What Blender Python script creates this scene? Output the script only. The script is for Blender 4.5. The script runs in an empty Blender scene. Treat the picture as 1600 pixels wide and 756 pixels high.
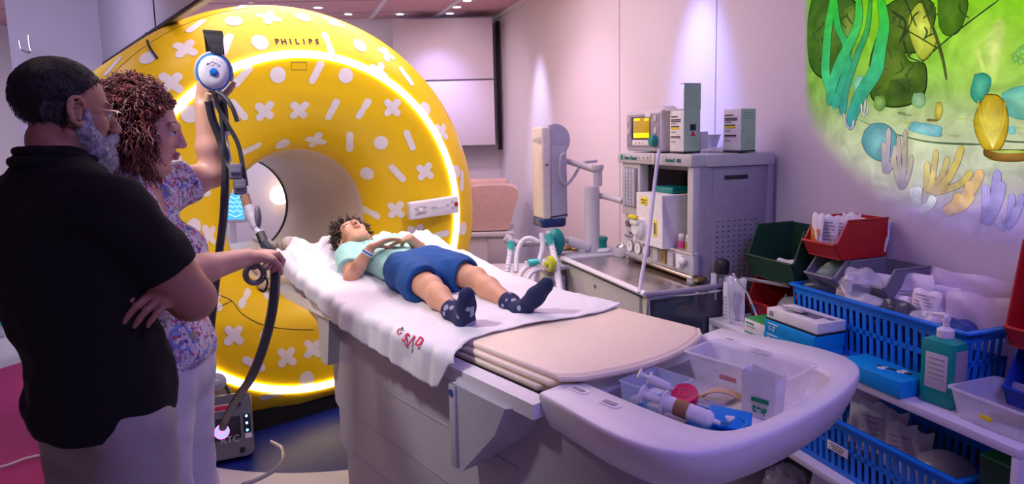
import bpy, bmesh, math, random
import numpy as np
from mathutils import Vector, Matrix, Quaternion
PI = math.pi
rng = random.Random(7)
sc = bpy.context.scene
COL = sc.collection
# ------------------------------------------------------------------ camera
FPX, PITCH, ROLL, PPY, CH = 1017.0, .1223, -.0232, 337.2, 1.51
cF = np.array([0, math.cos(PITCH), -math.sin(PITCH)])
_R0 = np.array([1.0, 0, 0]); _U0 = np.cross(_R0, cF)
cR = math.cos(ROLL)*_R0 + math.sin(ROLL)*_U0
cU = -math.sin(ROLL)*_R0 + math.cos(ROLL)*_U0
cO = np.array([0, 0, CH])
cam = bpy.data.cameras.new('camera'); camo = bpy.data.objects.new('camera', cam); COL.objects.link(camo)
cam.sensor_width = 36; cam.lens = 36*FPX/1600; cam.shift_y = -(378-PPY)/1600
cam.clip_start = .02; cam.clip_end = 60
camo.matrix_world = Matrix(((cR[0], cU[0], -cF[0], 0), (cR[1], cU[1], -cF[1], 0), (cR[2], cU[2], -cF[2], CH), (0, 0, 0, 1)))
cam.dof.use_dof = False
sc.camera = camo
sc.view_settings.view_transform = 'Standard'; sc.view_settings.look = 'None'
sc.view_settings.gamma = 1; sc.view_settings.use_curve_mapping = False
sc.view_settings.exposure = 0.45
sc.cycles.use_denoising = True
sc.cycles.max_bounces = 7; sc.cycles.transparent_max_bounces = 12
sc.cycles.sample_clamp_indirect = 6
# world
w = bpy.data.worlds.new('world'); sc.world = w; w.use_nodes = True
w.node_tree.nodes['Background'].inputs[0].default_value = (.30, .24, .38, 1)
w.node_tree.nodes['Background'].inputs[1].default_value = .12

def ray(x, y): return cF + cR*(x-800)/FPX - cU*(y-PPY)/FPX
def atz(x, y, z): d = ray(x, y); return cO + d*(z-CH)/d[2]
def aty(x, y, Y): d = ray(x, y); return cO + d*Y/d[1]
def plane(x, y, P0, N): d = ray(x, y); return cO + d*((P0-cO) @ N)/(d @ N)
# scanner frame: x = along the table towards the viewer, y = across, origin = floor under the glowing ring
GA = .6848; G0 = np.array([-1.043, 3.49, 0.])
gx = np.array([math.sin(GA), -math.cos(GA), 0]); gy = np.array([math.cos(GA), math.sin(GA), 0])
def toG(P): q = np.asarray(P)-G0; return np.array([q@gx, q@gy, q[2]])
def fromG(s, l, z): return G0 + gx*s + gy*l + np.array([0, 0, z])
# wall frame: x = along the right wall towards the viewer, y = into the wall (0 at its surface)
WA = .32; wx = np.array([math.sin(WA), -math.cos(WA), 0]); wy = np.array([math.cos(WA), math.sin(WA), 0]); W0 = wy*1.98
def toW(P): q = np.asarray(P)-W0; return np.array([q@wx, q@wy, q[2]])
def fromW(x, y, z): return W0 + wx*x + wy*y + np.array([0, 0, z])
def gs(x, y, s): return toG(plane(x, y, fromG(s, 0, 0), gx))
def gl(x, y, l): return toG(plane(x, y, fromG(0, l, 0), gy))
def gz(x, y, z): return toG(atz(x, y, z))
def wyp(x, y, yw): return toW(plane(x, y, fromW(0, yw, 0), wy))
def wz(x, y, z): return toW(atz(x, y, z))
GROT = GA-PI/2; WROT = WA-PI/2

# ------------------------------------------------------------------ materials
MATS = {}
def mat(name, col, rough=.5, metal=0., var=.06, bump=0., scale=30., trans=0., alpha=1., emit=None, estr=0., coat=0., sss=0., ior=1.45):
    m = bpy.data.materials.new(name); m.use_nodes = True; nt = m.node_tree; b = nt.nodes['Principled BSDF']
    b.inputs['Roughness'].default_value = rough; b.inputs['Metallic'].default_value = metal
    b.inputs['IOR'].default_value = ior
    c = (*col, 1)
    tc = nt.nodes.new('ShaderNodeTexCoord'); nz = nt.nodes.new('ShaderNodeTexNoise'); nz.inputs['Scale'].default_value = scale
    nz.inputs['Detail'].default_value = 3
    nt.links.new(tc.outputs['Object'], nz.inputs['Vector'])
    if var:
        r = nt.nodes.new('ShaderNodeValToRGB'); nt.links.new(nz.outputs['Fac'], r.inputs[0])
        r.color_ramp.elements[0].position = .3; r.color_ramp.elements[1].position = .7
        r.color_ramp.elements[0].color = (*[v*(1-var) for v in col], 1); r.color_ramp.elements[1].color = (*[min(1, v*(1+var)) for v in col], 1)
        nt.links.new(r.outputs[0], b.inputs['Base Color'])
    else: b.inputs['Base Color'].default_value = c
    if bump:
        bp = nt.nodes.new('ShaderNodeBump'); bp.inputs['Strength'].default_value = bump; bp.inputs['Distance'].default_value = .004
        nt.links.new(nz.outputs['Fac'], bp.inputs['Height']); nt.links.new(bp.outputs[0], b.inputs['Normal'])
    if trans: b.inputs['Transmission Weight'].default_value = trans
    if alpha < 1: b.inputs['Alpha'].default_value = alpha
    if emit: b.inputs['Emission Color'].default_value = (*emit, 1); b.inputs['Emission Strength'].default_value = estr
    if coat: b.inputs['Coat Weight'].default_value = coat; b.inputs['Coat Roughness'].default_value = .15
    if sss: b.inputs['Subsurface Weight'].default_value = sss; b.inputs['Subsurface Radius'].default_value = (.012, .005, .003)
    MATS[name] = m; return m
def hx(h):
    h = h.lstrip('#'); v = [int(h[i:i+2], 16)/255 for i in (0, 2, 4)]
    return tuple(x/12.92 if x <= .04045 else ((x+.055)/1.055)**2.4 for x in v)
M = MATS
mat('wall_paint', (.62, .58, .64), .75, bump=.05, scale=120, var=.02)
mat('wall_seam', (.35, .32, .38), .7)
mat('white_plastic', (.72, .70, .74), .35, var=.02)
mat('grey_plastic', (.42, .42, .46), .45, var=.03)
mat('cover_grey', (.40, .37, .41), .5, var=.03, scale=6)
mat('dark_plastic', (.03, .03, .035), .4)
mat('rubber', (.05, .052, .062), .5, bump=.1, scale=200)
mat('black', (.012, .012, .014), .5)
mat('beige', (.70, .60, .47), .38, var=.02)
mat('cushion', (.80, .66, .53), .42, var=.03, bump=.03, scale=60)
mat('yellow', (.80, .55, .0), .40, var=.03, scale=4, coat=.12)
mat('decal', (.76, .74, .74), .4, var=.02)
mat('glow', (1, .9, .6), .5, emit=(1, .80, .42), estr=5, var=0)
mat('steel', (.55, .53, .54), .28, metal=1, var=.1, scale=14)
mat('chrome', (.75, .75, .78), .15, metal=1)
mat('sheet', (.72, .70, .75), .85, bump=.9, scale=16, var=.03)
mat('teal', (.0, .22, .19), .35)
mat('clear', (.92, .93, .97), .08, alpha=.28)
mat('frosted', (.80, .80, .86), .35, alpha=.42)
mat('red_plastic', (.42, .01, .012), .42)
mat('green_bin', (.012, .055, .03), .45)
mat('grey_bin', (.20, .20, .24), .5)
mat('blue_basket', (.008, .21, .80), .4)
mat('blue_bin', (.005, .05, .42), .4)
mat('paper', (.75, .74, .76), .7, var=.04)
mat('card_white', (.74, .73, .72), .6)
mat('card_blue', (.0, .28, .66), .42)
mat('ink', (.02, .02, .03), .6)
mat('amber', (.2, .1, .0), .3, emit=(1, .55, .0), estr=1.6, var=0)

# ------------------------------------------------------------------ mesh builder
def rotm(rx=0, ry=0, rz=0): return np.array(Matrix.Rotation(rz, 3, 'Z') @ Matrix.Rotation(ry, 3, 'Y') @ Matrix.Rotation(rx, 3, 'X'))
class MB:
    def __init__(s): s.v = []; s.f = []; s.m = []; s.R = np.eye(3); s.T = np.zeros(3)
    def at(s, T=(0, 0, 0), R=None): s.T = np.array(T, float); s.R = np.eye(3) if R is None else np.asarray(R); return s
    def add(s, vs, fs, mi=0):
        n = len(s.v)
        for p in np.asarray(vs, float) @ s.R.T + s.T: s.v.append(tuple(p))
        for f in fs: s.f.append([i+n for i in f]); s.m.append(mi)
    def loft(s, rings, caps=(1, 1), mi=0, closed=True):
        k = len(rings[0]); vs = np.concatenate([np.asarray(r, float) for r in rings]); fs = []
        for i in range(len(rings)-1):
            for j in range(k if closed else k-1):
                a = i*k+j; b = i*k+(j+1) % k; fs.append([a, b, b+k, a+k])
        if caps[0]: fs.append(list(range(k))[::-1])
        if caps[1]: fs.append([(len(rings)-1)*k+j for j in range(k)])
        s.add(vs, fs, mi); return s
    def box(s, c, size, r=.004, mi=0, n=2, R=None):
        w, d, h = size; r = min(r, w*.49, d*.49, h*.49); rings = []
        for zc, sg in ((-h/2+r, -1), (h/2-r, 1)):
            for i in range(n+1):
                t = (i/n)*PI/2; t = t if sg > 0 else PI/2-t
                ins = r*(1-math.cos(t)); z = zc+sg*r*math.sin(t)
                o = rr(w-2*ins, d-2*ins, max(r-ins, 1e-4), n)
                rings.append(np.c_[o, np.full(len(o), z)])
        Q = np.eye(3) if R is None else np.asarray(R)
        rings = [q @ Q.T + np.array(c) for q in rings]
        return s.loft(rings, mi=mi)
    def prism(s, poly, z0, z1, mi=0, ax='z'):
        p = np.asarray(poly, float)
        def r3(z):
            o = np.full(len(p), z)
            return np.c_[p, o] if ax == 'z' else (np.c_[p[:, 0], o, p[:, 1]] if ax == 'y' else np.c_[o, p])
        return s.loft([r3(z0), r3(z1)], mi=mi)
    def tube(s, pts, r, n=10, caps=(1, 1), mi=0, flat=1.0):
        P = np.asarray(pts, float); N = len(P); rs = r if hasattr(r, '__len__') else [r]*N
        T = np.gradient(P, axis=0); T /= np.linalg.norm(T, axis=1)[:, None]+1e-9
        u = np.cross(T[0], (0, 0, 1.)); u = np.cross(T[0], (0, 1., 0)) if np.linalg.norm(u) < .1 else u; u /= np.linalg.norm(u)
        th = np.arange(n)*2*PI/n; rings = []
        for i in range(N):
            u = u-T[i]*(u@T[i]); u /= np.linalg.norm(u)+1e-9; v = np.cross(T[i], u)
            rings.append(P[i]+rs[i]*(np.cos(th)[:, None]*u+flat*np.sin(th)[:, None]*v))
        return s.loft(rings, caps, mi)
    def lathe(s, prof, n=24, c=(0, 0, 0), R=None, mi=0, caps=(1, 1)):
        th = np.arange(n)*2*PI/n; Q = np.eye(3) if R is None else np.asarray(R)
        rings = [np.c_[r*np.cos(th), r*np.sin(th), np.full(n, z)] @ Q.T + np.array(c) for r, z in prof]
        return s.loft(rings, caps, mi)
    def ball(s, c, r, n=12, mi=0, R=None):
        r = np.array(r if hasattr(r, '__len__') else (r, r, r), float); Q = np.eye(3) if R is None else np.asarray(R)
        rings = []
        for i in range(n+1):
            t = -PI/2+PI*i/n; th = np.arange(2*n)*PI/n; q = max(math.cos(t), 1e-3)
            rings.append((np.c_[q*np.cos(th), q*np.sin(th), np.full(2*n, math.sin(t))]*r) @ Q.T + np.array(c))
        return s.loft(rings, (1, 1), mi)
    def build(s, name, mats, parent=None, smooth=40, loc=None):
        me = bpy.data.meshes.new(name); me.from_pydata(s.v, [], s.f)
        for m in (mats if isinstance(mats, (list, tuple)) else [mats]): me.materials.append(M[m] if isinstance(m, str) else m)
        me.polygons.foreach_set('material_index', s.m); me.update()
        if smooth:
            me.polygons.foreach_set('use_smooth', [True]*len(s.f)); me.set_sharp_from_angle(angle=math.radians(smooth))
        o = bpy.data.objects.new(name, me); COL.objects.link(o); o.parent = parent
        if loc is not None: o.location = loc
        return o
def rr(w, d, r, n=3):
    out = []; r = min(r, w/2-1e-5, d/2-1e-5)
    for k, (sx, sy) in enumerate(((1, 1), (-1, 1), (-1, -1), (1, -1))):
        for i in range(n+1):
            t = k*PI/2+i/n*PI/2; out.append((sx*(w/2-r)+r*math.cos(t), sy*(d/2-r)+r*math.sin(t)))
    return np.array(out)
def cat(pts, n=8):
    P = np.asarray(pts, float); P = np.vstack([2*P[0]-P[1], P, 2*P[-1]-P[-2]]); out = []
    for i in range(1, len(P)-2):
        for k in range(n):
            t = k/n; out.append(.5*((2*P[i])+(-P[i-1]+P[i+1])*t+(2*P[i-1]-5*P[i]+4*P[i+1]-P[i+2])*t*t+(-P[i-1]+3*P[i]-3*P[i+1]+P[i+2])*t**3))
    out.append(P[-2]); return np.array(out)
def resample(P, n, closed=True):
    P = np.asarray(P, float); Q = np.vstack([P, P[:1]]) if closed else P
    d = np.r_[0, np.cumsum(np.linalg.norm(np.diff(Q, axis=0), axis=1))]; t = np.linspace(0, d[-1], n+1)[:-1] if closed else np.linspace(0, d[-1], n)
    return np.stack([np.interp(t, d, Q[:, i]) for i in range(Q.shape[1])], 1)
def tag(o, label, cat_=None, group=None, kind=None):
    if label: o['label'] = label
    if cat_: o['category'] = cat_
    if group: o['group'] = group
    if kind: o['kind'] = kind
    return o
def thing(name, label, cat_, loc=(0, 0, 0), rz=0., group=None, R=None):
    o = bpy.data.objects.new(name, None); COL.objects.link(o); o.empty_display_size = .05
    o.location = tuple(loc); o.rotation_euler = (0, 0, rz) if R is None else Matrix(np.asarray(R).tolist()).to_euler()
    return tag(o, label, cat_, group)
def struct(o): o['kind'] = 'structure'; return o
def copy_tree(o, parent=None):
    c = o.copy(); COL.objects.link(c); c.parent = parent
    for ch in [x for x in bpy.data.objects if x.parent == o]: copy_tree(ch, c)
    return c
def text(name, s, size, m, parent, loc, R, depth=.0006, align='CENTER', bold=0., sx=1.):
    cu = bpy.data.curves.new('t', 'FONT'); cu.body = s; cu.size = size; cu.extrude = depth; cu.align_x = align; cu.align_y = 'CENTER'; cu.offset = bold
    t = bpy.data.objects.new('t', cu); COL.objects.link(t); dg = bpy.context.evaluated_depsgraph_get()
    me = bpy.data.meshes.new_from_object(t.evaluated_get(dg)); bpy.data.objects.remove(t); bpy.data.curves.remove(cu)
    me.materials.clear(); me.materials.append(M[m]); me.name = name
    R = np.asarray(R) @ np.diag([sx, 1, 1])
    me.transform(Matrix(R.tolist()).to_4x4()); me.transform(Matrix.Translation(tuple(loc)))
    o = bpy.data.objects.new(name, me); COL.objects.link(o); o.parent = parent; return o
def basis(right, up):   # columns right, up, normal for text lying on a surface
    r = np.array(right, float); r /= np.linalg.norm(r); u = np.array(up, float); u -= r*(u@r); u /= np.linalg.norm(u); return np.stack([r, u, np.cross(r, u)], 1)
def lamp(kind, name, loc, energy, col, size=.5, target=None, spot=None, blend=.5, sy=None, spread=None):
    l = bpy.data.lights.new(name, kind); l.energy = energy; l.color = col
    if kind == 'AREA':
        l.size = size
        if sy: l.shape = 'RECTANGLE'; l.size_y = sy
        if spread: l.spread = spread
    else: l.shadow_soft_size = size
    if spot: l.spot_size = spot; l.spot_blend = blend
    o = bpy.data.objects.new(name, l); COL.objects.link(o); o.location = tuple(loc)
    if target is not None: o.rotation_euler = (Vector(tuple(target))-Vector(tuple(loc))).to_track_quat('-Z', 'Y').to_euler()
    return o

# ------------------------------------------------------------------ room lights
CZ = 2.69
lamp('AREA', 'ceiling_wash', (-.7, 3.6, 2.64), 36, (1, .77, .93), 2.0, (-.7, 3.6, 0), sy=2.0)
lamp('SPOT', 'table_spot', (-1.25, 1.35, 2.64), 100, (1, .93, .95), .10, fromG(1.25, 0, .9), spot=1.1, blend=.9)
lamp('SPOT', 'scanner_spot', (.15, 2.3, 2.62), 55, (1, .90, .80), .15, fromG(0, -.1, 1.0), spot=1.3, blend=.9)
lamp('AREA', 'violet_wash', (.95, .35, 2.6), 25, (.38, .30, 1), .8, (.9, 1.9, .7))
lamp('SPOT', 'wall_spot_far', fromW(-5.15, -.34, 2.66), 90, (.60, .60, 1), .06, fromW(-5.15, .0, 1.50), spot=.60, blend=1)
lamp('SPOT', 'wall_spot_near', fromW(-2.88, -.34, 2.66), 120, (.26, .32, 1), .06, fromW(-2.88, .0, 1.55), spot=.72, blend=1)
lamp('SPOT', 'wall_wash_pink', fromW(-4.1, -1.2, 2.64), 46, (1, .56, .78), .1, fromW(-4.2, 0, 1.4), spot=1.1, blend=1)
lamp('SPOT', 'panel_spot', (-.75, 5.7, 2.62), 40, (.50, .42, 1), .05, (-.65, 6.4, 1.7), spot=1.1, blend=1)
lamp('SPOT', 'back_spot', (-.9, 5.0, 2.62), 45, (1, .74, .84), .1, (-.4, 6.4, 1.3), spot=1.6, blend=1)
lamp('AREA', 'left_wash', (-2.9, 3.0, 2.62), 30, (.66, .60, 1), 1.0, (-3.4, 4.2, 1.4))
lamp('AREA', 'far_room', (-2.8, 5.6, 2.62), 24, (.92, .86, 1), 1.0, (-2.6, 6.0, 0))

# ------------------------------------------------------------------ room shell
def slab(name, a, b, z0, z1, th, m, side=1):   # vertical wall between two floor points, thickness away from the room
    a = np.array(a[:2], float); b = np.array(b[:2], float); d = (b-a)/np.linalg.norm(b-a); nn = np.array([d[1], -d[0]])*side*th
    mb = MB(); mb.prism([a, b, b+nn, a+nn], z0, z1); return struct(mb.build(name, m, smooth=0))
# floor with the coloured discs
fm = mat('floor_vinyl', (.6, .56, .58), .42, var=0)
nt = fm.node_tree; b = nt.nodes['Principled BSDF']; tc = [n for n in nt.nodes if n.type == 'TEX_COORD'][0]
vz = nt.nodes.new('ShaderNodeTexVoronoi'); vz.inputs['Scale'].default_value = 90; nt.links.new(tc.outputs['Object'], vz.inputs['Vector'])
rp = nt.nodes.new('ShaderNodeValToRGB'); rp.color_ramp.elements[0].position = .12; rp.color_ramp.elements[1].position = .2
rp.color_ramp.elements[0].color = (.28, .26, .27, 1); rp.color_ramp.elements[1].color = (.60, .56, .60, 1)
nt.links.new(vz.outputs['Distance'], rp.inputs[0])
def disc_mix(prev, c, rad, col):
    vs = nt.nodes.new('ShaderNodeVectorMath'); vs.operation = 'DISTANCE'; vs.inputs[1].default_value = (c[0], c[1], 0)
    nt.links.new(tc.outputs['Object'], vs.inputs[0])
    lt = nt.nodes.new('ShaderNodeMath'); lt.operation = 'LESS_THAN'; lt.inputs[1].default_value = rad; nt.links.new(vs.outputs['Value'], lt.inputs[0])
    mx = nt.nodes.new('ShaderNodeMix'); mx.data_type = 'RGBA'; nt.links.new(lt.outputs[0], mx.inputs[0]); nt.links.new(prev, mx.inputs[6]); mx.inputs[7].default_value = (*col, 1)
    return mx.outputs[2]
o1 = disc_mix(rp.outputs[0], (-2.3, 3.9), 1.32, (.42, .012, .13))
o2 = disc_mix(o1, (-1.0, 4.1), 1.28, (.004, .012, .17))
nt.links.new(o2, b.inputs['Base Color'])
mb = MB(); mb.prism([(-5, -2.2), (3.2, -2.2), (3.2, 8), (-5, 8)], -.1, 0); struct(mb.build('floor', fm, smooth=0))
# ceiling panels: pinkish planks with light bars
cm = mat('ceiling_panels', (.62, .36, .40), .7, bump=.06, scale=50)
mb = MB(); mb.prism([(-5, -2.2), (3.2, -2.2), (3.2, 8), (-5, 8)], CZ, CZ+.1); struct(mb.build('ceiling', cm, smooth=0))
YB = 6.62
cA = W0 + wx*(-(YB-W0[1])/math.cos(WA))                 # back right corner
struct(slab('wall_right', fromW(2.6, 0, 0), cA, 0, CZ, .1, 'wall_paint', 1))
struct(slab('wall_back', cA+np.array([.2, .0, 0]), (-5, YB+.0), 0, CZ, .1, 'wall_paint', 1))
struct(slab('wall_left', (-4.9, YB), (-4.9, -2.2), 0, CZ, .1, 'wall_paint', 1))
struct(slab('wall_front', (-5, -2.1), (3.2, -2.1), 0, CZ, .1, 'wall_paint', 1))
# ceiling trims
for i, (p, q) in enumerate((((578, 30), (600, 0)), ((680, 26), (716, 0)))):
    a = atz(*p, CZ); c = atz(*q, CZ); d = (c-a)/np.linalg.norm(c-a); c = a+d*4.5
    mb = MB(); nn = np.array([d[1], -d[0], 0])*.02
    mb.prism([(a-nn)[:2], (a+nn)[:2], (c+nn)[:2], (c-nn)[:2]], CZ-.012, CZ+.002); struct(mb.build('trim_%d' % (i+1), 'white_plastic', smooth=0))
for i, yy in enumerate((5.1, 5.75, 6.3)):
    mb = MB(); mb.box((-1.6, yy, CZ-.001), (6, .012, .006), .001); struct(mb.build('trim_%d' % (i+3), 'wall_seam', smooth=0))
mb = MB(); mb.box((0, 0, CZ-.02), (8.2, .03, .04), .004); o = struct(mb.build('trim_6', 'white_plastic')); o.location = tuple(fromW(-2.3, -.015, 0)); o.rotation_euler = (0, 0, WROT)
# wall seams on right wall
for i, px in enumerate((968, 1119)):
    q = wyp(px, 70, 0); mb = MB(); mb.box((q[0], -.0005, 1.34), (.007, .003, 2.6), .0005); o = struct(mb.build('trim_%d' % (i+7), 'wall_seam', smooth=0)); o.location = tuple(W0); o.rotation_euler = (0, 0, WROT)
# recessed downlights
mat('lamp_face', (1, 1, 1), .4, emit=(.85, .8, 1), estr=9, var=0)
dl = thing('ceiling_downlight', 'x', 'ceiling light')
mb = MB(); mb.lathe([(.030, .012), (.048, .012), (.052, .004), (.050, .0), (.036, .0), (.030, .006)], 24, caps=(0, 0)); mb.build('trim_ring', 'white_plastic', dl)
mb = MB(); mb.lathe([(.034, .0), (.034, .004)], 20); mb.build('lamp_lens', 'lamp_face', dl)
DLs = [((625, 22), 'small round ceiling downlight left of the light bar above the white cabinets'), ((703, 21), 'round ceiling downlight just right of the light bar, nearest the tall back cabinets'),
       ((714, 11), 'round ceiling downlight in the middle of the pink ceiling, second from the back cabinets'), ((730, 1), 'round ceiling downlight at the top edge, right of the light bar'),
       ((544, 22), 'round ceiling downlight directly above the yellow ring scanner'), ((497, 12), 'leftmost round ceiling downlight above the top of the yellow scanner'), ((24, 18), 'ceiling downlight in the far left corner beyond the grey panel')]
for i, (p, lab) in enumerate(DLs):
    o = dl if i == 0 else copy_tree(dl)
    q = atz(*p, CZ-.004); q[1] = min(q[1], YB-.12); o.location = (q[0], q[1], CZ-.006); o['label'] = lab; o['category'] = 'ceiling light'; o['group'] = 'recessed ceiling downlights'
# ------------------------------------------------------------------ scanner
RP = np.array([(.40, -.30), (.405, -.285), (.425, -.245), (.46, -.20), (.52, -.145), (.60, -.095), (.70, -.05), (.80, -.02), (.87, -.004), (.90, 0), (.93, -.002), (.98, -.018), (1.04, -.052), (1.09, -.095), (1.135, -.155), (1.17, -.225), (1.192, -.30), (1.20, -.38), (1.20, -1.62)])
_d = np.r_[0, np.cumsum(np.linalg.norm(np.diff(RP, axis=0), axis=1))]
AXZ = 1.06; ZMIN = .085
def prof(u): return np.interp(u, _d, RP[:, 0]), np.interp(u, _d, RP[:, 1])
def surf(u, th, off=0.):
    r, s = prof(u); r2, s2 = prof(u+.004); r1, s1 = prof(u-.004); tr, ts = r2-r1, s2-s1; L = math.hypot(tr, ts); nr, ns = -ts/L, tr/L
    r = r+nr*off; s = s+ns*off
    return np.array([s, r*math.cos(th), AXZ+r*math.sin(th)])
def hit(px, py):       # where the line of sight meets the cover
    d = ray(px, py); dg = np.array([d@gx, d@gy, d[2]]); o = toG(cO)
    t0 = None
    for i in range(1500):
        t = 2.2+i*.002; p = o+dg*t; r = math.hypot(p[1], p[2]-AXZ)
        if r < 1.2 and p[0] < np.interp(r, RP[:18, 0], RP[:18, 1]) and p[0] > -1.6 and r > .4: break
    th = math.atan2(p[2]-AXZ, p[1])
    u = np.interp(r, RP[:18, 0], _d[:18]) if p[0] > -.36 else _d[17]+(-.38-p[0])
    return u, th
scan = thing('mri_scanner', 'large yellow ring-shaped MRI scanner with white crosses, dots and dashes and a glowing ring', 'MRI scanner', G0, GROT)
def clampz(v): return [(x, y, max(z, ZMIN)) for x, y, z in v]
NT = 144
def lathe_g(us, off=0., t0=0., t1=2*PI):
    full = t1-t0 > 6.2; n = NT if full else max(8, int(NT*(t1-t0)/2/PI)); ths = [t0+(t1-t0)*i/(n if full else n-1) for i in range(n)]
    return [[surf(u, t, off) for t in ths] for u in us]
uR0 = np.interp(.881, RP[:10, 0], _d[:10]); uR1 = np.interp(.916, RP[9:18, 0], _d[9:18]); uSe = np.interp(1.165, RP[9:18, 0], _d[9:18])
def shapes(kind):
    if kind == 'o': return [[(.042*math.cos(t), .042*math.sin(t)) for t in np.linspace(0, 2*PI, 20, False)]]
    def bar(L, w): return [(x*1, y) for x, y in rr(L, w, w/2-.0005, 5)]
    if kind == 'd': return [bar(.135, .040)]
    return [[(x*.7071-y*.7071, x*.7071+y*.7071) for x, y in bar(.125, .042)], [(x*.7071+y*.7071, -x*.7071+y*.7071) for x, y in bar(.125, .042)]]
MOT = """x 413 173 8;x 467 172 0;d 519 171 62;d 568 170 60;x 613 168 0;o 434 117 0;d 378 118 48;d 494 113 62;o 540 118 0;x 592 112 10;o 296 178 0;d 391 232 25;o 441 225 0;x 493 219 20;d 547 222 92;o 595 223 0;d 640 219 -68;o 573 271 0;d 621 270 -48;x 664 268 12;d 579 332 -28;x 619 328 5;x 650 364 8;d 686 367 14;d 313 298 -18;d 373 172 -50;o 303 354 0;x 326 367 0;d 383 465 66;x 365 524 5;d 417 514 66;d 396 569 -25;x 448 558 10;x 489 545 5;o 479 592 0;x 332 472 10;d 300 430 60;o 270 250 0;x 240 300 0;d 262 380 40;o 250 450 0;x 275 500 0;o 300 520 0;o 420 460 0
d 306 40 33;o 365 33 0;x 420 27 10;o 473 27 0;x 521 34 -10;x 289 76 10;o 231 90 0;d 176 103 50;d 353 69 68;o 406 66 0;d 513 67 -72;o 562 71 0;x 603 84 10;d 635 119 -55;o 667 126 0;o 664 170 0;d 696 172 -65;x 690 206 0;d 718 220 -75;o 712 268 0;d 722 282 90;o 738 282 0;o 723 357 0;x 716 405 0;x 267 129 0;d 375 12 25;d 332 14 20;o 461 645 0;d 507 637 -8;x 414 655 0;d 427 616 20;o 345 620 0;d 236 160 50;o 200 165 0;x 195 205 10;d 215 240 80;o 180 270 0;d 190 330 90;x 205 390 0;o 215 470 0;d 240 540 -60;x 290 600 0"""
def add_motifs(mb, lo, hi):
    for it in MOT.replace('\n', ';').split(';'):
        k, x, y, a = it.split(); x, y, a = float(x), float(y), math.radians(float(a))
        try: u0, t0 = hit(x, y); u1, t1 = hit(x+8*math.cos(a), y-8*math.sin(a))
        except Exception: continue
        if not (lo <= u0 < hi): continue
        r0 = prof(u0)[0]; du, dv = u1-u0, (t1-t0)*r0; L = math.hypot(du, dv)
        if L < 1e-6: continue
        du /= L; dv /= L
        for sh in shapes(k):
            vs = [surf(u0, t0, .0022)]
            for (p, q) in sh:
                uu = u0+p*du-q*dv; tt = t0+(p*dv+q*du)/r0
                uu = min(max(uu, lo), hi-.001); vs.append(surf(uu, tt, .002))
            # subdivided fan so it follows the curve
            mid = []
            for (p, q) in sh:
                uu = min(max(u0+.5*(p*du-q*dv), lo), hi-.001); mid.append(surf(uu, t0+.5*(p*dv+q*du)/r0, .0022))
            n = len(sh); vs2 = [vs[0]]+mid+vs[1:]
            fs = [[0, 1+i, 1+(i+1) % n] for i in range(n)]+[[1+i, 1+n+i, 1+n+(i+1) % n, 1+(i+1) % n] for i in range(n)]
            mb.add(vs2, fs, 1)
us_f = list(np.linspace(_d[1], uR0, 22)); us_o = list(np.linspace(uR1, uSe, 14)); us_b = list(np.linspace(uSe+.006, _d[17]+.01, 6))+[_d[18]-.01]
mb = MB(); mb.loft(lathe_g(us_f), (0, 0)); add_motifs(mb, _d[1], uR0); mb.v = clampz(mb.v); mb.build('front_cover', ['yellow', 'decal'], scan)
mb = MB(); mb.loft(lathe_g(us_o), (0, 0)); add_motifs(mb, uR1, uSe); mb.v = clampz(mb.v); mb.build('outer_cover', ['yellow', 'decal'], scan)
mb = MB(); mb.loft(lathe_g(us_b), (0, 0)); add_motifs(mb, uSe, _d[18]-.02); mb.v = clampz(mb.v); mb.build('side_cover', ['yellow', 'decal'], scan)
mb = MB(); mb.loft(lathe_g([uSe-.004, uSe+.01], -.004), (0, 0)); mb.v = clampz(mb.v); mb.build('cover_seam', 'black', scan)
mb = MB(); mb.loft(lathe_g([uR0, uR0+.003, uR1-.003, uR1], 0), (0, 0)); mb.loft(lathe_g([uR0-.001, uR0+.006, (uR0+uR1)/2, uR1-.006, uR1+.001], .006), (0, 0)); mb.build('light_ring', 'glow', scan)
# bore liner
mb = MB(); th = np.linspace(0, 2*PI, 97)[:-1]
def ringx(r, s): return np.c_[np.full(96, s), r*np.cos(th), AXZ+r*np.sin(th)]
mb.loft([ringx(.408, -.285), ringx(.401, -.297), ringx(.392, -.32), ringx(.372, -.42), ringx(.356, -.55), ringx(.35, -.7), ringx(.35, -1.40)], (0, 0)); mb.build('bore_liner', 'beige', scan, 60)
mb = MB(); mb.loft([ringx(.350, -1.395), ringx(.343, -1.40), ringx(.343, -1.42), ringx(.36, -1.42)], (0, 0)); mb.build('bore_end_rim', 'black', scan)
mb = MB(); mb.loft([ringx(.36, -1.42), ringx(.39, -1.52), ringx(.44, -1.60), ringx(.6, -1.63), ringx(1.19, -1.62)], (0, 0)); mb.v = clampz(mb.v); mb.build('rear_cover', 'white_plastic', scan, 60)
# bridge rails inside the bore carrying the table
mb = MB()
mb.box((-.95, 0, .735), (1.5, .56, .05), .01); mb.box((-.95, .20, .775), (1.5, .06, .03), .008); mb.box((-.95, -.20, .775), (1.5, .06, .03), .008)
mb.build('bore_bridge', 'beige', scan)
mb = MB(); mb.prism([(-.03, -.62), (-.03, .62), (-1.5, .75), (-1.5, -.75)], 0, ZMIN+.02); mb.build('plinth', 'black', scan)
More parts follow.
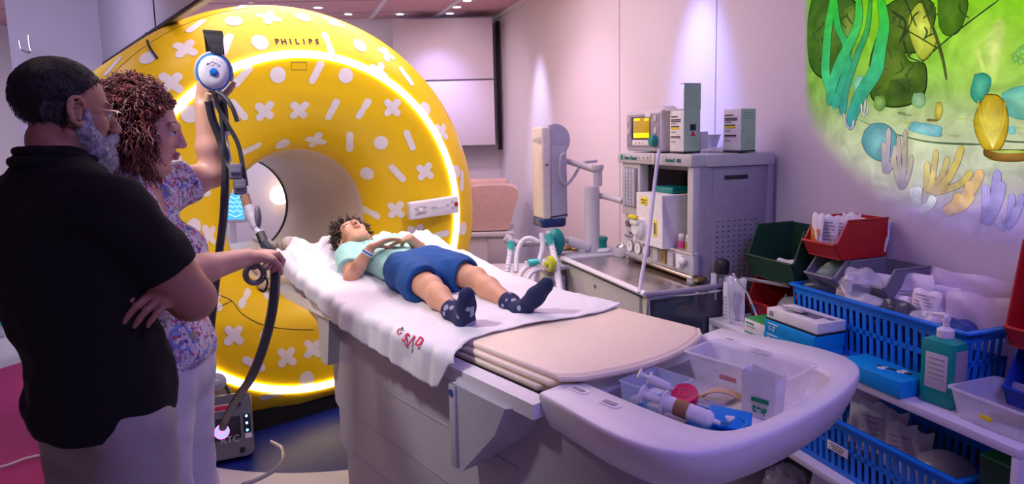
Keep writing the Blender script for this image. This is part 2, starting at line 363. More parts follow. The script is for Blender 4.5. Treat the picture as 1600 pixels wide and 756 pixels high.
# lower service panel seams
for pts in ([(318, 448), (340, 460), (362, 470), (378, 490), (410, 507), (450, 514), (490, 515)], [(362, 470), (340, 482), (325, 505)]):
    mb = MB(); mb.tube([surf(*hit(*p), .0005) for p in cat(pts, 4)], .0022, 6); mb.build('panel_gap', 'black', scan)
mb = MB()
for pts in ([(455, 97), (479, 97), (479, 109), (455, 109), (455, 97)],):
    mb.tube([surf(*hit(*p), .001) for p in pts], .0012, 6)
mb.build('small_hatch', 'black', scan)
# the lettering on the upper cover
for i, ch in enumerate('PHILIPS'):
    px = 431+i*10.4+(4 if i > 2 else 0)*0; u, t = hit(px+2, 65.5-.0*i); p = surf(u, t, .002); p2 = surf(u, t-.02, .002); pu = surf(u+.01, t, .002)
    text('maker_lettering', ch, .040, 'ink', scan, p, basis(p2-p, pu-p), .001, bold=.0008, sx=1.0)
# console
cp = [gs(x, y, .035) for x, y in ((640, 316), (716, 305), (718, 333), (641, 345))]
u_, t_ = hit(679, 325); pc = surf(u_, t_, .02); e1 = cp[1]-cp[0]; e1[0] = 0; e1 /= np.linalg.norm(e1); nrm = np.array([1, 0, 0.]); e2 = np.cross(nrm, e1)
CB = np.stack([e1, e2, np.cross(e1, e2)], 1); pc = np.mean(cp, axis=0); LW = np.linalg.norm(cp[1]-cp[0]); LH = np.linalg.norm(cp[3]-cp[0])*.98
mb = MB(); mb.at(pc-np.array([.02, 0, 0]), CB); mb.box((0, 0, 0), (LW, LH, .05), .012, n=4); con = mb.build('control_console', 'white_plastic', scan)
def cbut(name, m, x, y, w, h, t=.006): mb = MB(); mb.at(pc-np.array([.02, 0, 0]), CB); mb.box((x*LW/2, y*LH/2, .026), (w, h, t), .002); return mb.build(name, m, con)
for x, y in ((-.78, .25), (-.78, -.35), (-.42, .3), (-.42, -.3), (-.12, .1), (.0, .1), (.5, .1), (.72, .42), (.72, -.3)): cbut('button', 'grey_plastic', x, y, .014, .014, .003)
for x in (.12, .22, .34): cbut('button', 'decal', x, .08, .012, .024, .003)
cbut('joystick', 'decal', -.6, 0, .03, .022, .014); cbut('screen_frame', 'grey_plastic', -.6, 0, .05, .05, .0025)
mb = MB(); mb.at(pc-np.array([.02, 0, 0]), CB); mb.lathe([(.014, 0), (.014, .008), (.008, .012)], 16, (.87*LW/2, .1*LH/2, .024)); mb.build('stop_button', 'red_plastic', con)

# grey partition above the scanner's shoulder, with hook and cable
pm = mat('partition', (.50, .49, .54), .7, var=.02, scale=3)
mb = MB(); mb.prism([(-2.45, -.60), (1.35, -.60), (1.35, -.55), (-2.45, -.55)], 2.115, CZ)
o = mb.build('wall_partition', pm, smooth=0); o.location = tuple(G0); o.rotation_euler = (0, 0, GROT); struct(o)
pA = fromG(-2.45, -.58, 0); pB = aty(32, 200, 4.75); 
struct(slab('wall_alcove', pA, pB, 0, CZ, .06, pm, -1))
mb = MB(); mb.box((-.55, -.601, 2.40), (.016, .006, .575), .001); mb.box((-.55, -.601, 2.113), (3.8, .012, .016), .001); o = mb.build('trim_9', 'black'); o.location = tuple(G0); o.rotation_euler = (0, 0, GROT); struct(o)
ca = [gl(228, 52, -.62)]+[surf(*hit(x, y), .008) for x, y in ((232, 68), (238, 80), (247, 92))]
mb = MB(); mb.tube(cat(ca, 6), .0055, 8); o = mb.build('loose_cable', 'black'); tag(o, 'short black cable hanging from the grey partition onto the yellow scanner shoulder', 'cable'); o.location = tuple(G0); o.rotation_euler = (0, 0, GROT)
hk = cat([aty(x, y, 4.55) for x, y in ((44, 55), (46, 72), (48, 80), (43, 82), (34, 78), (31, 70), (30, 64))], 5)
mb = MB(); mb.tube(hk, .006, 8); o = mb.build('wall_hook', 'steel'); tag(o, 'bent wire hook on the pale panel above the man\'s head', 'hook')

# ------------------------------------------------------------------ behind the scanner
# tall cupboards
def back_pt(x, y, Y): return aty(x, y, Y)
cab = thing('tall_cupboard', 'tall pale double-panel cupboard hung on the back wall right of the scanner', 'cupboard')
a = aty(613, 28, 6.35); c = aty(769, 27, 6.35); h1 = aty(690, 126, 6.35)[2]; h2 = aty(690, 228, 6.35)[2]
mat('cupboard', (.60, .54, .60), .5, var=.02)
mb = MB(); mb.box(((a[0]+c[0])/2, 6.48, (2.62+h2)/2), (c[0]-a[0]-.01, .24, 2.62-h2-.004), .004); mb.build('carcass', 'wall_seam', cab)
for zz0, zz1 in ((h1+.008, 2.625), (h2, h1-.008)):
    mb = MB(); mb.box(((a[0]+c[0])/2, 6.345, (zz0+zz1)/2), (c[0]-a[0], .025, zz1-zz0), .004); mb.build('door', 'cupboard', cab)
# vertical dark gap strip at the corner
mb = MB(); mb.box((c[0]+.05, 6.56, 2.0), (.05, .06, 1.25), .002); struct(mb.build('trim_10', 'black'))
# pink padded bin on a white cabinet
pd = thing('padded_cushion_seat', 'pinkish beige padded seat with curved side on the white ledge behind the scanner', 'seat')
Yc = 5.4
p0 = aty(700, 292, Yc); p1 = aty(803, 292, Yc); p2 = aty(803, 360, Yc)
prof2 = [(0, 0), (.02, .0), (.34*(1), 0)]
mb = MB(); Wd = p1[0]-p0[0]; Hh = p1[2]-p2[2]; pl = [(p0[0], p2[2]+.006), (p1[0]-.10, p2[2]+.006), (p1[0]-.045, p2[2]+.05), (p1[0]-.012, p2[2]+.14), (p1[0], p1[2]), (p0[0], p1[2])]
mb.prism(cat(pl, 5)[:, :2], Yc, Yc+.42, ax='y'); mat('pink_pad', (.62, .42, .38), .5); mb.build('padded_body', 'pink_pad', pd)
mb = MB(); mb.box(((p0[0]+p1[0])/2-.05, Yc+.35, p1[2]+.02), (Wd, .1, .06), .02); mb.build('back_pad', 'pink_pad', pd)
lg = thing('white_ledge_cabinet', 'low white cabinet with a lipped top under the pinkish seat', 'cabinet')
q = aty(803, 363, Yc-.05); q0 = aty(700, 363, Yc-.05)
mb = MB(); mb.box(((q0[0]+q[0])/2, Yc+.22, q[2]-.015), (q[0]-q0[0], .56, .035), .006); mb.build('worktop', 'white_plastic', lg)
mb = MB(); mb.box(((q0[0]+q[0])/2-.01, Yc+.22, (q[2]-.033)/2), (q[0]-q0[0]-.04, .5, q[2]-.033), .004); mb.build('carcass', 'white_plastic', lg)
mb = MB(); mb.box((q[0]-.14, Yc-.035, q[2]-.16), (.16, .012, .22), .004); mb.build('door', 'wall_paint', lg)
st = thing('side_bench', 'low white bench top between the scanner and the ventilator stand', 'bench')
q = atz(838, 411, .62); 
mb = MB(); e0 = atz(746, 412, .62); e1_ = atz(845, 411, .62); f0 = atz(742, 445, .62); f1 = atz(905, 445, .62)
mb.prism([f0[:2], f1[:2], e1_[:2], e0[:2]], .60, .62); mb.build('bench_top', 'white_plastic', st)
cc = (f0+f1+e0+e1_)/4; poly = [(p[:2]-cc[:2])*.94+cc[:2] for p in (f0, f1, e1_, e0)]
mb = MB(); mb.prism(poly, 0, .60); mb.build('bench_body', 'white_plastic', st)
# through the bore: a lamp and a monitor in the far room
gb = thing('globe_lamp', 'round glowing warm lamp seen through the scanner bore', 'lamp')
q = aty(437, 305, 6.5)
mat('warm_globe', (1, .9, .7), .4, emit=(1, .66, .32), estr=3.5, var=0)
mb = MB(); mb.ball(q, .095); mb.build('glass_globe', 'warm_globe', gb); mb = MB(); mb.box((q[0], (q[1]+YB)/2+.05, q[2]), (.05, YB-q[1], .05), .01); mb.build('wall_mount', 'white_plastic', gb)
mat('screen_blue', (.05, .1, .2), .2, emit=(.05, .3, .75), estr=1.4, var=.0)
mo = thing('patient_monitor', 'blue-lit patient monitor seen through the left of the scanner bore', 'monitor')
q = aty(362, 322, 5.9); q2 = aty(362, 350, 5.9)
mb = MB(); mb.box(q, (.30, .08, .30), .02); mb.build('housing', 'white_plastic', mo)
mb = MB(); mb.box(q-np.array([0, .042, 0]), (.25, .006, .24), .003)
o = mb.build('screen', 'screen_blue', mo)
mb = MB()
for k in range(5): mb.tube([(q[0]-.11+.02*j, q[1]-.047, q[2]+.08-.04*k+.012*math.sin(j*(1.3+k))) for j in range(12)], .0022, 5)
mat('trace', (.3, .8, 1), .4, emit=(.4, .8, 1), estr=2, var=0); mb.build('trace_line', 'trace', mo)
mb = MB(); mb.lathe([(.16, 0), (.16, .02), (.03, .05), (.025, q[2]-.15)], 20, (q[0], q[1], 0)); mb.build('stand', 'white_plastic', mo)
# ------------------------------------------------------------------ patient table
tb = thing('patient_table', 'long white and grey patient table running out of the scanner, with a beige mattress', 'patient table', G0, GROT)
def gprism(mb, poly, l0, l1, mi=0): return mb.prism([(p[0], p[1]) for p in poly], l0, l1, mi, ax='y')
mb = MB(); gprism(mb, [(.84, .815), (.84, .42), (.875, .40), (.875, .25), (.93, .235), (.93, .0), (2.06, 0), (2.06, .40), (2.14, .56), (2.30, .62), (2.46, .70), (2.46, .815)], -.325, .325)
mb.build('pedestal', 'cover_grey', tb, 30)
for z, s0 in ((.41, .872), (.243, .93), (.60, 1.3)):
    mb = MB(); mb.box(((s0+2.05)/2, -.3255, z), (2.05-s0, .003, .006), .0008); mb.build('panel_gap', 'wall_seam', tb)
mb = MB(); gprism(mb, [(.40, .90), (.33, .86), (.50, .76), (.78, .655), (.85, .64), (.85, .90)], -.30, .30); mb.build('end_fairing', 'beige', tb, 30)
for sg in (-1, 1):
    mb = MB(); gprism(mb, [(.42, .855), (.42, .83), (.50, .81), (2.19, .805), (2.19, .845)], sg*.36-.028, sg*.36+.028); mb.build('side_rail', 'white_plastic', tb, 30)
    mb = MB(); gprism(mb, [(.82, .83), (.84, .60), (.90, .60), (.95, .83)], sg*.345-.03, sg*.345+.03); mb.build('support_bracket', 'grey_plastic', tb, 30)
    mb = MB(); f = [(1.85, .81), (1.85, .56), (1.89, .555), (2.10, .72), (2.16, .81)]
    mb.loft([np.array([(x, sg*.325, z) for x, z in f]), np.array([(x if x < 1.9 else x*.8+1.85*.2, sg*.405, z) for x, z in f])][::1]); mb.build('support_bracket', 'grey_plastic', tb, 30)
    mb = MB(); mb.box((1.862, sg*.408, .685), (.03, .012, .25), .004); mb.box((1.862, sg*.408, .685), (.03, .012, .25), .004); mb.build('bracket_trim', 'white_plastic', tb)
mat('sticker_blue', (.02, .05, .25), .4)
mb = MB(); mb.lathe([(.011, 0), (.011, .002)], 20, (1.862, -.414, .785), rotm(PI/2)); mb.build('round_sticker', 'sticker_blue', tb)
# mattress: base board + thick pad with a bowed end
def padline(w, s0, s1, bow, n=14, r=.04):
    e = [(s1+bow*(1-(y/w)**2)-(.0 if abs(y) < w-.01 else .02), y) for y in np.linspace(-w, w, n)]
    return np.array([(s0, -w)]+e+[(s0, w)])+np.array([0, .01])
def padloft(w, s0, s1, bow, z0, z1, r):
    rings = []
    for k in range(5):
        t = k/4*PI/2; ins = r*(1-math.sin(t)); rings.append((z0+r*(1-math.cos(t)), ins))
    top = [(z1-r*(1-math.cos(PI/2-k/4*PI/2))-0, r*(1-math.cos(k/4*PI/2))) for k in range(5)]
    out = []
    for z, ins in rings+[(z1-r*(1-math.sin(PI/2*(k/4))) if False else z1-r+r*math.sin(k/4*PI/2), r*(1-math.cos(k/4*PI/2))) for k in range(5)]:
        o = padline(w-ins, s0+ins, s1-ins, bow); out.append(np.c_[o, np.full(len(o), z)])
    return out
mb = MB(); mb.loft(padloft(.325, .40, 2.14, .05, .838, .858, .008)); mb.build('mattress_board', 'beige', tb, 50)
mb = MB(); mb.loft(padloft(.318, .38, 2.18, .06, .858, .878, .009)); mb.loft(padloft(.305, .38, 2.20, .07, .874, .897, .011)); mb.build('mattress', 'cushion', tb, 50)
mat('piping', (.62, .42, .62), .4)
e = [p for p in padline(.304, .38, 2.20, .071)[1:-1]]
mb = MB(); mb.tube([(p[0]+.001, p[1], .886) for p in e], .0085, 8); mb.build('edge_piping', 'cushion', tb)
# end tray
def U(pts, c=.035): # mirrored outline
    P = [(s, c+l) for s, l in pts]; Q = [(s, c-l) for s, l in pts[::-1]]
    return resample(np.array(cat(P+Q, 8)) if False else np.array(P+Q), 120)
def smoothU(half, c=.035):
    a = cat(half, 6); P = [(s, c+l) for s, l in a]+[(s, c-l) for s, l in a[::-1]]
    return resample(np.array(P), 140)
outh = [(2.185, .40), (2.30, .415), (2.43, .432), (2.53, .428), (2.60, .40), (2.645, .345), (2.672, .26), (2.69, .13), (2.695, 0.001)]
inh = [(2.20, .262), (2.30, .268), (2.42, .272), (2.52, .272), (2.575, .262), (2.61, .235), (2.63, .18), (2.64, .09), (2.642, 0.001)]
O = smoothU(outh); I = smoothU(inh)
def zz(P, z): return np.c_[P, np.full(len(P), z)]
ctr = np.array([2.36, .035])
def shr(P, k, dx=0): return (P-ctr)*k+ctr+np.array([dx, 0])
fl = shr(I, .93)
mb = MB(); mb.loft([zz(shr(O, .60, -.03), .70), zz(shr(O, .80, -.01), .735), zz(shr(O, .93), .775), zz(shr(O, .985), .825), zz(O, .858), zz(shr(O, .997), .866), zz(shr(O, .985), .870), zz(shr(I, 1.03), .870), zz(shr(I, 1.008), .866), zz(I, .858), zz(shr(I, .985), .83), zz(fl, .805)], (1, 1))
mb.build('end_tray', 'white_plastic', tb, 50)
for (px, py, w, d) in ((905, 609, .062, .030), (954, 630, .062, .034), (1188, 548, .066, .03), (1142, 531, .05, .026)):
    q = gz(px, py, .871); mb = MB(); mb.at((q[0], q[1], .8695), rotm(0, 0, .0)); o = rr(w, d, d*.45, 4); o2 = rr(w-.012, d-.012, d*.3, 4)
    mb.loft([zz(o, 0), zz(o, .0025), zz(o2, .002), zz(o2*.98, -.0)], (0, 1)); g = mb.build('grip_recess', 'white_plastic', tb)
    mb = MB(); mb.at((q[0]-.004, q[1]+.003, .870)); mb.loft([zz(rr(w-.026, d-.018, .005), 0), zz(rr(w-.026, d-.018, .005), .0022)]); mb.build('grip_slot', 'wall_seam', g)
# ------------------------------------------------------------------ sheet
def hash2(i, j): return np.modf(np.sin(i*127.1+j*311.7)*43758.5453)[0] % 1.0
def vnoise(x, y):
    xi, yi = np.floor(x), np.floor(y); xf, yf = x-xi, y-yi; u, v = xf*xf*(3-2*xf), yf*yf*(3-2*yf)
    return (hash2(xi, yi)*(1-u)+hash2(xi+1, yi)*u)*(1-v)+(hash2(xi, yi+1)*(1-u)+hash2(xi+1, yi+1)*u)*v
def fbm(x, y, o=3): return sum((vnoise(x*2**k+k*17, y*2**k-k*9)-.5)/2**k for k in range(o))
def sstep(a, b, x): t = np.clip((x-a)/(b-a), 0, 1); return t*t*(3-2*t)
def bedz(s, l): # height of the sheet over the mattress
    up = sstep(1.25, .62, s)*.06+sstep(.75, .5, s)*.055
    return .902+up
NS, NL = 170, 120
HEM = [(.25, .09), (.45, .05), (.60, .085), (.75, .075), (1.03, .10), (1.20, .10), (1.35, .115), (1.60, .135), (1.75, .145), (1.80, .13), (1.85, .05), (1.95, .02)]
hs = [h[0] for h in HEM]; hd = [h[1] for h in HEM]
V = []; 
for i in range(NS):
    a = i/(NS-1)
    for j in range(NL):
        b = j/(NL-1)
        foot = 1.83+.035*math.sin(b*6.5+.5)+.05*(b > .75)*(b-.75)*2
        s = .22+a*(foot-.22); dz = float(np.interp(s, hs, hd))
        acr = .68+dz+.03; d = b*acr   # distance from far edge
        lf = .335; 
        if d < .705: l = lf-d; z = 0; edge = 0
        else:
            e = d-.705; R_ = .03; t = min(e/R_, PI/2); l = lf-.705-R_*math.sin(t); z = -R_*(1-math.cos(t))-max(0, e-R_*PI/2); edge = 1
        top = float(bedz(s, l))
        hang = min(1, max(0, (d-.60)/.12))
        headw = float(sstep(.95, .45, s))
        n1 = float(fbm(s*7+1.3*l*4, l*5+3, 3)); n2 = float(fbm(s*22+l*9, l*7-s*3, 2))
        wr = .028*n1*(.28+headw*1.5)+.009*n2*(.6+headw*1.6)
        # long diagonal folds near the hem
        ph = s*26+d*9+3*n1; folds = math.sin(ph)*.009*hang*(1-.3*headw)
        l -= hang*(abs(folds)*1.2+max(0, n1)*.02); zz_ = top+z+wr*(1-.5*hang)+folds*(1-hang)*.5
        if headw > .05: zz_ += headw*.022*math.sin(l*30+5*n1+s*8)*(1-.6*edge)
        zz_ += .035*float(sstep(.25, .335, l))*float(sstep(1.6, .9, s))   # bunched far edge
        if s < .34: zz_ -= (.34-s)*.9
        if not edge: zz_ = max(zz_, .9015)
        V.append((s, l, zz_))
me_f = [[i*NL+j, i*NL+j+1, (i+1)*NL+j+1, (i+1)*NL+j] for i in range(NS-1) for j in range(NL-1)]
mb = MB(); mb.add(V, me_f); o = mb.build('bed_sheet', 'sheet', smooth=180); o.location = tuple(G0); o.rotation_euler = (0, 0, GROT)
md = o.modifiers.new('s', 'SOLIDIFY'); md.thickness = .003; md.offset = 1
tag(o, 'rumpled white hospital sheet draped over the patient table under the boy', 'sheet'); SHEET = o
SV = np.array(V).reshape(NS, NL, 3)
def sheet_at(px, py):  # nearest sheet vertex to a sight line
    d = ray(px, py); dg = np.array([d@gx, d@gy, d[2]]); dg /= np.linalg.norm(dg); q = SV.reshape(-1, 3)-toG(cO); t = q@dg
    e = np.linalg.norm(q-t[:, None]*dg, axis=1); k = int(np.argmin(e)); return divmod(k, NL)
# printed letters on the hanging edge
mat('print_red', (.55, .02, .06), .8)
for ch, px, py, sz in (('S', 630, 532, .042), ('J', 641, 535, .040), ('D', 653, 540, .042)):
    i, j = sheet_at(px+6, py-3); i = min(i, NS-6); j = min(j, NL-6); P = SV[i, j]; i0, j0 = sheet_at(647, 531); i0 = min(i0, NS-12); j0 = min(j0, NL-9); eu = SV[i0+9, j0]-SV[i0-12, j0]; ev = SV[i0, j0-8]-SV[i0, j0+8]; B = basis(eu, ev)
    nn = B[:, 2]; text('printed_letter', ch, sz, 'print_red', SHEET, P+nn*.0105, B, .0010, bold=.0012)
i, j = sheet_at(626, 519); P = SV[i, j]; B = basis(SV[i+4, j]-P, P-SV[i, j+4])
mb = MB(); mb.at(P+B[:, 2]*.006, B); mb.tube([(.009*math.cos(t), .009*math.sin(t), 0) for t in np.linspace(.6, 2*PI, 14)], .0022, 6); mb.build('printed_emblem', 'print_red', SHEET)
mb = MB(); mb.at(P+B[:, 2]*.006, B); mb.ball((.008, .013, 0), (.007, .004, .001), 6); mb.build('printed_leaf', 'teal', SHEET)
# small white roll at the head end and grey latch
mat('lens_white', (.82, .8, .8), .4)
q = gl(452, 380, -.12); mb = MB(); 
ro = thing('bandage_roll', 'white rolled strap lying at the head end of the table beside the woman\'s hand', 'roll', fromG(*q), GROT)
mb.lathe([(.010, -.02), (.035, -.022), (.038, -.015), (.038, .015), (.035, .022), (.010, .02)], 24, R=rotm(0, PI/2, .4)); mb.build('roll_body', 'lens_white', ro)
mb = MB(); mb.box((-.03, -.04, -.02), (.05, .03, .05), .006); mb.build('latch', 'grey_plastic', ro)

# ------------------------------------------------------------------ things in the end tray
FZ = .8058
def shell_box(mb, w, d, h, t=.0025, taper=.86, r=.012, lip=.006, mi=0):
    def R_(k, z, gr=0, ins=0): o = rr(w*k+gr*2-ins*2, d*k+gr*2-ins*2, r, 4); return np.c_[o, np.full(len(o), z)]
    mb.loft([R_(taper, 0), R_(1, h-.004), R_(1, h-.004, lip), R_(1, h, lip), R_(1, h, 0, t), R_(taper, t, 0, t)], (1, 1), mi); return mb
mat('clear_pink', (.90, .86, .90), .12, alpha=.30)
mat('clear_blue', (.55, .65, .9), .08, alpha=.35)
def gthing(name, label, cat_, s, l, z, rz=0, group=None): return thing(name, label, cat_, fromG(s, l, z), GROT+rz, group)
bx = gthing('clear_tub', 'larger clear plastic tub with a rolled rim in the far side of the end tray', 'plastic tub', 2.435, .182, FZ)
mb = MB(); shell_box(mb, .30, .155, .088); mb.build('tub_wall', 'clear_pink', bx)
mb = MB(); o_ = rr(.312, .167, .016, 5); mb.tube(np.vstack([np.c_[o_, np.full(len(o_), .087)], [[*o_[0], .087]]]), .0028, 6, caps=(0, 0)); mb.build('rim', 'clear_pink', bx)
mb = MB(); mb.box((-.02, -.068, .04), (.05, .003, .014), .001); mb.build('label', 'print_red', bx)
b2 = gthing('clear_box', 'small clear bluish box behind the syringes in the end tray', 'plastic box', 2.335, -.09, FZ)
mb = MB(); shell_box(mb, .125, .145, .068, r=.005, lip=.002, taper=.94); mb.build('box_wall', 'clear_blue', b2)
mb = MB(); mb.box((0, 0, .012), (.10, .11, .018), .005); mb.build('contents', 'paper', b2)
mat('tray_blue', (.0, .20, .62), .4)
b3 = gthing('blue_kidney_tray', 'bright blue shallow tray holding the big syringe in the end tray', 'tray', 2.465, -.135, FZ, .12)
mb = MB(); shell_box(mb, .25, .135, .028, r=.02, taper=.92, lip=.003); mb.build('tray_body', 'tray_blue', b3)
mb = MB(); mb.box((.08, .055, .022), (.10, .07, .012), .004, R=rotm(.3, .1, .4)); mb.build('folded_flap', 'tray_blue', b3)
def along(p, q):  # rotation whose z axis runs p->q
    d = np.array(q, float)-np.array(p, float); L = np.linalg.norm(d); d /= L; a = np.cross((0, 0, 1.), d); a = a/(np.linalg.norm(a)+1e-9) if np.linalg.norm(a) > 1e-6 else np.array([1., 0, 0]); return np.stack([a, np.cross(d, a), d], 1), L
def syringe(name, lab, p, q, r, label_m=None, frac=.62):
    R, L = along(p, q); t = thing(name, lab, 'syringe', fromG(*p), 0, 'syringes in the end tray', R=np.array(Matrix.Rotation(GROT, 3, 'Z')) @ R)
    mb = MB(); mb.lathe([(r*.95, L*.30), (r*1.5, L*.302), (r*1.5, L*.315), (r, L*.32), (r, L*.86), (r*.8, L*.90), (r*.35, L*.92), (r*.25, L), (r*.1, L)], 20); mb.build('barrel', 'white_plastic', t)
    mb = MB(); mb.lathe([(r*1.15, 0), (r*1.15, .005), (r*.5, .007), (r*.5, L*.31)], 16); mb.build('plunger', 'white_plastic', t)
    if label_m: mb = MB(); mb.lathe([(r*1.02, L*.45), (r*1.03, L*.45), (r*1.03, L*.62), (r*1.02, L*.62)], 20, caps=(0, 0)); mb.build('label', label_m, t)
    return t
mat('kraft', (.30, .15, .06), .7)
A_ = gz(1003, 607, .885); B_ = gz(1125, 668, .835)
syringe('large_syringe', 'large white syringe with a brown label lying across the blue tray', (A_[0], A_[1], .872), (B_[0], B_[1], .845), .020, 'kraft')
A_ = gz(998, 578, .93); B_ = gz(1052, 608, .885)
syringe('small_syringe', 'slimmer white syringe leaning over the clear box above the big syringe', (A_[0], A_[1], .922), (B_[0], B_[1]+.0, .885), .011)
mat('tape_pink', (.55, .01, .10), .35)
q = gz(1070, 613, .865); tp = gthing('tape_roll', 'magenta tape roll lying behind the syringes in the tray', 'tape roll', q[0], q[1], .856)
mb = MB(); mb.lathe([(.014, -.01), (.032, -.012), (.033, -.008), (.033, .008), (.032, .012), (.014, .01)], 28, R=rotm(.35, .2)); mb.build('tape_ring', 'tape_pink', tp)
mb = MB(); mb.lathe([(.0145, -.011), (.0145, .011), (.0125, .011), (.0125, -.011)], 20, R=rotm(.35, .2), caps=(0, 0)); mb.build('core', 'kraft', tp)
mat('wood', (.55, .36, .2), .6)
q = gz(1128, 622, .83); 
wd = gthing('wooden_splint', 'curved tan wooden splint lying between the blue tray and the clear tub', 'splint', q[0], q[1], .822, .5)
mb = MB()
for k in range(2):
    pts = cat([(-.07+.02*k, .014*k, .0), (-.02, .014*k+.004, .022), (.03, .014*k, .020), (.07, .014*k-.01, -.008)], 6); mb.tube(pts, .007, 8, flat=.5)
mb.build('splint_strip', 'wood', wd)
mat('wrap', (.75, .78, .9), .25, alpha=.5)
ws = [(1088, 645), (1104, 650), (1135, 657)]
for i, (x, y) in enumerate(ws):
    q = gz(x, y, .84); o = gthing('plastic_cap', ['white cap left of the blue flap in the tray', 'small white cap next to the tip of the big syringe', 'white cap nearest the paper bag, on the blue tray'][i], 'cap', q[0], q[1], .842, i*1.1, 'small caps in the blue tray')
    mb = MB(); mb.lathe([(.008, 0), (.009, .004), (.006, .012), (.003, .02)], 12, R=rotm(1.2, .3*i)); mb.build('cap_body', 'white_plastic', o)
# paper bag
pb = gthing('paper_bag', 'upright white paper bag with green print and a crumpled open top in the tray', 'paper bag', 2.552, .052, FZ, .05)
Wb, Db, Hb = .088, .046, .108; rings = []
for k in range(9):
    t = k/8; o_ = rr(Wb*(1+.10*t), Db*(1+.10*t), .006, 3)
    zc = np.full(len(o_), t*Hb)
    if k >= 7: zc = zc+.010*np.sin(np.arange(len(o_))*1.9)*(k-6)/2; o_ = o_*(1-.03*(k-6)+.05*np.sin(np.arange(len(o_))*2.7)[:, None]*(k-6)/2)
    rings.append(np.c_[o_, zc])
mb = MB(); mb.loft(rings+[np.c_[r[:, :2]*.95, r[:, 2]-.004] for r in rings[::-1][:6]], (1, 1)); bag = mb.build('bag_wall', 'paper', pb, 25)
mat('print_green', (.0, .25, .11), .6)
mb = MB(); mb.box((.006, -Db/2*1.08-.002, .047), (.045, .001, .011), .0003); mb.build('printed_band', 'print_green', pb)
text('printed_text', 'teg', .030, 'print_green', pb, (.006, -Db/2*1.06-.0035, .025), basis((1, 0, 0), (0, 0, 1)), .0005, bold=.001)
# ------------------------------------------------------------------ anaesthesia machine (wall frame)
am = thing('anaesthesia_machine', 'grey anaesthesia machine with steel work surface standing against the right wall', 'anaesthesia machine', W0, WROT)
mat('mach_light', (.50, .49, .50), .45, var=.02); mat('mach_dark', (.17, .16, .19), .5); mat('mach_side', (.30, .27, .34), .5)
mat('mirror_dark', (.05, .055, .07), .12, coat=.4); mat('brass', (.35, .24, .10), .35, metal=.7); mat('teal_ink', (.0, .16, .16), .5)
mat('yellow_label', (.75, .62, .02), .5); mat('glass_tube', (.85, .85, .9), .1, alpha=.5)
def part(name, m, c, size, par=am, r=.005, R=None, n=2): mb = MB(); mb.box(c, size, r, R=R, n=n); return mb.build(name, m, par)
X0, X1, YF, ZT = -2.955, -2.325, -.42, 1.415
# top housing
part('top_housing', 'mach_light', ((X0+X1)/2, -.22, 1.39), (X1-X0+.02, .42, .052), r=.008)
part('side_fascia', 'mach_light', (X1+.014, -.19, 1.388), (.01, .34, .05), r=.002)
part('housing_seam', 'mach_dark', (-2.60, YF-.0115, 1.39), (.003, .002, .05), r=.0005)
F_ = basis((1, 0, 0), (0, 0, 1))
part('logo_mark', 'teal', (-2.915, YF-.011, 1.392), (.022, .002, .026), r=.008)
part('indicator_frame', 'grey_plastic', (-2.70, YF-.0105, 1.394), (.13, .002, .032), r=.001); part('indicator_panel', 'mach_light', (-2.70, YF-.0115, 1.394), (.124, .002, .027), r=.001)
for k in range(3): part('indicator', 'mach_dark', (-2.74+.04*k, YF-.0128, 1.394), (.009, .001, .009), r=.0003)
text('maker_text', 'Datex-Ohmeda', .026, 'teal_ink', am, (-2.825, YF-.0112, 1.390), F_, .0006, bold=.0004, sx=.8)
text('model_text', 'Aestiva/5  MRI', .024, 'teal_ink', am, (-2.45, YF-.0112, 1.388), F_, .0006, bold=.0003, sx=.85)
# column
part('side_panel', 'mach_side', (X1-.01, -.20, .73), (.03, .36, 1.27), r=.006)
o = part('vent_panel', 'mach_side', (X1+.008, -.20, 1.00), (.008, .24, .70), r=.002)
part('printed_strip', 'ink', (X1+.0125, -.21, 1.315), (.001, .12, .018), par=o, r=.0003)
mb = MB()
for i in range(8):
    for j in range(16): mb.box((X1+.0124, -.30+i*.028, .80+j*.022), (.001, .010, .0035), .0003, n=1)
s_ = mb.build('vent_slots', 'ink', o, smooth=0); s_['kind'] = 'stuff'
part('corner_post', 'mach_light', (X1-.02, -.395, 1.10), (.045, .04, .53), r=.008)
part('rear_post', 'mach_side', (X1+.004, -.035, .75), (.03, .03, 1.25), r=.004)
part('back_panel', 'mach_dark', ((X0+X1)/2-.02, -.05, .85), (X1-X0-.06, .03, 1.05), r=.004)
part('left_post', 'mach_light', (X0+.02, -.22, 1.12), (.03, .34, .49), r=.005)
part('recess_shelf', 'mach_light', (-2.63, -.24, .99), (.60, .34, .016), r=.003)
part('recess_ceiling', 'mach_dark', (-2.62, -.2, 1.35), (.55, .3, .02), r=.003)
# flowmeter block
fb = part('flowmeter_housing', 'mach_light', (-2.855, -.39, 1.235), (.185, .05, .26), r=.008)
part('flowmeter_window', 'mach_dark', (-2.85, -.416, 1.245), (.135, .004, .195), par=fb, r=.002)
for k in range(4):
    mb = MB(); mb.lathe([(.008, 1.155), (.010, 1.16), (.010, 1.335), (.008, 1.34)], 12, (-2.895+.03*k, -.424, 0)); mb.build('flow_tube', 'glass_tube', fb)
    mb = MB()
    for j in range(9): mb.box((-2.895+.03*k, -.4355, 1.17+j*.018), (.012, .001, .002), .0003, n=1)
    mb.build('scale_marks', 'ink', fb, smooth=0)
for k, m in enumerate(('mach_dark', 'card_blue')):
    mb = MB(); mb.lathe([(.021, 0), (.021, .015), (.016, .022), (.016, .032)], 20, (-2.865+.07*k, -.40, 1.065), R=rotm(PI/2)); mb.lathe([(.007, .03), (.007, .034)], 12, (-2.865+.07*k, -.40, 1.065), R=rotm(PI/2)); mb.build('flow_knob', m if k else 'mach_dark', am)
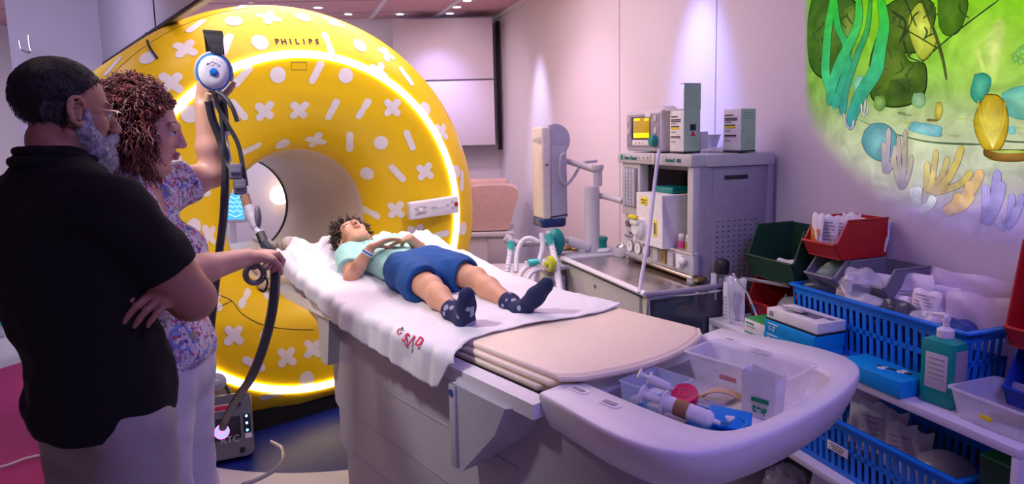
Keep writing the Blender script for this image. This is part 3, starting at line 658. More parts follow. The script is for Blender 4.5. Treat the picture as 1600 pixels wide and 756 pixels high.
part('knob_plate', 'mach_light', (-2.83, -.385, 1.065), (.20, .02, .10), r=.004)
# gauge strip
gp = part('gauge_strip', 'mach_light', (-2.60, -.405, .955), (.58, .03, .095), r=.006)
part('chrome_edge', 'chrome', (-2.60, -.424, .905), (.60, .012, .012), par=gp, r=.004); part('chrome_edge', 'chrome', (-2.60, -.424, 1.003), (.60, .008, .008), par=gp, r=.003)
for k in range(3):
    mb = MB(); mb.lathe([(.030, 0), (.031, .004), (.027, .008)], 24, (-2.84+.078*k, -.42, .955), R=rotm(PI/2)); g = mb.build('pressure_gauge', 'mach_dark', gp)
    mb = MB(); mb.lathe([(.026, .0075), (.026, .0095)], 24, (-2.84+.078*k, -.42, .955), R=rotm(PI/2)); mb.build('gauge_face', 'card_white', g)
    part('needle', 'ink', (-2.84+.078*k, -.431, .96), (.003, .001, .02), par=g, r=.0003, R=rotm(0, .6*k-.5, 0))
    part('divider', 'chrome', (-2.80+.078*k, -.422, .955), (.004, .004, .08), par=gp, r=.001)
for k, m in enumerate(('mach_light', 'brass', 'mach_light', 'card_white')): part('selector_block', m, (-2.60+.065*k, -.424, .953), (.045, .012, .062), par=gp, r=.004)
mb = MB(); mb.ball((-2.36, -.44, .965), (.022, .014, .016), 8); mb.lathe([(.016, 0), (.014, .02)], 14, (-2.385, -.425, .945), R=rotm(PI/2)); mb.build('outlet_valve', 'card_white', gp)
part('brass_strip', 'brass', (-2.59, -.385, .892), (.60, .05, .02), r=.006)
# work surface with rim
ws_ = part('work_surface', 'steel', (-2.66, -.48, .868), (.86, .42, .012), r=.004)
mb = MB(); mb.tube([(-3.09, -.685, .872), (-2.235, -.685, .872)], .016, 10, flat=.8); mb.build('front_rim', 'white_plastic', ws_)
mb = MB(); mb.tube(cat([(-2.235, -.69, .872), (-2.225, -.5, .872), (-2.235, -.34, .878), (-2.28, -.30, .885)], 6), .012, 10); mb.build('side_rim', 'mach_side', ws_)
# lower cabinet
dr = part('drawer', 'mach_light', (-2.69, -.62, .75), (.76, .11, .19), r=.005); mb = MB(); mb.lathe([(.009, 0), (.009, .004)], 14, (-2.72, -.676, .80), R=rotm(PI/2)); mb.build('drawer_lock', 'mach_dark', dr)
part('lower_body', 'mach_dark', (-2.68, -.35, .43), (.80, .60, .62), r=.01)
part('base_edge', 'chrome', (-2.69, -.678, .65), (.80, .008, .010), r=.003)
part('corner_upright', 'mach_light', (-2.265, -.66, .76), (.04, .03, .20), r=.004)
dp = part('dark_side_door', 'mirror_dark', (-2.232, -.48, .71), (.012, .39, .29), r=.003)
for c, s in (((-2.226, -.48, .857), (.012, .41, .012)), ((-2.226, -.682, .71), (.012, .014, .30))): part('door_edge', 'chrome', c, s, par=dp, r=.003)
for k in range(6): part('door_tick', 'mach_light', (-2.2255, -.315, .60+k*.022), (.001, .018, .0025), par=dp, r=.0005)
for sx, sy in ((-3.0, -.6), (-2.36, -.6), (-3.0, -.1), (-2.36, -.1)): mb = MB(); mb.lathe([(.045, -.015), (.05, -.01), (.05, .01), (.045, .015)], 20, (sx, sy, .05), R=rotm(0, PI/2)); mb.box((sx, sy, .105), (.03, .04, .07), .005); mb.build('caster', 'rubber', am)
# left ledge
part('ledge', 'grey_plastic', (-3.16, -.50, .868), (.26, .36, .03), r=.01)
part('ledge_front', 'mach_light', (-3.15, -.66, .77), (.12, .06, .2), r=.006)
for i, (dx, dy) in enumerate(((-3.27, -.60), (-3.23, -.55))): mb = MB(); mb.ball((dx, dy, .892), (.05, .035, .02), 8); mb.build('brass_fitting', 'brass', am)
mb = MB(); mb.lathe([(.05, .0), (.052, .008), (.040, .018), (.03, .02)], 24, (-3.13, -.44, .884)); mb.build('valve_collar', 'white_plastic', am)
mb = MB(); mb.lathe([(.030, .018), (.028, .055), (.034, .058), (.034, .075), (.026, .080)], 24, (-3.13, -.44, .884)); mb.build('valve_knob', 'teal', am)
mb = MB(); mb.lathe([(.060, 0), (.062, .02), (.045, .045), (.038, .042), (.03, .02)], 24, (-3.02, -.36, .884), R=rotm(.25, .0)); mb.build('absorber_socket', 'grey_plastic', am)
mb = MB(); mb.lathe([(.036, .03), (.030, .046), (.015, .055)], 20, (-3.02, -.36, .884), R=rotm(.25)); mb.build('socket_cap', 'chrome', am)
mb = MB()
for k in range(5): mb.lathe([(.030, k*.016), (.036, k*.016+.004), (.036, k*.016+.010), (.030, k*.016+.014)], 18, (-2.99, -.24, .885))
mb.build('bellows_boot', 'black', am)
part('sensor_block', 'white_plastic', (-2.985, -.24, 1.02), (.07, .06, .09), r=.008)
# bent grey pipe
mb = MB(); mb.tube(cat([(-3.26, -.46, .88), (-3.26, -.46, 1.02), (-3.255, -.46, 1.14), (-3.20, -.45, 1.175), (-3.10, -.43, 1.18), (-2.96, -.40, 1.165)], 8), .016, 12); mb.build('bent_pipe', 'mach_light', am)
# vaporiser box + things in the recess
vp_ = thing('vaporiser', 'white boxy vaporiser with yellow labels and teal cap in the recess of the machine', 'vaporiser', fromW(-2.60, -.33, .998), WROT)
mb = MB(); mb.prism([(-.115, -.13), (.115, -.13), (.125, .12), (-.10, .12)], 0, .235); mb.build('housing', 'card_white', vp_, 20)
part('filler_cap', 'teal', (-.01, 0, .25), (.15, .10, .03), par=vp_, r=.01); part('warning_label', 'yellow_label', (-.045, -.131, .20), (.06, .002, .035), par=vp_, r=.0005); part('level_window', 'yellow_label', (.055, -.131, .085), (.03, .003, .075), par=vp_, r=.008)
part('label_text', 'ink', (-.045, -.1325, .205), (.045, .001, .004), par=vp_, r=.0002); part('label_text', 'ink', (-.045, -.1325, .193), (.03, .001, .004), par=vp_, r=.0002); part('window_print', 'ink', (.055, -.1328, .085), (.010, .001, .05), par=vp_, r=.0003)
mb = MB(); mb.lathe([(.045, 0), (.047, .02), (.03, .035)], 20, (-.075, -.13, .07), R=rotm(PI/2)); mb.box((-.075, -.15, .10), (.07, .05, .03), .012); mb.build('control_dial', 'card_white', vp_)
part('dial_band', 'yellow_label', (-.075, -.170, .125), (.07, .02, .016), par=vp_, r=.004)
mb = MB(); mb.ball((-.085, -.155, .015), (.012, .008, .018), 8); mb.build('drain_spout', 'card_white', vp_)
mat('pink_label', (.55, .05, .25), .5); mat('olive_label', (.3, .28, .03), .5)
for i, (xx, yy, m, lab) in enumerate(((-2.432, -.395, 'pink_label', 'left small bottle with a pink label beside the vaporiser'), (-2.392, -.385, 'olive_label', 'middle small bottle with a yellow-green label beside the vaporiser'), (-2.378, -.335, 'card_white', 'rear small white bottle half hidden behind the machine post'))):
    bt = thing('medicine_bottle', lab, 'bottle', fromW(xx, yy, .998), WROT, 'small bottles on the machine shelf')
    mb = MB(); mb.lathe([(.014, 0), (.017, .003), (.017, .048), (.012, .056)], 18); mb.build('bottle_body', 'clear_pink' if i == 0 else 'glass_tube', bt)
    mb = MB(); mb.lathe([(.0175, .010), (.0176, .011), (.0176, .040), (.0175, .041)], 18, caps=(0, 0)); mb.build('label', m, bt); mb = MB(); mb.lathe([(.014, .056), (.014, .068), (.011, .071)], 18); mb.build('cap', 'card_white', bt)
# monitor
mn = thing('gas_monitor', 'grey monitor with an amber screen and teal knob on top of the anaesthesia machine', 'monitor', fromW(-2.745, -.31, 1.418), WROT)
part('casing', 'mach_light', (0, 0, .10), (.335, .20, .19), par=mn, r=.016, n=3); part('bezel', 'mach_side', (0, -.0995, .10), (.30, .006, .155), par=mn, r=.006)
part('screen', 'black', (-.015, -.1035, .115), (.175, .003, .105), par=mn, r=.003)
mat('amber_dim', (.1, .06, 0), .3, emit=(.32, .17, .01), estr=1, var=0)
mb = MB(); mb.at(); mb.box((-.005, -.1055, .115), (.15, .0015, .095), .001); sg = mb.build('screen_image', 'amber_dim', mn)
for c, s in (((-.045, -.1065, .155), (.055, .001, .010)), ((.045, -.1065, .152), (.04, .001, .008)), ((-.005, -.1065, .080), (.145, .001, .022))): part('lit_area', 'amber', c, s, par=sg, r=.0005)
part('name_sticker', 'card_white', (.055, -.104, .172), (.05, .002, .022), par=mn, r=.001); part('key_row', 'card_white', (-.005, -.104, .045), (.17, .002, .024), par=mn, r=.002)
for k in range(3): part('key_mark', 'ink', (-.06+.035*k, -.1055, .045), (.005, .001, .010), par=mn, r=.0003)
for z in (.155, .10): 
    for x in (-.128, .118): part('side_key', 'mach_light', (x, -.104, z), (.022, .003, .030), par=mn, r=.002)
mb = MB(); mb.lathe([(.027, 0), (.028, .006), (.024, .022), (.020, .024)], 22, (.115, -.103, .055), R=rotm(PI/2)); mb.build('rotary_knob', 'teal', mn)
# cartons
mat('pale_green', (.38, .55, .38), .6); mat('carton_inside', (.35, .30, .24), .7)
def carton(name, lab, x, y, rz, w, d, h, open_=False):
    c = thing(name, lab, 'box', fromW(x, y, 1.419), WROT+rz, 'medicine cartons on the machine')
    mb = MB(); mb.box((0, 0, h/2), (w, d, h), .001); b_ = mb.build('carton_body', 'card_white', c)
    part('green_side', 'pale_green', (w/2+.0006, 0, h/2), (.001, d-.002, h-.002), par=c, r=.0002); part('dark_base', 'ink', (0, 0, .004), (w+.003, d+.003, .008), par=c, r=.001)
    for k, (z, ww, m) in enumerate(((.86, .5, 'ink'), (.79, .72, 'ink'), (.75, .72, 'ink'), (.70, .4, 'mach_side'), (.63, .6, 'ink'), (.585, .62, 'yellow_label'), (.50, .35, 'mach_side'), (.39, .68, 'ink'), (.36, .68, 'mach_side'), (.27, .35, 'mach_side'))): part('printed_line', m, (-w*.43+w*ww/2, -d/2-.0008, h*z), (w*ww, .001, .005 if m != 'yellow_label' else .009), par=c, r=.0002)
    if open_:
        part('green_flap', 'pale_green', (w/2+.001, 0, h+.055), (.002, d, .11), par=c, r=.0003); part('flap_tab', 'carton_inside', (w/2-.012, 0, h+.112), (.03, d, .002), par=c, r=.0003); part('front_flap', 'card_white', (-w/2-.012, -d/2+.01, h+.012), (.045, d*.8, .002), par=c, r=.0003, R=rotm(0, .55, 0)); part('side_flap', 'carton_inside', (-w/2-.001+.02, d/2, h+.05), (w*.8, .002, .10), par=c, r=.0003)
        part('printed_code', 'ink', (w/2+.0018, .004, h*.60), (.001, d*.35, .026), par=c, r=.0003)
        mb = MB(); mb.prism([(-.014, 0), (.014, 0), (0, .022)], 0, .001, ax='x'); o = mb.build('warning_triangle', 'print_red', c); o.location = (w/2+.0012, .004, h*.40)
    else:
        for z in (.90, .84, .78): part('printed_line', 'print_green', (w/2+.0014, 0, h*z), (.001, d*.7, .0015), par=c, r=.0002)
q = (-2.462,); carton('open_carton', 'open white and pale green carton with its flap standing up, next to the monitor', q[0], -.365, .05, .098, .085, .182, True)
q = wyp(1150, 230, -.16); carton('closed_carton', 'closed white and pale green carton standing alone at the right of the machine top', q[0]+.02, -.16, .15, .098, .085, .182)
sm = thing('small_grey_carton', 'small grey carton tucked behind the open white carton', 'box', fromW(wyp(1096, 226, -.17)[0], -.17, 1.419), WROT)
part('carton_body', 'mach_light', (0, 0, .045), (.045, .04, .09), par=sm, r=.001)
for z in (.075, .058, .04, .024): part('printed_line', 'ink', (0, -.0208, z), (.028, .001, .003), par=sm, r=.0002)
kd = thing('kidney_dish', 'grey pulp kidney dish leaning behind the small carton on the machine', 'dish', fromW(wyp(1108, 225, -.08)[0], -.07, 1.419), WROT)
P_ = [rr(.10*k, .05*k, .025*k, 5) for k in (.55, .8, 1.15, 1.1, .75, .5)]; mb = MB(); mb.loft([np.c_[o_, np.full(len(o_), z)] for o_, z in zip(P_, (0, .03, .075, .075, .034, .006))]); mb.build('dish_body', 'mach_light', kd, 60)
gz_ = thing('gauze_packet', 'flat white gauze packet on the machine top between the cartons', 'packet', fromW(wyp(1118, 229, -.2)[0], -.19, 1.419), WROT+.2)
part('packet_body', 'paper', (0, 0, .006), (.13, .07, .012), par=gz_, r=.004); part('packet_fold', 'paper', (.02, 0, .015), (.08, .06, .008), par=gz_, r=.003)
# clear suction tube in front of the machine
mb = MB(); pts = [toW(P) for P in [aty(1030, 234, 2.88), aty(1026, 262, 2.84), aty(1018, 330, 2.78), aty(1012, 380, 2.70), aty(1003, 430, 2.62), aty(999, 458, 2.55)]]
mat('tube_clear', (.62, .58, .78), .25, alpha=.75)
mb.tube(cat([fromW(*p) for p in pts], 8), .0085, 10); o = mb.build('suction_tube', 'tube_clear'); tag(o, 'long clear tube hanging down the front of the anaesthesia machine from beside the monitor', 'tube')

# ------------------------------------------------------------------ ventilator head on its arm
va = thing('bellows_ventilator', 'tall cream and grey bellows ventilator with a dark blue foot, hanging on an arm', 'ventilator', aty(861, 345, 3.62), .35)
mat('cream', (.66, .61, .56), .4); mat('vent_grey', (.42, .42, .50), .4); mat('navy', (.01, .03, .14), .35)
H_ = aty(861, 198, 3.62)[2]-aty(861, 345, 3.62)[2]
part('cream_shell', 'cream', (-.055, -.005, H_*.52), (.05, .15, H_*.96), par=va, r=.012, n=3)
part('grey_body', 'vent_grey', (.02, 0, H_*.42), (.11, .145, H_*.80), par=va, r=.02, n=3)
mb = MB(); mb.lathe([(.055, -.07), (.085, -.066), (.088, .066), (.055, .07)], 28, (.005, 0, H_*.86), R=rotm(PI/2)); mb.build('round_head', 'vent_grey', va)
part('blue_foot', 'navy', (-.010, 0, .000), (.152, .146, .06), par=va, r=.02, n=3)
part('printed_strip', 'ink', (.02, -.0735, .035), (.10, .001, .008), par=va, r=.0003, R=rotm(0, -.08, 0))
for z in (.3, .27): part('panel_clip', 'mach_dark', (-.055, -.081, H_*.5+z*.2), (.02, .002, .005), par=va, r=.0005)
mb = MB(); mb.tube(cat([(.05, -.078, H_*.72), (.02, -.10, H_*.68), (.015, -.10, H_*.48), (.05, -.10, H_*.40), (.12, -.05, H_*.47), (.20, 0, H_*.60), (.30, .02, H_*.62)], 8), .0085, 10); mb.build('grey_hose', 'grey_plastic', va)
ar = thing('ventilator_arm', 'grey post with a slanted arm holding the bellows ventilator', 'support arm')
A1 = aty(881, 250, 3.66); A2 = aty(934, 266, 3.5); Pt = aty(925, 292, 3.45); Pb = aty(925, 388, 3.45)
mb = MB(); mb.tube([A1, (A1+A2)/2, A2], [.02, .022, .026], 12, flat=.8); mb.build('arm', 'mach_light', ar)
mb = MB(); mb.lathe([(.030, A2[2]-.0), (.034, A2[2]+.02), (.03, A2[2]+.03)], 20, (A2[0], A2[1], 0)); mb.lathe([(.024, Pt[2]), (.024, A2[2]+.01)], 20, (A2[0], A2[1], 0)); mb.build('pivot', 'mach_light', ar)
mb = MB(); mb.lathe([(.038, .0), (.040, .01), (.040, Pt[2]-.01), (.036, Pt[2]+.005)], 24, (Pt[0], Pt[1], 0)); mb.build('post', 'mach_light', ar)
mb = MB(); mb.lathe([(.16, 0), (.16, .03), (.05, .05)], 24, (Pt[0], Pt[1], 0)); mb.build('foot_plate', 'mach_dark', ar)
# horizontal bar with breathing hoses
br = thing('absorber_bar', 'curved grey bar with elbow carrying the breathing hoses', 'bar')
pts = [aty(x, y, Y) for x, y, Y in ((793, 374, 3.35), (803, 378, 3.35), (820, 381, 3.36), (850, 379, 3.38), (870, 375, 3.40), (890, 376, 3.42), (905, 382, 3.43))]
mb = MB(); mb.tube(cat(pts, 6), .017, 12); mb.build('bar_tube', 'grey_plastic', br)
mb = MB(); mb.tube([aty(888, 376, 3.42), aty(920, 386, 3.43)], .028, 14); mb.tube([aty(910, 384, 3.43), aty(911, 396, 3.43)], .026, 14); mb.build('elbow', 'mach_light', br)
mb = MB(); mb.tube([aty(789, 371, 3.35), aty(797, 376, 3.35)], .024, 14); mb.build('end_collar', 'mach_light', br)
mb = MB(); mb.ball(aty(868, 378, 3.38), (.05, .05, .075), 10); mb.build('green_bag', 'teal', br)
mat('hose_white', (.78, .76, .82), .35, alpha=.85); mat('aqua', (.05, .55, .48), .3); mat('lime', (.55, .6, .02), .4)
def hose(pts, r, lab, ring=True, m='hose_white'):
    C_ = cat([aty(*p) for p in pts], 14); n = len(C_); rs = [r*(1+(.13*math.sin(i*1.9) if ring else 0)) for i in range(n)]
    mb = MB(); mb.tube(C_, rs, 10); o = mb.build('breathing_hose', m); tag(o, lab, 'hose', 'breathing hoses under the ventilator'); return o
hose(((797, 386, 3.33), (796, 400, 3.30), (793, 420, 3.26), (790, 440, 3.24)), .014, 'short ribbed hose hanging straight down from the left end of the bar')
hose(((806, 425, 3.25), (808, 395, 3.30), (816, 377, 3.32), (828, 372, 3.32), (842, 378, 3.32)), .013, 'smooth pale hose looping over the bar near its left end', False)
hose(((846, 364, 3.30), (848, 385, 3.28), (842, 412, 3.25), (838, 440, 3.2)), .014, 'smooth pale hose left of the green bag, falling behind the boy\'s foot', False)
hose(((857, 368, 3.30), (862, 385, 3.28), (868, 410, 3.2), (873, 440, 3.1), (876, 462, 3.0)), .017, 'thick ribbed hose running down from the ventilator foot to the right of the foot')
hose(((808, 440, 3.15), (816, 424, 3.18), (826, 416, 3.2), (838, 412, 3.22)), .013, 'low curved hose left of the lime connector', False)
hose(((822, 445, 3.12), (826, 432, 3.15), (834, 424, 3.18), (846, 420, 3.2)), .012, 'lowest short curved hose just above the sheet', False)
for i, (p, q, lab) in enumerate((((799, 378, 3.33), (797, 392, 3.32), 'aqua connector on the left end of the bar'), ((857, 366, 3.29), (860, 382, 3.28), 'aqua connector under the ventilator\'s blue foot'), ((826, 411, 3.2), (843, 408, 3.2), 'aqua connector lying sideways above the boy\'s left foot'))):
    o = thing('hose_connector', lab, 'connector', (0, 0, 0), 0, 'aqua hose connectors'); a_ = aty(*p); b_ = aty(*q); mb = MB(); mb.tube([a_, a_*.5+b_*.5, b_], [.019, .017, .014], 12); mb.build('connector_body', 'aqua', o)
    mb = MB(); mb.tube([a_+(a_-b_)*.1, a_+(a_-b_)*.35], .013, 12); mb.build('collar', 'glass_tube', o)
lf = thing('lime_filter', 'round lime-green breathing filter beside the lower hoses', 'filter', aty(860, 412, 3.15), .4)
mb = MB(); mb.lathe([(.012, -.03), (.014, -.018), (.038, -.012), (.040, 0), (.038, .012), (.014, .018), (.012, .03)], 24, R=rotm(0, PI/2)); mb.build('filter_disc', 'lime', lf); mb = MB(); mb.lathe([(.03, -.016), (.03, .016)], 20, R=rotm(0, PI/2)); mb.build('filter_window', 'glass_tube', lf)
bk = thing('side_equipment', 'small grey equipment block with a white tray edge between the table and the machine', 'equipment')
c0 = fromW(-3.02, -.73, .0)
mb = MB(); mb.at(c0, rotm(0, 0, WROT)); mb.box((-.12, .0, .62), (.18, .10, .34), .01); mb.build('block', 'mach_light', bk); mb = MB(); mb.at(c0, rotm(0, 0, WROT)); mb.box((-.12, -.0, .835), (.24, .13, .02), .006); mb.build('tray_edge', 'white_plastic', bk); mb = MB(); mb.at(c0, rotm(0, 0, WROT)); mb.box((-.12, 0, .23), (.08, .06, .46), .01); mb.build('leg', 'mach_dark', bk)
# ------------------------------------------------------------------ shelving on the right
su = thing('low_shelf_unit', 'low white open shelf unit along the right wall, its shelves full of supplies', 'shelf unit', W0, WROT)
mat('shelf_white', (.62, .60, .68), .5, var=.01)
XL, XR = -2.215, -1.0
part('top_board', 'shelf_white', ((XL+XR)/2, -.205, .738), (XR-XL, .40, .024), par=su, r=.002)
part('middle_board', 'shelf_white', ((XL+XR)/2, -.205, .385), (XR-XL-.03, .40, .022), par=su, r=.002)
part('bottom_board', 'shelf_white', ((XL+XR)/2, -.205, .06), (XR-XL-.03, .40, .022), par=su, r=.002)
for x in (XL+.009, XR-.010): part('end_panel', 'shelf_white', (x, -.205, .363), (.018 if x < -2 else .02, .40, .725), par=su, r=.002)
part('back_board', 'mach_side', ((XL+XR)/2, -.012, .39), (XR-XL-.04, .008, .66), par=su, r=.001)
def wthing(name, lab, cat_, x, y, z, rz=0, group=None): return thing(name, lab, cat_, fromW(x, y, z), WROT+rz, group)
def bin_(lab, m, x0, x1, y0, y1, z0, h, group='stacking parts bins', rz=0, lip=.42):
    w, d = x1-x0, y1-y0; b_ = wthing('storage_bin', lab, 'storage bin', (x0+x1)/2, (y0+y1)/2, z0, rz, group); t = .004
    mb = MB(); yf = -d/2; side = [(yf+.03, .0), (d/2, 0), (d/2, h), (yf+.24*d, h), (yf+.012, h*lip+.01), (yf, h*lip)]
    for sx in (-1, 1): mb.prism(side, sx*w/2-(t if sx > 0 else 0), sx*w/2+(0 if sx > 0 else t), ax='x')
    mb.box((0, .012, t/2), (w-t, d-.03, t), .0005); mb.box((0, d/2-t/2, h/2), (w-t, t, h), .0005)
    mb.prism([(yf+.03, 0), (yf, h*lip), (yf+t, h*lip), (yf+.03+t, 0)], -w/2, w/2, ax='x'); mb.build('bin_body', m, b_, 20)
    mb = MB(); mb.tube([(-w/2, yf+.0, h*lip), (w/2, yf, h*lip)], .005, 8); mb.tube([(-w/2, d/2, h), (-w/2, yf+.24*d, h), (-w/2, yf+.01, h*lip)], .004, 6); mb.tube([(w/2, d/2, h), (w/2, yf+.24*d, h), (w/2, yf+.01, h*lip)], .004, 6); mb.build('rolled_rim', m, b_)
    return b_
bin_('bright red bin resting on the shelf under the dark green bin', 'red_plastic', -2.185, -1.94, -.25, -.03, .751, .165)
bin_('dark green bin stacked on the red bin beside the anaesthesia machine', 'green_bin', -2.175, -1.92, -.26, -.03, .925, .205)
bin_('grey bin directly under the red bin full of packets', 'grey_bin', -1.865, -1.735, -.25, -.02, .955, .098)
bin_('grey bin right of the other grey bin, behind the blue basket', 'grey_bin', -1.728, -1.56, -.22, -.02, .955, .098)
bin_('dark red bin stacked on the grey bin and packed with white packets', 'red_plastic', -1.875, -1.728, -.255, -.02, 1.06, .135, lip=.40)
# items inside bins
def pouch(lab, x, y, z, w, h, t, rx, rz, m='wrap', group='supplies in the bins', name='wrapped_supply', ry=0, par_lines=None, seed=0, cat_='packet'):
    o = thing(name, lab, cat_, fromW(x, y, z), 0, group, R=np.array(Matrix.Rotation(WROT+rz, 3, 'Z')) @ rotm(rx, ry, 0))
    N_ = 12; vs = []; fs = []; r_ = random.Random(seed+1)
    ph = r_.random()*6
    for sgn in (1, -1):
        for i in range(N_):
            for j in range(N_):
                u, v = i/(N_-1)-.5, j/(N_-1)-.5; e = (1-(2*u)**4)*(1-(2*v)**4)
                vs.append((u*w*(1+.04*math.sin(v*9+ph)), sgn*(t/2*e+.0004)+.006*math.sin(u*9+v*7+ph)*e*(t/.02), (v+.5)*h*(1+.03*math.sin(u*11+ph))))
    for k in (0, 1):
        for i in range(N_-1):
            for j in range(N_-1):
                a = k*N_*N_+i*N_+j; f = [a, a+N_, a+N_+1, a+1]; fs.append(f if k else f[::-1])
    mb = MB(); mb.add(vs, fs); p_ = mb.build('wrapper', m, o, 60)
    if par_lines:
        mb = MB(); mm, l0, l1 = par_lines
        for k in range(int((l1-l0)/.09)): mb.box((0, -t*.5-.003, h*(l0+.09*k)), (w*(.7-.25*(k % 3 == 2)), .0008, .003), .0002, n=1)
        mb.build('printed_lines', mm, o, smooth=0)
    return o
pouch('crumpled white wrapper inside the dark green bin', -2.06, -.17, .935, .10, .07, .03, -.5, .3, 'paper', seed=1)
pouch('clear wrapped packet inside the lower red bin', -2.06, -.18, .76, .11, .10, .03, -.5, -.2, 'wrap', seed=2); pouch('small white packet behind the lip of the lower red bin', -2.02, -.20, .76, .05, .07, .012, -.4, .3, 'paper', seed=3)
pouch('long white wrapper reaching across the lower red bin', -2.10, -.22, .90, .20, .03, .006, .9, .35, 'paper', seed=4)
mb_m = mat('orange_label', (.65, .2, .02), .5)
pk = pouch('foremost white packet with an orange label in the dark red bin', -1.845, -.225, 1.085, .055, .125, .010, -.1, .0, 'paper', 'white packets in the dark red bin', par_lines=None, seed=5)
part('orange_label', 'orange_label', (-.002, -.0065, .045), (.038, .001, .050), par=pk, r=.0005); part('barcode', 'ink', (-.002, -.0072, .013), (.030, .001, .008), par=pk, r=.0003)
for k in range(6): pouch(['second packet behind the orange-labelled one', 'third packet in the row, leaning right', 'tallest packet in the middle of the dark red bin', 'fourth packet from the front, printed with small lines', 'packet near the wall end of the dark red bin', 'rearmost packet leaning at the wall in the dark red bin'][k], -1.815+.012*k, -.20+.032*k, 1.075, .07, .130-.004*k+(.015 if k == 2 else 0), .012, -.12-.03*k, .25, 'paper', 'white packets in the dark red bin', par_lines=('mach_side', .35, .95), seed=10+k)
def crumple(lab, x, y, z, r, m, seed=0, group='crumpled clear bags', name='clear_bag'):
    o = wthing(name, lab, 'plastic bag', x, y, z+r[2]*.8, 0, group); mb = MB(); mb.ball((0, 0, 0), r, 14)
    v = np.array(mb.v); n1 = np.sin(v[:, 0]*90+seed)*np.cos(v[:, 1]*80+seed*2)+.7*np.sin(v[:, 2]*140+v[:, 0]*60+seed*3)+.5*np.sin(v[:, 1]*190+v[:, 2]*100); v *= (1+.11*n1)[:, None]; mb.v = [tuple(p) for p in v]; mb.build('bag_film', m, o, 35); return o
mat('bag_green', (.5, .75, .55), .15, alpha=.35); mat('bag_clear', (.80, .80, .90), .10, alpha=.50); mat('bag_dark', (.05, .06, .10), .2, alpha=.75); mat('bag_navy', (.01, .04, .25), .3)
crumple('clear bag with something green in the left grey bin', -1.80, -.17, .97, (.05, .06, .04), 'bag_green', 1)
crumple('clear bag bulging from the right grey bin', -1.66, -.20, .965, (.06, .06, .045), 'bag_clear', 2)
# blue perforated basket
def basket(lab, x0, x1, y0, y1, z0, h, nx, ny):
    w, d = x1-x0, y1-y0; b_ = wthing('blue_basket', lab, 'basket', (x0+x1)/2, (y0+y1)/2, z0, 0, 'blue perforated baskets'); k = .93; t = .004
    def wall(a, b, n, name):   # a, b top corners ; slats
        a = np.array(a, float); b = np.array(b, float); mb = MB(); dv = (b-a)/np.linalg.norm(b-a); L = np.linalg.norm(b-a); inn = np.array([-dv[1], dv[0], 0]); off = inn*h*.07
        def q(s, z): return a+dv*s+np.array([0, 0, z-h])*1.0+off*(1-z/h)
        def quad(s0, s1, za, zb): 
            p = [q(s0, za), q(s1, za), q(s1, zb), q(s0, zb)]; mb.loft([np.array(p), np.array(p)+inn*t])
        for za, zb in ((0, .10*h), (.46*h, .54*h), (.82*h, h)): quad(0, L, za, zb)
        for i in range(n+1):
            s = L*i/n; quad(max(0, s-.0068), min(L, s+.0068), .1*h, .82*h)
        mb.build(name, 'blue_basket', b_, 0)
    C_ = [(-w/2, -d/2, h), (w/2, -d/2, h), (w/2, d/2, h), (-w/2, d/2, h)]
    wall(C_[0], C_[1], nx, 'front_wall'); wall(C_[1], C_[2], ny, 'side_wall'); wall(C_[2], C_[3], nx, 'rear_wall'); wall(C_[3], C_[0], ny, 'side_wall')
    part('base', 'blue_basket', (0, 0, .003), (w*.95, d*.9, .004), par=b_, r=.001)
    mb = MB(); o1 = rr(w+.03, d+.03, .02, 4); o2 = rr(w-.004, d-.004, .008, 4); mb.loft([zz(o1, h-.006), zz(o1, h), zz(o2, h), zz(o2, h-.006), zz(o1, h-.006)], (0, 0)); mb.build('rim', 'blue_basket', b_); return b_
B1 = basket('blue perforated basket on top of the shelf, heaped with wrapped supplies', -1.90, -1.245, -.268, -.045, .752, .198, 25, 8)
B2 = basket('blue perforated basket on the middle shelf under the glove boxes', -1.80, -1.17, -.375, -.09, .398, .185, 24, 10)
part('handwritten_label', 'paper', (-.08, -.141, .085), (.085, .002, .030), par=B2, r=.001, R=rotm(0, .0, 0)); 
for k in range(3): part('label_writing', 'ink', (-.08, -.1425, .094-.008*k), (.06-.01*k, .001, .002), par=B2, r=.0003)
mat('pack_white', (.78, .74, .82), .4); mat('pack_film', (.72, .62, .82), .3, alpha=.65)
Gs = 'supplies heaped in the top blue basket'
pouch('tall white long packet leaning back at the middle of the top basket', -1.56, -.17, .92, .22, .125, .02, -.45, .22, 'pack_white', Gs, par_lines=('mach_side', .15, .6), seed=21, ry=-.16)
pouch('second long packet just behind the tall white one', -1.50, -.13, .90, .20, .12, .016, -.5, .22, 'pack_white', Gs, seed=22, ry=-.10)
pouch('short white packet with fine print in the left of the top basket', -1.70, -.235, .93, .07, .075, .016, -.3, .0, 'pack_white', Gs, par_lines=('mach_side', .2, .9), seed=23, ry=-.25)
pouch('pale packet standing beside the tall long packet in the top basket', -1.50, -.21, .90, .05, .085, .012, -.3, .3, 'pack_white', Gs, seed=24, ry=.12)
pouch('printed white packet in the centre of the top basket', -1.43, -.21, .91, .085, .11, .014, -.25, .1, 'pack_white', Gs, par_lines=('mach_side', .3, .95), seed=25)
pouch('large hazy film packet standing at the right of the top basket', -1.32, -.13, .86, .20, .16, .025, -.3, .15, 'pack_film', Gs, seed=26, ry=-.05)
pouch('rear hazy film packet leaning on the wall above the top basket', -1.40, -.06, .94, .26, .12, .02, -.2, .1, 'pack_film', Gs, seed=27)
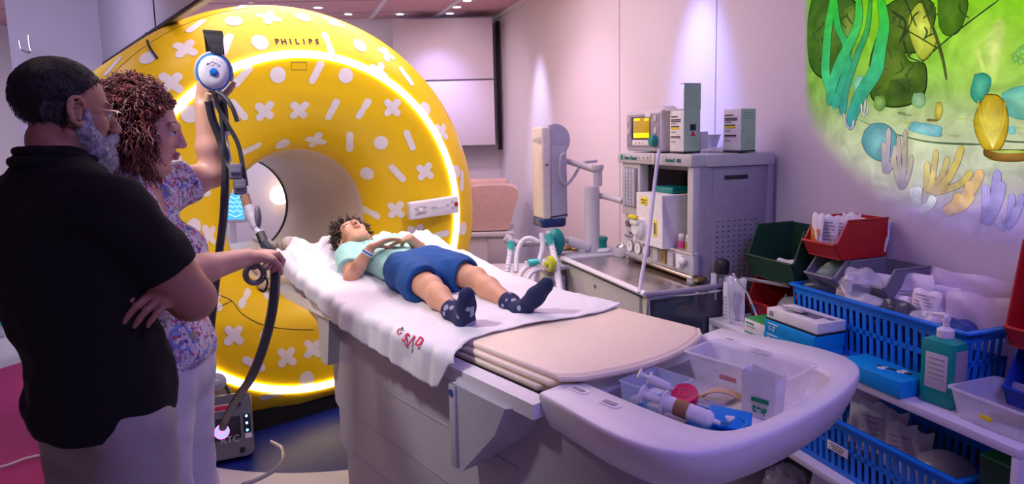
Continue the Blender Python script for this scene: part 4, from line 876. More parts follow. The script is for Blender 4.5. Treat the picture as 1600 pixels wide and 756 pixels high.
for i, (x, y, z, r, m, lab) in enumerate(((-1.82, -.215, .905, (.07, .045, .04), 'bag_dark', 'dark wrapped bag at the left end of the top basket'), (-1.72, -.12, .93, (.07, .05, .035), 'bag_clear', 'shiny clear bag at the back left of the top basket'), (-1.62, -.225, .915, (.08, .035, .03), 'bag_clear', 'flat clear bag in front of the tall packet'), (-1.49, -.225, .905, (.08, .035, .04), 'bag_dark', 'dark shiny bag in the middle of the top basket'), (-1.385, -.225, .905, (.07, .035, .035), 'bag_clear', 'clear bag right of the dark shiny bag'), (-1.31, -.215, .90, (.06, .04, .035), 'bag_navy', 'navy packet near the right end of the top basket'), (-1.62, -.15, .84, (.08, .05, .03), 'bag_navy', 'blue packet low in the middle of the top basket'), (-1.75, -.2, .80, (.1, .05, .04), 'bag_navy', 'blue packet at the bottom left of the top basket'), (-1.45, -.15, .80, (.12, .06, .04), 'bag_dark', 'dark bundle at the bottom of the top basket'))): crumple(lab, x, y, z, r, m, 5+i, Gs, 'wrapped_bundle')
# glove boxes
def gbox(name, lab, m, x, y, z, w, d, h, rz=0, lines=()):
    o = wthing(name, lab, 'box', x, y, z, rz, 'glove boxes on the shelf'); part('box_body', m, (0, 0, h/2), (w, d, h), par=o, r=.0012); return o
Zs = .7515
g1 = gbox('glove_box', 'lower blue glove box marked 7-8 on the white shelf', 'card_blue', -1.765, -.345, Zs, .235, .125, .040)
g2 = gbox('glove_box', 'upper blue glove box marked 6-7 under the white glove box', 'card_blue', -1.762, -.343, Zs+.0405, .235, .128, .042)
# (kept in front of the basket)
for g, s_, z_ in ((g1, '7-8', .016), (g2, '6-7', .016)): text('size_text', s_, .026, 'card_white', g, (-.080, -.0655, z_), F_, .0004, bold=.0006); part('brand_print', 'card_white', (-.075, -.0645 if g is g2 else -.063, .034), (.05, .0008, .004), par=g, r=.0002)
part('orange_corner', 'orange_label', (.095, .03, .0422), (.035, .04, .0008), par=g2, r=.0002)
g3 = gbox('glove_box', 'flat blue glove box marked 6 8 on its top, nearest the soap bottle', 'card_blue', -1.432, -.352, Zs, .225, .115, .048)
text('size_text', '6', .045, 'card_white', g3, (.005, -.005, .0483), basis((1, 0, 0), (0, 1, 0)), .0004, bold=.0012); text('size_text', '8', .045, 'card_white', g3, (.05, .02, .0483), basis((1, 0, 0), (0, 1, 0)), .0004, bold=.0012)
part('opening_slot', 'ink', (.03, .012, .0482), (.10, .014, .0008), par=g3, r=.0004, R=rotm(0, 0, .25))
g4 = gbox('glove_box', 'white and grey glove box with a glove poking out, on the blue boxes', 'card_white', -1.765, -.335, Zs+.083, .235, .12, .042, .02)
part('dark_band', 'ink', (0, 0, .004), (.238, .123, .008), par=g4, r=.001); part('opening', 'mach_dark', (.0, .0, .0425), (.14, .05, .001), par=g4, r=.0005); part('corner_print', 'mach_side', (-.095, -.0606, .025), (.02, .0008, .018), par=g4, r=.0003); part('top_print', 'mach_dark', (.09, .02, .0425), (.03, .02, .0008), par=g4, r=.0003)
pouch('white glove poking from the top of the white glove box', -1.80, -.335, Zs+.124, .09, .05, .014, 1.1, .3, 'paper', 'glove boxes on the shelf', name='disposable_glove', seed=31, cat_='glove')
g5 = gbox('tissue_carton', 'white carton with a green top left of the blue glove boxes', 'card_white', -1.945, -.335, Zs, .12, .12, .055); mat('grass_green', (.03, .32, .08), .5)
part('green_top', 'grass_green', (0, 0, .0556), (.121, .121, .0012), par=g5, r=.0003); part('green_edge', 'print_green', (0, -.0605, .003), (.12, .001, .005), par=g5, r=.0003); part('printed_word', 'print_green', (-.03, -.0605, .040), (.045, .001, .006), par=g5, r=.0003); part('printed_word', 'mach_side', (-.025, -.0605, .028), (.05, .001, .004), par=g5, r=.0003)
# pouch + syringe + strap next to the machine
pouch('standing grey textured pouch between the machine and the white shelf top', -2.16, -.33, .752, .10, .17, .03, -.08, .3, 'bag_clear', 'items at the left end of the shelf', name='bubble_pouch', seed=41)
o = pouch('long white syringe packet standing upright at the left end of the shelf', -2.125, -.385, .752, .028, .165, .012, .05, .2, 'paper', 'items at the left end of the shelf', name='syringe_packet', par_lines=('mach_side', .12, .75), seed=42)
mb = MB(); A_ = [fromW(*wyp(x, y, yy)) for x, y, yy in ((1146, 428, -.38), (1154, 440, -.36), (1166, 455, -.33), (1176, 478, -.30), (1184, 498, -.28))]; mb.tube(cat(A_, 6), .011, 8, flat=.25); o = mb.build('folded_strap', 'paper'); tag(o, 'white strap with a blue label hanging from the syringe packet to the shelf', 'strap')
mb = MB(); q = cat(A_, 6)[17:22]; mb.tube(q, .0118, 8, flat=.3); mb.build('blue_label', 'card_blue', o)
mb = MB(); mb.lathe([(.025, 0), (.028, .01), (.028, .05), (.02, .06)], 18, fromW(-2.235, -.33, .925)); 
o = mb.build('black_cap', 'black'); tag(o, 'black round cap on a hook at the right corner of the machine', 'cap')
pouch('narrow clear wrapper hanging below the black cap', -2.235, -.37, .82, .03, .11, .01, 0, .2, 'wrap', 'items at the left end of the shelf', seed=44)
# soap bottle
sb_ = wthing('soap_dispenser', 'teal green pump bottle with a white pump standing at the front of the shelf', 'pump bottle', -1.262, -.325, Zs, .10)
mat('soap_teal', (.0, .30, .24), .35)
mb = MB(); mb.loft([np.c_[rr(.092*k, .062*k, .008, 4), np.full(20, z)] for z, k in ((0, .96), (.004, 1), (.165, 1), (.178, .93), (.186, .55), (.19, .3))]); mb.build('bottle_body', 'soap_teal', sb_, 40)
part('label', 'mach_light', (.0, -.0318, .095), (.060, .001, .10), par=sb_, r=.0005); part('side_label', 'mach_side', (.0466, 0, .10), (.001, .05, .12), par=sb_, r=.0005)
for k in range(5): part('label_print', 'mach_side', (0, -.0325, .13-.014*k), (.045, .0006, .003), par=sb_, r=.0002)
mb = MB(); mb.lathe([(.020, .186), (.021, .19), (.021, .208), (.012, .214), (.008, .216), (.008, .236)], 20); mb.build('collar', 'white_plastic', sb_)
mb = MB(); mb.tube(cat([(.0, 0, .232), (.0, .0, .243), (-.012, -.002, .247), (-.035, -.004, .244)], 5), [.010]*6+[.008]*5+[.005]*5, 10); mb.build('pump_spout', 'white_plastic', sb_)
# clear container
cb = wthing('clear_container', 'clear plastic container at the right end of the shelf top', 'container', -1.105, -.29, Zs, .0); mb = MB(); shell_box(mb, .20, .18, .078, r=.018); mb.build('container_wall', 'frosted', cb); mat('coin', (.35, .22, .08), .4, metal=.4)
part('yellow_sticker', 'yellow_label', (.0, -.088, .03), (.03, .002, .012), par=cb, r=.0005)
pouch('brown strap coiled in the clear container', -1.09, -.27, .757, .12, .05, .015, 1.2, .2, 'coin', 'contents of the clear container', name='brown_strap', seed=51, cat_='strap')
pouch('hazy clear sleeve standing between the top basket and the right-hand bins', -1.195, -.14, .752, .05, .28, .035, -.05, .0, 'pack_film', 'items at the right end of the shelf', name='clear_sleeve', seed=52)
bin_('royal blue bin at the right end of the shelf, under the red one', 'blue_bin', -1.165, -1.01, -.235, -.03, .7515, .165)
bin_('red bin at the right edge of the picture, stacked on the royal blue bin', 'red_plastic', -1.165, -1.01, -.245, -.03, .93, .28, lip=.2)
pouch('purple-lit packet inside the right-hand red bin', -1.07, -.16, .95, .10, .14, .02, -.2, .2, 'pack_film', 'supplies in the bins', seed=55); pouch('white packet inside the royal blue bin', -1.08, -.17, .76, .10, .09, .02, -.3, .2, 'paper', 'supplies in the bins', seed=56)
# middle shelf contents
Gm = 'supplies in the lower blue basket'
for k, x in enumerate((-1.60, -1.545, -1.49, -1.44, -1.40)): pouch(['leftmost grey-white envelope standing in the lower basket', 'second envelope in the lower basket, with a dark fold', 'middle envelope in the lower basket', 'fourth envelope of the lower basket', 'rightmost grey envelope of the lower basket, next to the green bowl'][k], x, -.24-.02*(k % 2), .42, .085, .215-.012*k, .02, -.12-.05*(k % 3), .5, 'pack_white', Gm, par_lines=('mach_side', .5, .9) if k % 2 else None, seed=60+k)
bw = wthing('green_bowl', 'clear round bowl with green contents in the lower blue basket', 'bowl', -1.30, -.245, .415, 0, Gm)
mb = MB(); mb.lathe([(.04, .0), (.075, .03), (.085, .08), (.07, .13), (.03, .155), (.005, .16)], 28); mb.build('bowl_dome', 'bag_clear', bw, 60); mb = MB(); mb.lathe([(.035, .004), (.07, .032), (.079, .07), (.076, .075), (.01, .078)], 28); mb.build('green_contents', 'grass_green', bw, 60)
crumple('clear bag left of the green bowl in the lower basket', -1.37, -.30, .43, (.045, .04, .05), 'bag_clear', 31, Gm, 'wrapped_bundle')
crumple('dark bundle at the bottom of the lower basket', -1.55, -.25, .41, (.14, .08, .03), 'bag_dark', 32, Gm, 'wrapped_bundle')
gb2 = wthing('green_box', 'dark green box at the right end of the middle shelf', 'box', -1.085, -.22, .397); part('box_body', 'green_bin', (0, 0, .13), (.12, .22, .26), par=gb2, r=.004); part('box_lid', 'grass_green', (0, 0, .262), (.122, .222, .006), par=gb2, r=.002)
for i, (x, m, lab) in enumerate(((-1.72, 'bag_clear', 'clear crumpled bag on the bottom shelf, seen below the tray'), (-1.58, 'bag_dark', 'dark bag on the bottom shelf right of the clear one'), (-1.44, 'bag_green', 'greenish bag on the bottom shelf under the blue basket'), (-1.9, 'bag_clear', 'clear bag furthest left on the bottom shelf'))): crumple(lab, x, -.27, .075, (.08, .08, .09), m, 40+i, 'bags on the bottom shelf')
pouch('white packet standing on the bottom shelf below the tray tip', -1.66, -.34, .075, .12, .24, .02, -.2, .3, 'pack_white', 'bags on the bottom shelf', seed=71)
# ------------------------------------------------------------------ underwater picture on the right wall: projector light painted as flat glowing decals
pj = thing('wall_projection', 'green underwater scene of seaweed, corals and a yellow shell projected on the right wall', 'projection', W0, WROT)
pm_ = bpy.data.materials.new('projection_glow'); pm_.use_nodes = True; nt = pm_.node_tree; nt.nodes.clear()
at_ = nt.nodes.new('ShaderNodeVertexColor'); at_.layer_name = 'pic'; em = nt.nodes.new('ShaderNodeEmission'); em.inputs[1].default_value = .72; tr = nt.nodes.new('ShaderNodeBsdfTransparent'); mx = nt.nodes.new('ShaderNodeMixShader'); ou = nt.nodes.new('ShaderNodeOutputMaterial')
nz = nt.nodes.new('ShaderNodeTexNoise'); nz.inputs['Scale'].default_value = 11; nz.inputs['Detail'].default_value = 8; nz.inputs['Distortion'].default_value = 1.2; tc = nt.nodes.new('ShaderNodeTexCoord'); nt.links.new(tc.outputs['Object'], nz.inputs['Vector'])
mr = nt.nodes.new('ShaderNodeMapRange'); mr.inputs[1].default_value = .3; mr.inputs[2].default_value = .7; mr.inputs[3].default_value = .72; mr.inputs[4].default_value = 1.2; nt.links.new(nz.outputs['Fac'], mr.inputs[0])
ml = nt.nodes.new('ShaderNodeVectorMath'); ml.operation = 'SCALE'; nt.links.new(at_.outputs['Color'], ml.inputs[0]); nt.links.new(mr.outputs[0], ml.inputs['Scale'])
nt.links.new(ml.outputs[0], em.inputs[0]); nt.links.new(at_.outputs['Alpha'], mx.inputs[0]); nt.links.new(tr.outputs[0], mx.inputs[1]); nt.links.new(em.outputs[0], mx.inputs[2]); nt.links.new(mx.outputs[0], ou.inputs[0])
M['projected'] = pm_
EDGE = [(1230, 60), (1262, 165), (1290, 215), (1335, 262), (1380, 300), (1430, 335), (1500, 356), (1600, 372), (1800, 400)]
ex = np.array([e[0] for e in EDGE], float); ey = np.array([e[1] for e in EDGE], float)
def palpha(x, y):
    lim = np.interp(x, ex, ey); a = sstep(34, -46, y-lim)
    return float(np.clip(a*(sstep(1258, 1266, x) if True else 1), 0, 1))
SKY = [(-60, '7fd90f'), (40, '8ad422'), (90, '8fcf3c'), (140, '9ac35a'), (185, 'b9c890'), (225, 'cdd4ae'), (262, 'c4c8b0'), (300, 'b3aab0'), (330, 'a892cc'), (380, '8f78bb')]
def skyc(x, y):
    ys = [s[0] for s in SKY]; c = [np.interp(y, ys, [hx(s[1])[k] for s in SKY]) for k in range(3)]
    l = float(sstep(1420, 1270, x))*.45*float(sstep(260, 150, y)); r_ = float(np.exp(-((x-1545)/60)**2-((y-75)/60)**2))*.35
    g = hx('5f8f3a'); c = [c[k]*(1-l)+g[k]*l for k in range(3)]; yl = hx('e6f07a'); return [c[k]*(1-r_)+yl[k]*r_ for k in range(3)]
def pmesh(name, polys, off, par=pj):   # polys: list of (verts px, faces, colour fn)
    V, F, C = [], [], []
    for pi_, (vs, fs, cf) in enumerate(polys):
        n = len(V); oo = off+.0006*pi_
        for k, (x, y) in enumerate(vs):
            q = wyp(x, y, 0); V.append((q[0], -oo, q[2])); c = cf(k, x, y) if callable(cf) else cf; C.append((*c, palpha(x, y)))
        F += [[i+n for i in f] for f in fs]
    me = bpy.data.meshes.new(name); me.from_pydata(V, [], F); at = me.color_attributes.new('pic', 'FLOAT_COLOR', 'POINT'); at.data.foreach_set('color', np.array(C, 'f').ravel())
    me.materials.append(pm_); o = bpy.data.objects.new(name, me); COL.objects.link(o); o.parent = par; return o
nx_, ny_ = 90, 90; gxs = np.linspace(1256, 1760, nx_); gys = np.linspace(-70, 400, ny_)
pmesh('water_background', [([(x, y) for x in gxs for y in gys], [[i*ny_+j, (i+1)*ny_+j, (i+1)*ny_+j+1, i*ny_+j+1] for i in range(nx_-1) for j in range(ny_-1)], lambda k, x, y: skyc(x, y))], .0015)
def Z(pts): return [(1240+x*.503, y*.503) for x, y in pts]
def ribbon(pts, w, c1, c2, out='14240c'):
    P = cat(np.array(Z(pts)), 8)[:, :2] if False else cat(Z(pts), 8); T = np.gradient(P, axis=0); T /= np.linalg.norm(T, axis=1)[:, None]; N_ = np.stack([-T[:, 1], T[:, 0]], 1); n = len(P)
    ws = (w if hasattr(w, '__len__') else [w*.5]*n); ws = np.interp(np.linspace(0, 1, n), np.linspace(0, 1, len(ws)), ws)[:, None]*.36*(1-np.abs(np.linspace(-1, 1, n))**10)[:, None]**.5+.05
    a, b_ = hx(c1), hx(c2); fs = [[i, i+1, n+i+1, n+i] for i in range(n-1)]
    mk = lambda k_: [tuple(p) for p in P+N_*(ws+k_)]+[tuple(p) for p in P-N_*(ws+k_)]
    col = lambda k, x, y: [a[j]+(b_[j]-a[j])*((k % n)/(n-1)) for j in range(3)]
    return (mk(.7), fs, [v*1.6+.02 for v in hx(out)]), (mk(0), fs, col)
def blob(pts, c1, c2=None, out=None, k=1.04):
    P = cat(Z(pts+pts[:1]), 5)[:-1]; c = P.mean(0); n = len(P); a = hx(c1); b_ = hx(c2 or c1); fs = [[0, i+1, (i+1) % n+1] for i in range(n)]
    def cf(kk, x, y): t = 0 if kk == 0 else 1; return [a[j]*(1-t)+b_[j]*t for j in range(3)]
    A_ = ([tuple(c)]+[tuple(p) for p in P], fs, cf); O_ = ([tuple(c)]+[tuple(c+(p-c)*k+0) for p in P], fs, hx(out or '1c2c14')); return O_, A_
def put(name, items, off): 
    for i, it in enumerate(items): pmesh(name if name != 'seaweed' else 'seaweed_strand', [it[0], it[1]], off+.00003*i)
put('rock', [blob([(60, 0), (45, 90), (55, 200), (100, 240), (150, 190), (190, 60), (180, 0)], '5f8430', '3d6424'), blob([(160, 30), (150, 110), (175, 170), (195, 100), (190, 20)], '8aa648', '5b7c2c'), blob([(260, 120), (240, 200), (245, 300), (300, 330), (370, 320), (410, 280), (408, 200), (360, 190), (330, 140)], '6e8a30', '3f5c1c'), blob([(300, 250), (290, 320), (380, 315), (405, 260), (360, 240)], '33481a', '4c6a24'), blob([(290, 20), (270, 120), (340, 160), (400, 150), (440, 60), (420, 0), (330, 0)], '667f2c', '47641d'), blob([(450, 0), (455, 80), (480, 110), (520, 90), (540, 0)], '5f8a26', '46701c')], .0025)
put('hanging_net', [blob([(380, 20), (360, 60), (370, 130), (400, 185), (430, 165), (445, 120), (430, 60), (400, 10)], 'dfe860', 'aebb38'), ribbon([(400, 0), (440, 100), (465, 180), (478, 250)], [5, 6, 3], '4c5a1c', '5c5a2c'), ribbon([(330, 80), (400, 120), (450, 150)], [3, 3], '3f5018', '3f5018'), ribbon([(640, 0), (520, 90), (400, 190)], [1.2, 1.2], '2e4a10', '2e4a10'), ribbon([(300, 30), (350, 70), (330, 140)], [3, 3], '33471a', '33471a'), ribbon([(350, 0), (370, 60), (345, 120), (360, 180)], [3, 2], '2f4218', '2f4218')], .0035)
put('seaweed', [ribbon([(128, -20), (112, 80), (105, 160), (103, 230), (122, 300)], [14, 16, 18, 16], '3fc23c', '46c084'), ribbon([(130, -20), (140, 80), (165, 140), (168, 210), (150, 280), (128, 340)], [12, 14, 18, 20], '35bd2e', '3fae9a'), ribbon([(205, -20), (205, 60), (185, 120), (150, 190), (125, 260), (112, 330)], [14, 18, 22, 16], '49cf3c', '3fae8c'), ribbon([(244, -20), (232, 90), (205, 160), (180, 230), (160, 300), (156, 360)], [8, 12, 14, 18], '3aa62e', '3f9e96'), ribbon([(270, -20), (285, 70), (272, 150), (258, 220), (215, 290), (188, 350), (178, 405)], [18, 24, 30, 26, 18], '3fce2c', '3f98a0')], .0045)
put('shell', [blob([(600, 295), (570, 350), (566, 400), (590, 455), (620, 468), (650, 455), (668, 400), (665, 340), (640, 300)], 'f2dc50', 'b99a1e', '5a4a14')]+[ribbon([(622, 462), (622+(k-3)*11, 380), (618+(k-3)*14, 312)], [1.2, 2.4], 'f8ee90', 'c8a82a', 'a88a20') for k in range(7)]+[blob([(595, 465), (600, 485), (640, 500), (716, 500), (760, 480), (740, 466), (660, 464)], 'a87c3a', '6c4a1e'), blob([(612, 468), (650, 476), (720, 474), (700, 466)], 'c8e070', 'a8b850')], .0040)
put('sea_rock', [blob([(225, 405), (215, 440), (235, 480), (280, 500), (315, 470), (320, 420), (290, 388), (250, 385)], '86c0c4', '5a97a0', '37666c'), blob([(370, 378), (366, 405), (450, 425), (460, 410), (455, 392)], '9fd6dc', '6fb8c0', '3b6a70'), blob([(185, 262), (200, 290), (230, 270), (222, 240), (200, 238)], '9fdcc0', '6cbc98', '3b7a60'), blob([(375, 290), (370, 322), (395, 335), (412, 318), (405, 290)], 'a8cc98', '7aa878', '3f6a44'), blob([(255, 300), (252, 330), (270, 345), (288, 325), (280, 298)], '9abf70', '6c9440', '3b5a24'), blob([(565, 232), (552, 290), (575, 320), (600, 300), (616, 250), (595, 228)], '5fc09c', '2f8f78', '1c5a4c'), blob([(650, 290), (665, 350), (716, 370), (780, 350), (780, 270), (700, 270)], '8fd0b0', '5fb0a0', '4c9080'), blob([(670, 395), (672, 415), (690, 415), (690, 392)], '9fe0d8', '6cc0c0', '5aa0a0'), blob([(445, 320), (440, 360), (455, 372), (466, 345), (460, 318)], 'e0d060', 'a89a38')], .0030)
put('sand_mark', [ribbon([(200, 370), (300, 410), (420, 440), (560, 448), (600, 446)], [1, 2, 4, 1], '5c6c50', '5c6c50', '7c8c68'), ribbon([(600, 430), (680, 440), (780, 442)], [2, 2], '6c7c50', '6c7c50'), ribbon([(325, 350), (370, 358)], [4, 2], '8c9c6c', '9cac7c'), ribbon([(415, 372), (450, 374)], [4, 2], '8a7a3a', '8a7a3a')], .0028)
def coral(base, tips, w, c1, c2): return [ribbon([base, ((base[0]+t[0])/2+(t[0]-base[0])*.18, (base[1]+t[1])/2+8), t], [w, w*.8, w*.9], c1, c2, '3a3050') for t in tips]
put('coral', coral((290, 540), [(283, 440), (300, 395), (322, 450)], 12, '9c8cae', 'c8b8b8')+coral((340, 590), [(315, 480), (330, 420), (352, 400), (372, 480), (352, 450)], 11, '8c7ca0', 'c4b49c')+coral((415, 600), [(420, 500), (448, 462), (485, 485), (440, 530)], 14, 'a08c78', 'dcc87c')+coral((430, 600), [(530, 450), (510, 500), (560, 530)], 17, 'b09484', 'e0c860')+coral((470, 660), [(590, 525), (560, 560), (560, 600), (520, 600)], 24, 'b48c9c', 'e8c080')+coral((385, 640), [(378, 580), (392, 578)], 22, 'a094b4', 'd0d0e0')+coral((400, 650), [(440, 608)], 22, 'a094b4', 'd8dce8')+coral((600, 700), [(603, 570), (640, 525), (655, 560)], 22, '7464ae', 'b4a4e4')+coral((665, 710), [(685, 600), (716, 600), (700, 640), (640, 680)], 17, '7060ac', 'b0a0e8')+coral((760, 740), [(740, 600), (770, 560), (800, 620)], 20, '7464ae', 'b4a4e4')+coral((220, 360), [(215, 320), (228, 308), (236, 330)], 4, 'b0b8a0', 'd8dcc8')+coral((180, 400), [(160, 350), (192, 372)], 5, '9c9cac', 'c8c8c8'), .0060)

_r = random.Random(9)
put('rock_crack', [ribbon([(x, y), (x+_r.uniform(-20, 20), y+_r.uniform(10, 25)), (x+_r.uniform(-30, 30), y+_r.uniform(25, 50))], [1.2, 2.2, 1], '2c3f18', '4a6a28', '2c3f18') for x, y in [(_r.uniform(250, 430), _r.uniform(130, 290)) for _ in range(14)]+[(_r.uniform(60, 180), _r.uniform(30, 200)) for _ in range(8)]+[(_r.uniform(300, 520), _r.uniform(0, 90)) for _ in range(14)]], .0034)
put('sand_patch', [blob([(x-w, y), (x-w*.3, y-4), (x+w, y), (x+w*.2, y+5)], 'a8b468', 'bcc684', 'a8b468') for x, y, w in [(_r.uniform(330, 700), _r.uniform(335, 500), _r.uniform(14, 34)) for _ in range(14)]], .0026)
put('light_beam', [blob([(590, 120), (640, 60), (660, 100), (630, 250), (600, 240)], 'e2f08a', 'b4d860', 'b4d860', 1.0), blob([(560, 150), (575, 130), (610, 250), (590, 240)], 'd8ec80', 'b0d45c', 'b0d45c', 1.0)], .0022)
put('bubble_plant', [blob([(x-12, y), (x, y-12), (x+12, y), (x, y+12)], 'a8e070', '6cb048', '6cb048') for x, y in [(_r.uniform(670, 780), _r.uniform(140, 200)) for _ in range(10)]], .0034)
# ------------------------------------------------------------------ sculpting with distance fields
def _n(v): v = np.array(v, float); return v/(np.linalg.norm(v)+1e-12)
def wob(P, s, seed=0):
    x, y, z = P[..., 0]*s+seed*1.7, P[..., 1]*s-seed*2.3, P[..., 2]*s+seed
    return (np.sin(x+1.7*np.sin(y*.8))+np.sin(y*1.3+1.3*np.sin(z*.9+1))+np.sin(z*1.1+1.5*np.sin(x*.7+2)))/3
class Field:
    def __init__(s, lo, hi, vox):
        s.lo = np.array(lo, float); s.vox = vox; s.n = np.ceil((np.array(hi)-s.lo)/vox).astype(int)+1; s.D = np.full(s.n, .05, np.float32)
        s.ax = [s.lo[i]+np.arange(s.n[i])*vox for i in range(3)]
    def _sub(s, a, b, m):
        i0 = np.maximum(((np.array(a)-m-s.lo)/s.vox).astype(int), 0); i1 = np.minimum(((np.array(b)+m-s.lo)/s.vox).astype(int)+2, s.n)
        if (i1 <= i0).any(): return None, None
        sl = tuple(slice(i0[k], i1[k]) for k in range(3)); X = np.stack(np.meshgrid(*[s.ax[k][sl[k]] for k in range(3)], indexing='ij'), -1); return sl, X
    def _mix(s, sl, d, k, mode):
        D = s.D[sl]
        if mode == 'cut': d = -d; h = np.maximum(k-np.abs(D-d), 0)/max(k, 1e-6); s.D[sl] = np.maximum(D, d)+h*h*k/4
        else: h = np.maximum(k-np.abs(D-d), 0)/max(k, 1e-6); s.D[sl] = np.minimum(D, d)-h*h*k/4
    def cap(s, a, b, ra, rb=None, k=.015, mode='add', flat=None):
        a = np.array(a, float); b = np.array(b, float); rb = ra if rb is None else rb; R = max(ra, rb)
        sl, X = s._sub(np.minimum(a, b)-R, np.maximum(a, b)+R, .03+k)
        if sl is None: return s
        ab = b-a; t = np.clip(((X-a) @ ab)/(ab@ab+1e-12), 0, 1); v = X-(a+t[..., None]*ab)
        if flat is not None: ax, f = flat; ax = _n(ax); c = v @ ax; v = v+np.multiply.outer(c*(1/f-1), ax)
        s._mix(sl, (np.linalg.norm(v, axis=-1)-(ra+(rb-ra)*t)).astype(np.float32), k, mode); return s
    def chain(s, pts, rs, k=.015, **kw):
        for i in range(len(pts)-1): s.cap(pts[i], pts[i+1], rs[i], rs[i+1], k, **kw)
        return s
    def ell(s, c, r, R=None, k=.015, mode='add'):
        c = np.array(c, float); r = np.array(r, float); m = r.max(); sl, X = s._sub(c-m, c+m, .03+k)
        if sl is None: return s
        q = X-c; q = q if R is None else q @ np.asarray(R)
        k0 = np.linalg.norm(q/r, axis=-1); k1 = np.linalg.norm(q/(r*r), axis=-1)+1e-9; s._mix(sl, (k0*(k0-1)/k1).astype(np.float32), k, mode); return s
    def half(s, p, n_, k=.004):   # remove everything on the side n points to
        X = np.stack(np.meshgrid(*s.ax, indexing='ij'), -1) if s.D.size < 4e6 else None
        n_ = _n(n_); d = (s.ax[0][:, None, None]-p[0])*n_[0]+(s.ax[1][None, :, None]-p[1])*n_[1]+(s.ax[2][None, None, :]-p[2])*n_[2]
        d = d.astype(np.float32); h = np.maximum(k-np.abs(s.D-d), 0)/k; s.D = np.maximum(s.D, d)+h*h*k/4; return s
    def ripple(s, amp, sc_, seed=0, aniso=(1, 1, 1)):
        X = np.stack(np.meshgrid(*s.ax, indexing='ij'), -1)*np.array(aniso) if s.D.size < 6e6 else None
        if X is None:
            for i in range(s.n[0]):
                Y = np.stack(np.meshgrid(s.ax[0][i:i+1], s.ax[1], s.ax[2], indexing='ij'), -1)*np.array(aniso); s.D[i:i+1] += (amp*wob(Y, sc_, seed)).astype(np.float32)
        else: s.D += (amp*wob(X, sc_, seed)).astype(np.float32)
        return s
    def mesh(s):
        D = s.D; ins = D < 0; nx, ny, nz_ = D.shape
        c = ins[:-1, :-1, :-1].astype(np.int8); tot = np.zeros_like(c)
        for dx in (0, 1):
            for dy in (0, 1):
                for dz in (0, 1): tot += ins[dx:nx-1+dx, dy:ny-1+dy, dz:nz_-1+dz]
        act = (tot > 0) & (tot < 8); idx = np.argwhere(act); vid = np.full(act.shape, -1, np.int64); vid[act] = np.arange(len(idx))
        acc = np.zeros((len(idx), 3)); cnt = np.zeros(len(idx)); I = idx
        for ax_ in range(3):
            o = [k for k in range(3) if k != ax_]
            for u in (0, 1):
                for v in (0, 1):
                    p = I.copy(); p[:, o[0]] += u; p[:, o[1]] += v; q = p.copy(); q[:, ax_] += 1
                    a = D[p[:, 0], p[:, 1], p[:, 2]]; b = D[q[:, 0], q[:, 1], q[:, 2]]; m = (a < 0) != (b < 0); t = np.where(m, a/(a-b+1e-20), 0)
                    w_ = p-I+0.; w_[:, ax_] = t; acc[m] += w_[m]; cnt[m] += 1
        V = s.lo+s.vox*(I+acc/np.maximum(cnt, 1)[:, None]); F = []
        for ax_ in range(3):
            o = [k for k in range(3) if k != ax_]; A = np.moveaxis(ins, ax_, 0); m = A[:-1] != A[1:]; m[:, 0, :] = False; m[:, :, 0] = False; m = m[:, :-1, :-1] if False else m
            w_ = np.argwhere(m); w_ = w_[(w_[:, 1] > 0) & (w_[:, 2] > 0) & (w_[:, 1] < A.shape[1]-1) & (w_[:, 2] < A.shape[2]-1)]
            Vv = np.moveaxis(vid, ax_, 0); i, j, k_ = w_.T
            q = np.stack([Vv[i, j-1, k_-1], Vv[i, j, k_-1], Vv[i, j, k_], Vv[i, j-1, k_]], 1); fl = A[i, j, k_]
            if ax_ == 1: fl = ~fl
            q[~fl] = q[~fl][:, ::-1]; F.append(q[(q >= 0).all(1)])
        return V, np.concatenate(F)
def solid(name, field, mats, parent=None, idxfn=None, smooth_it=1):
    V, F = field.mesh()
    # light Laplacian smoothing to remove the grid's terraces
    for _ in range(smooth_it):
        S = np.zeros_like(V); C_ = np.zeros(len(V))
        for a, b in ((0, 1), (1, 2), (2, 3), (3, 0)):
            np.add.at(S, F[:, a], V[F[:, b]]); np.add.at(S, F[:, b], V[F[:, a]]); np.add.at(C_, F[:, a], 1); np.add.at(C_, F[:, b], 1)
        V = V*.5+.5*S/np.maximum(C_, 1)[:, None]
    me = bpy.data.meshes.new(name); me.vertices.add(len(V)); me.vertices.foreach_set('co', V.ravel())
    me.loops.add(len(F)*4); me.loops.foreach_set('vertex_index', F.ravel().astype(np.int32)); me.polygons.add(len(F)); me.polygons.foreach_set('loop_start', np.arange(0, len(F)*4, 4, dtype=np.int32)); me.polygons.foreach_set('loop_total', np.full(len(F), 4, np.int32))
    for m in (mats if isinstance(mats, (list, tuple)) else [mats]): me.materials.append(M[m])
    if idxfn is not None: me.polygons.foreach_set('material_index', idxfn(V[F].mean(1)).astype(np.int32))
    me.update(calc_edges=True); me.validate(); me.polygons.foreach_set('use_smooth', [True]*len(me.polygons))
    o = bpy.data.objects.new(name, me); COL.objects.link(o); o.parent = parent; return o
def frame(az, pitch=0., roll=0.):   # columns forward, left, up ; az measured clockwise from +Y ; pitch>0 looks down
    f = np.array([math.sin(az), math.cos(az), 0]); l = np.array([-math.cos(az), math.sin(az), 0]); u = np.array([0, 0, 1.])
    f2 = f*math.cos(pitch)-u*math.sin(pitch); u2 = f*math.sin(pitch)+u*math.cos(pitch); l2 = l*math.cos(roll)+u2*math.sin(roll); u3 = np.cross(f2, l2); return np.stack([f2, l2, u3], 1)
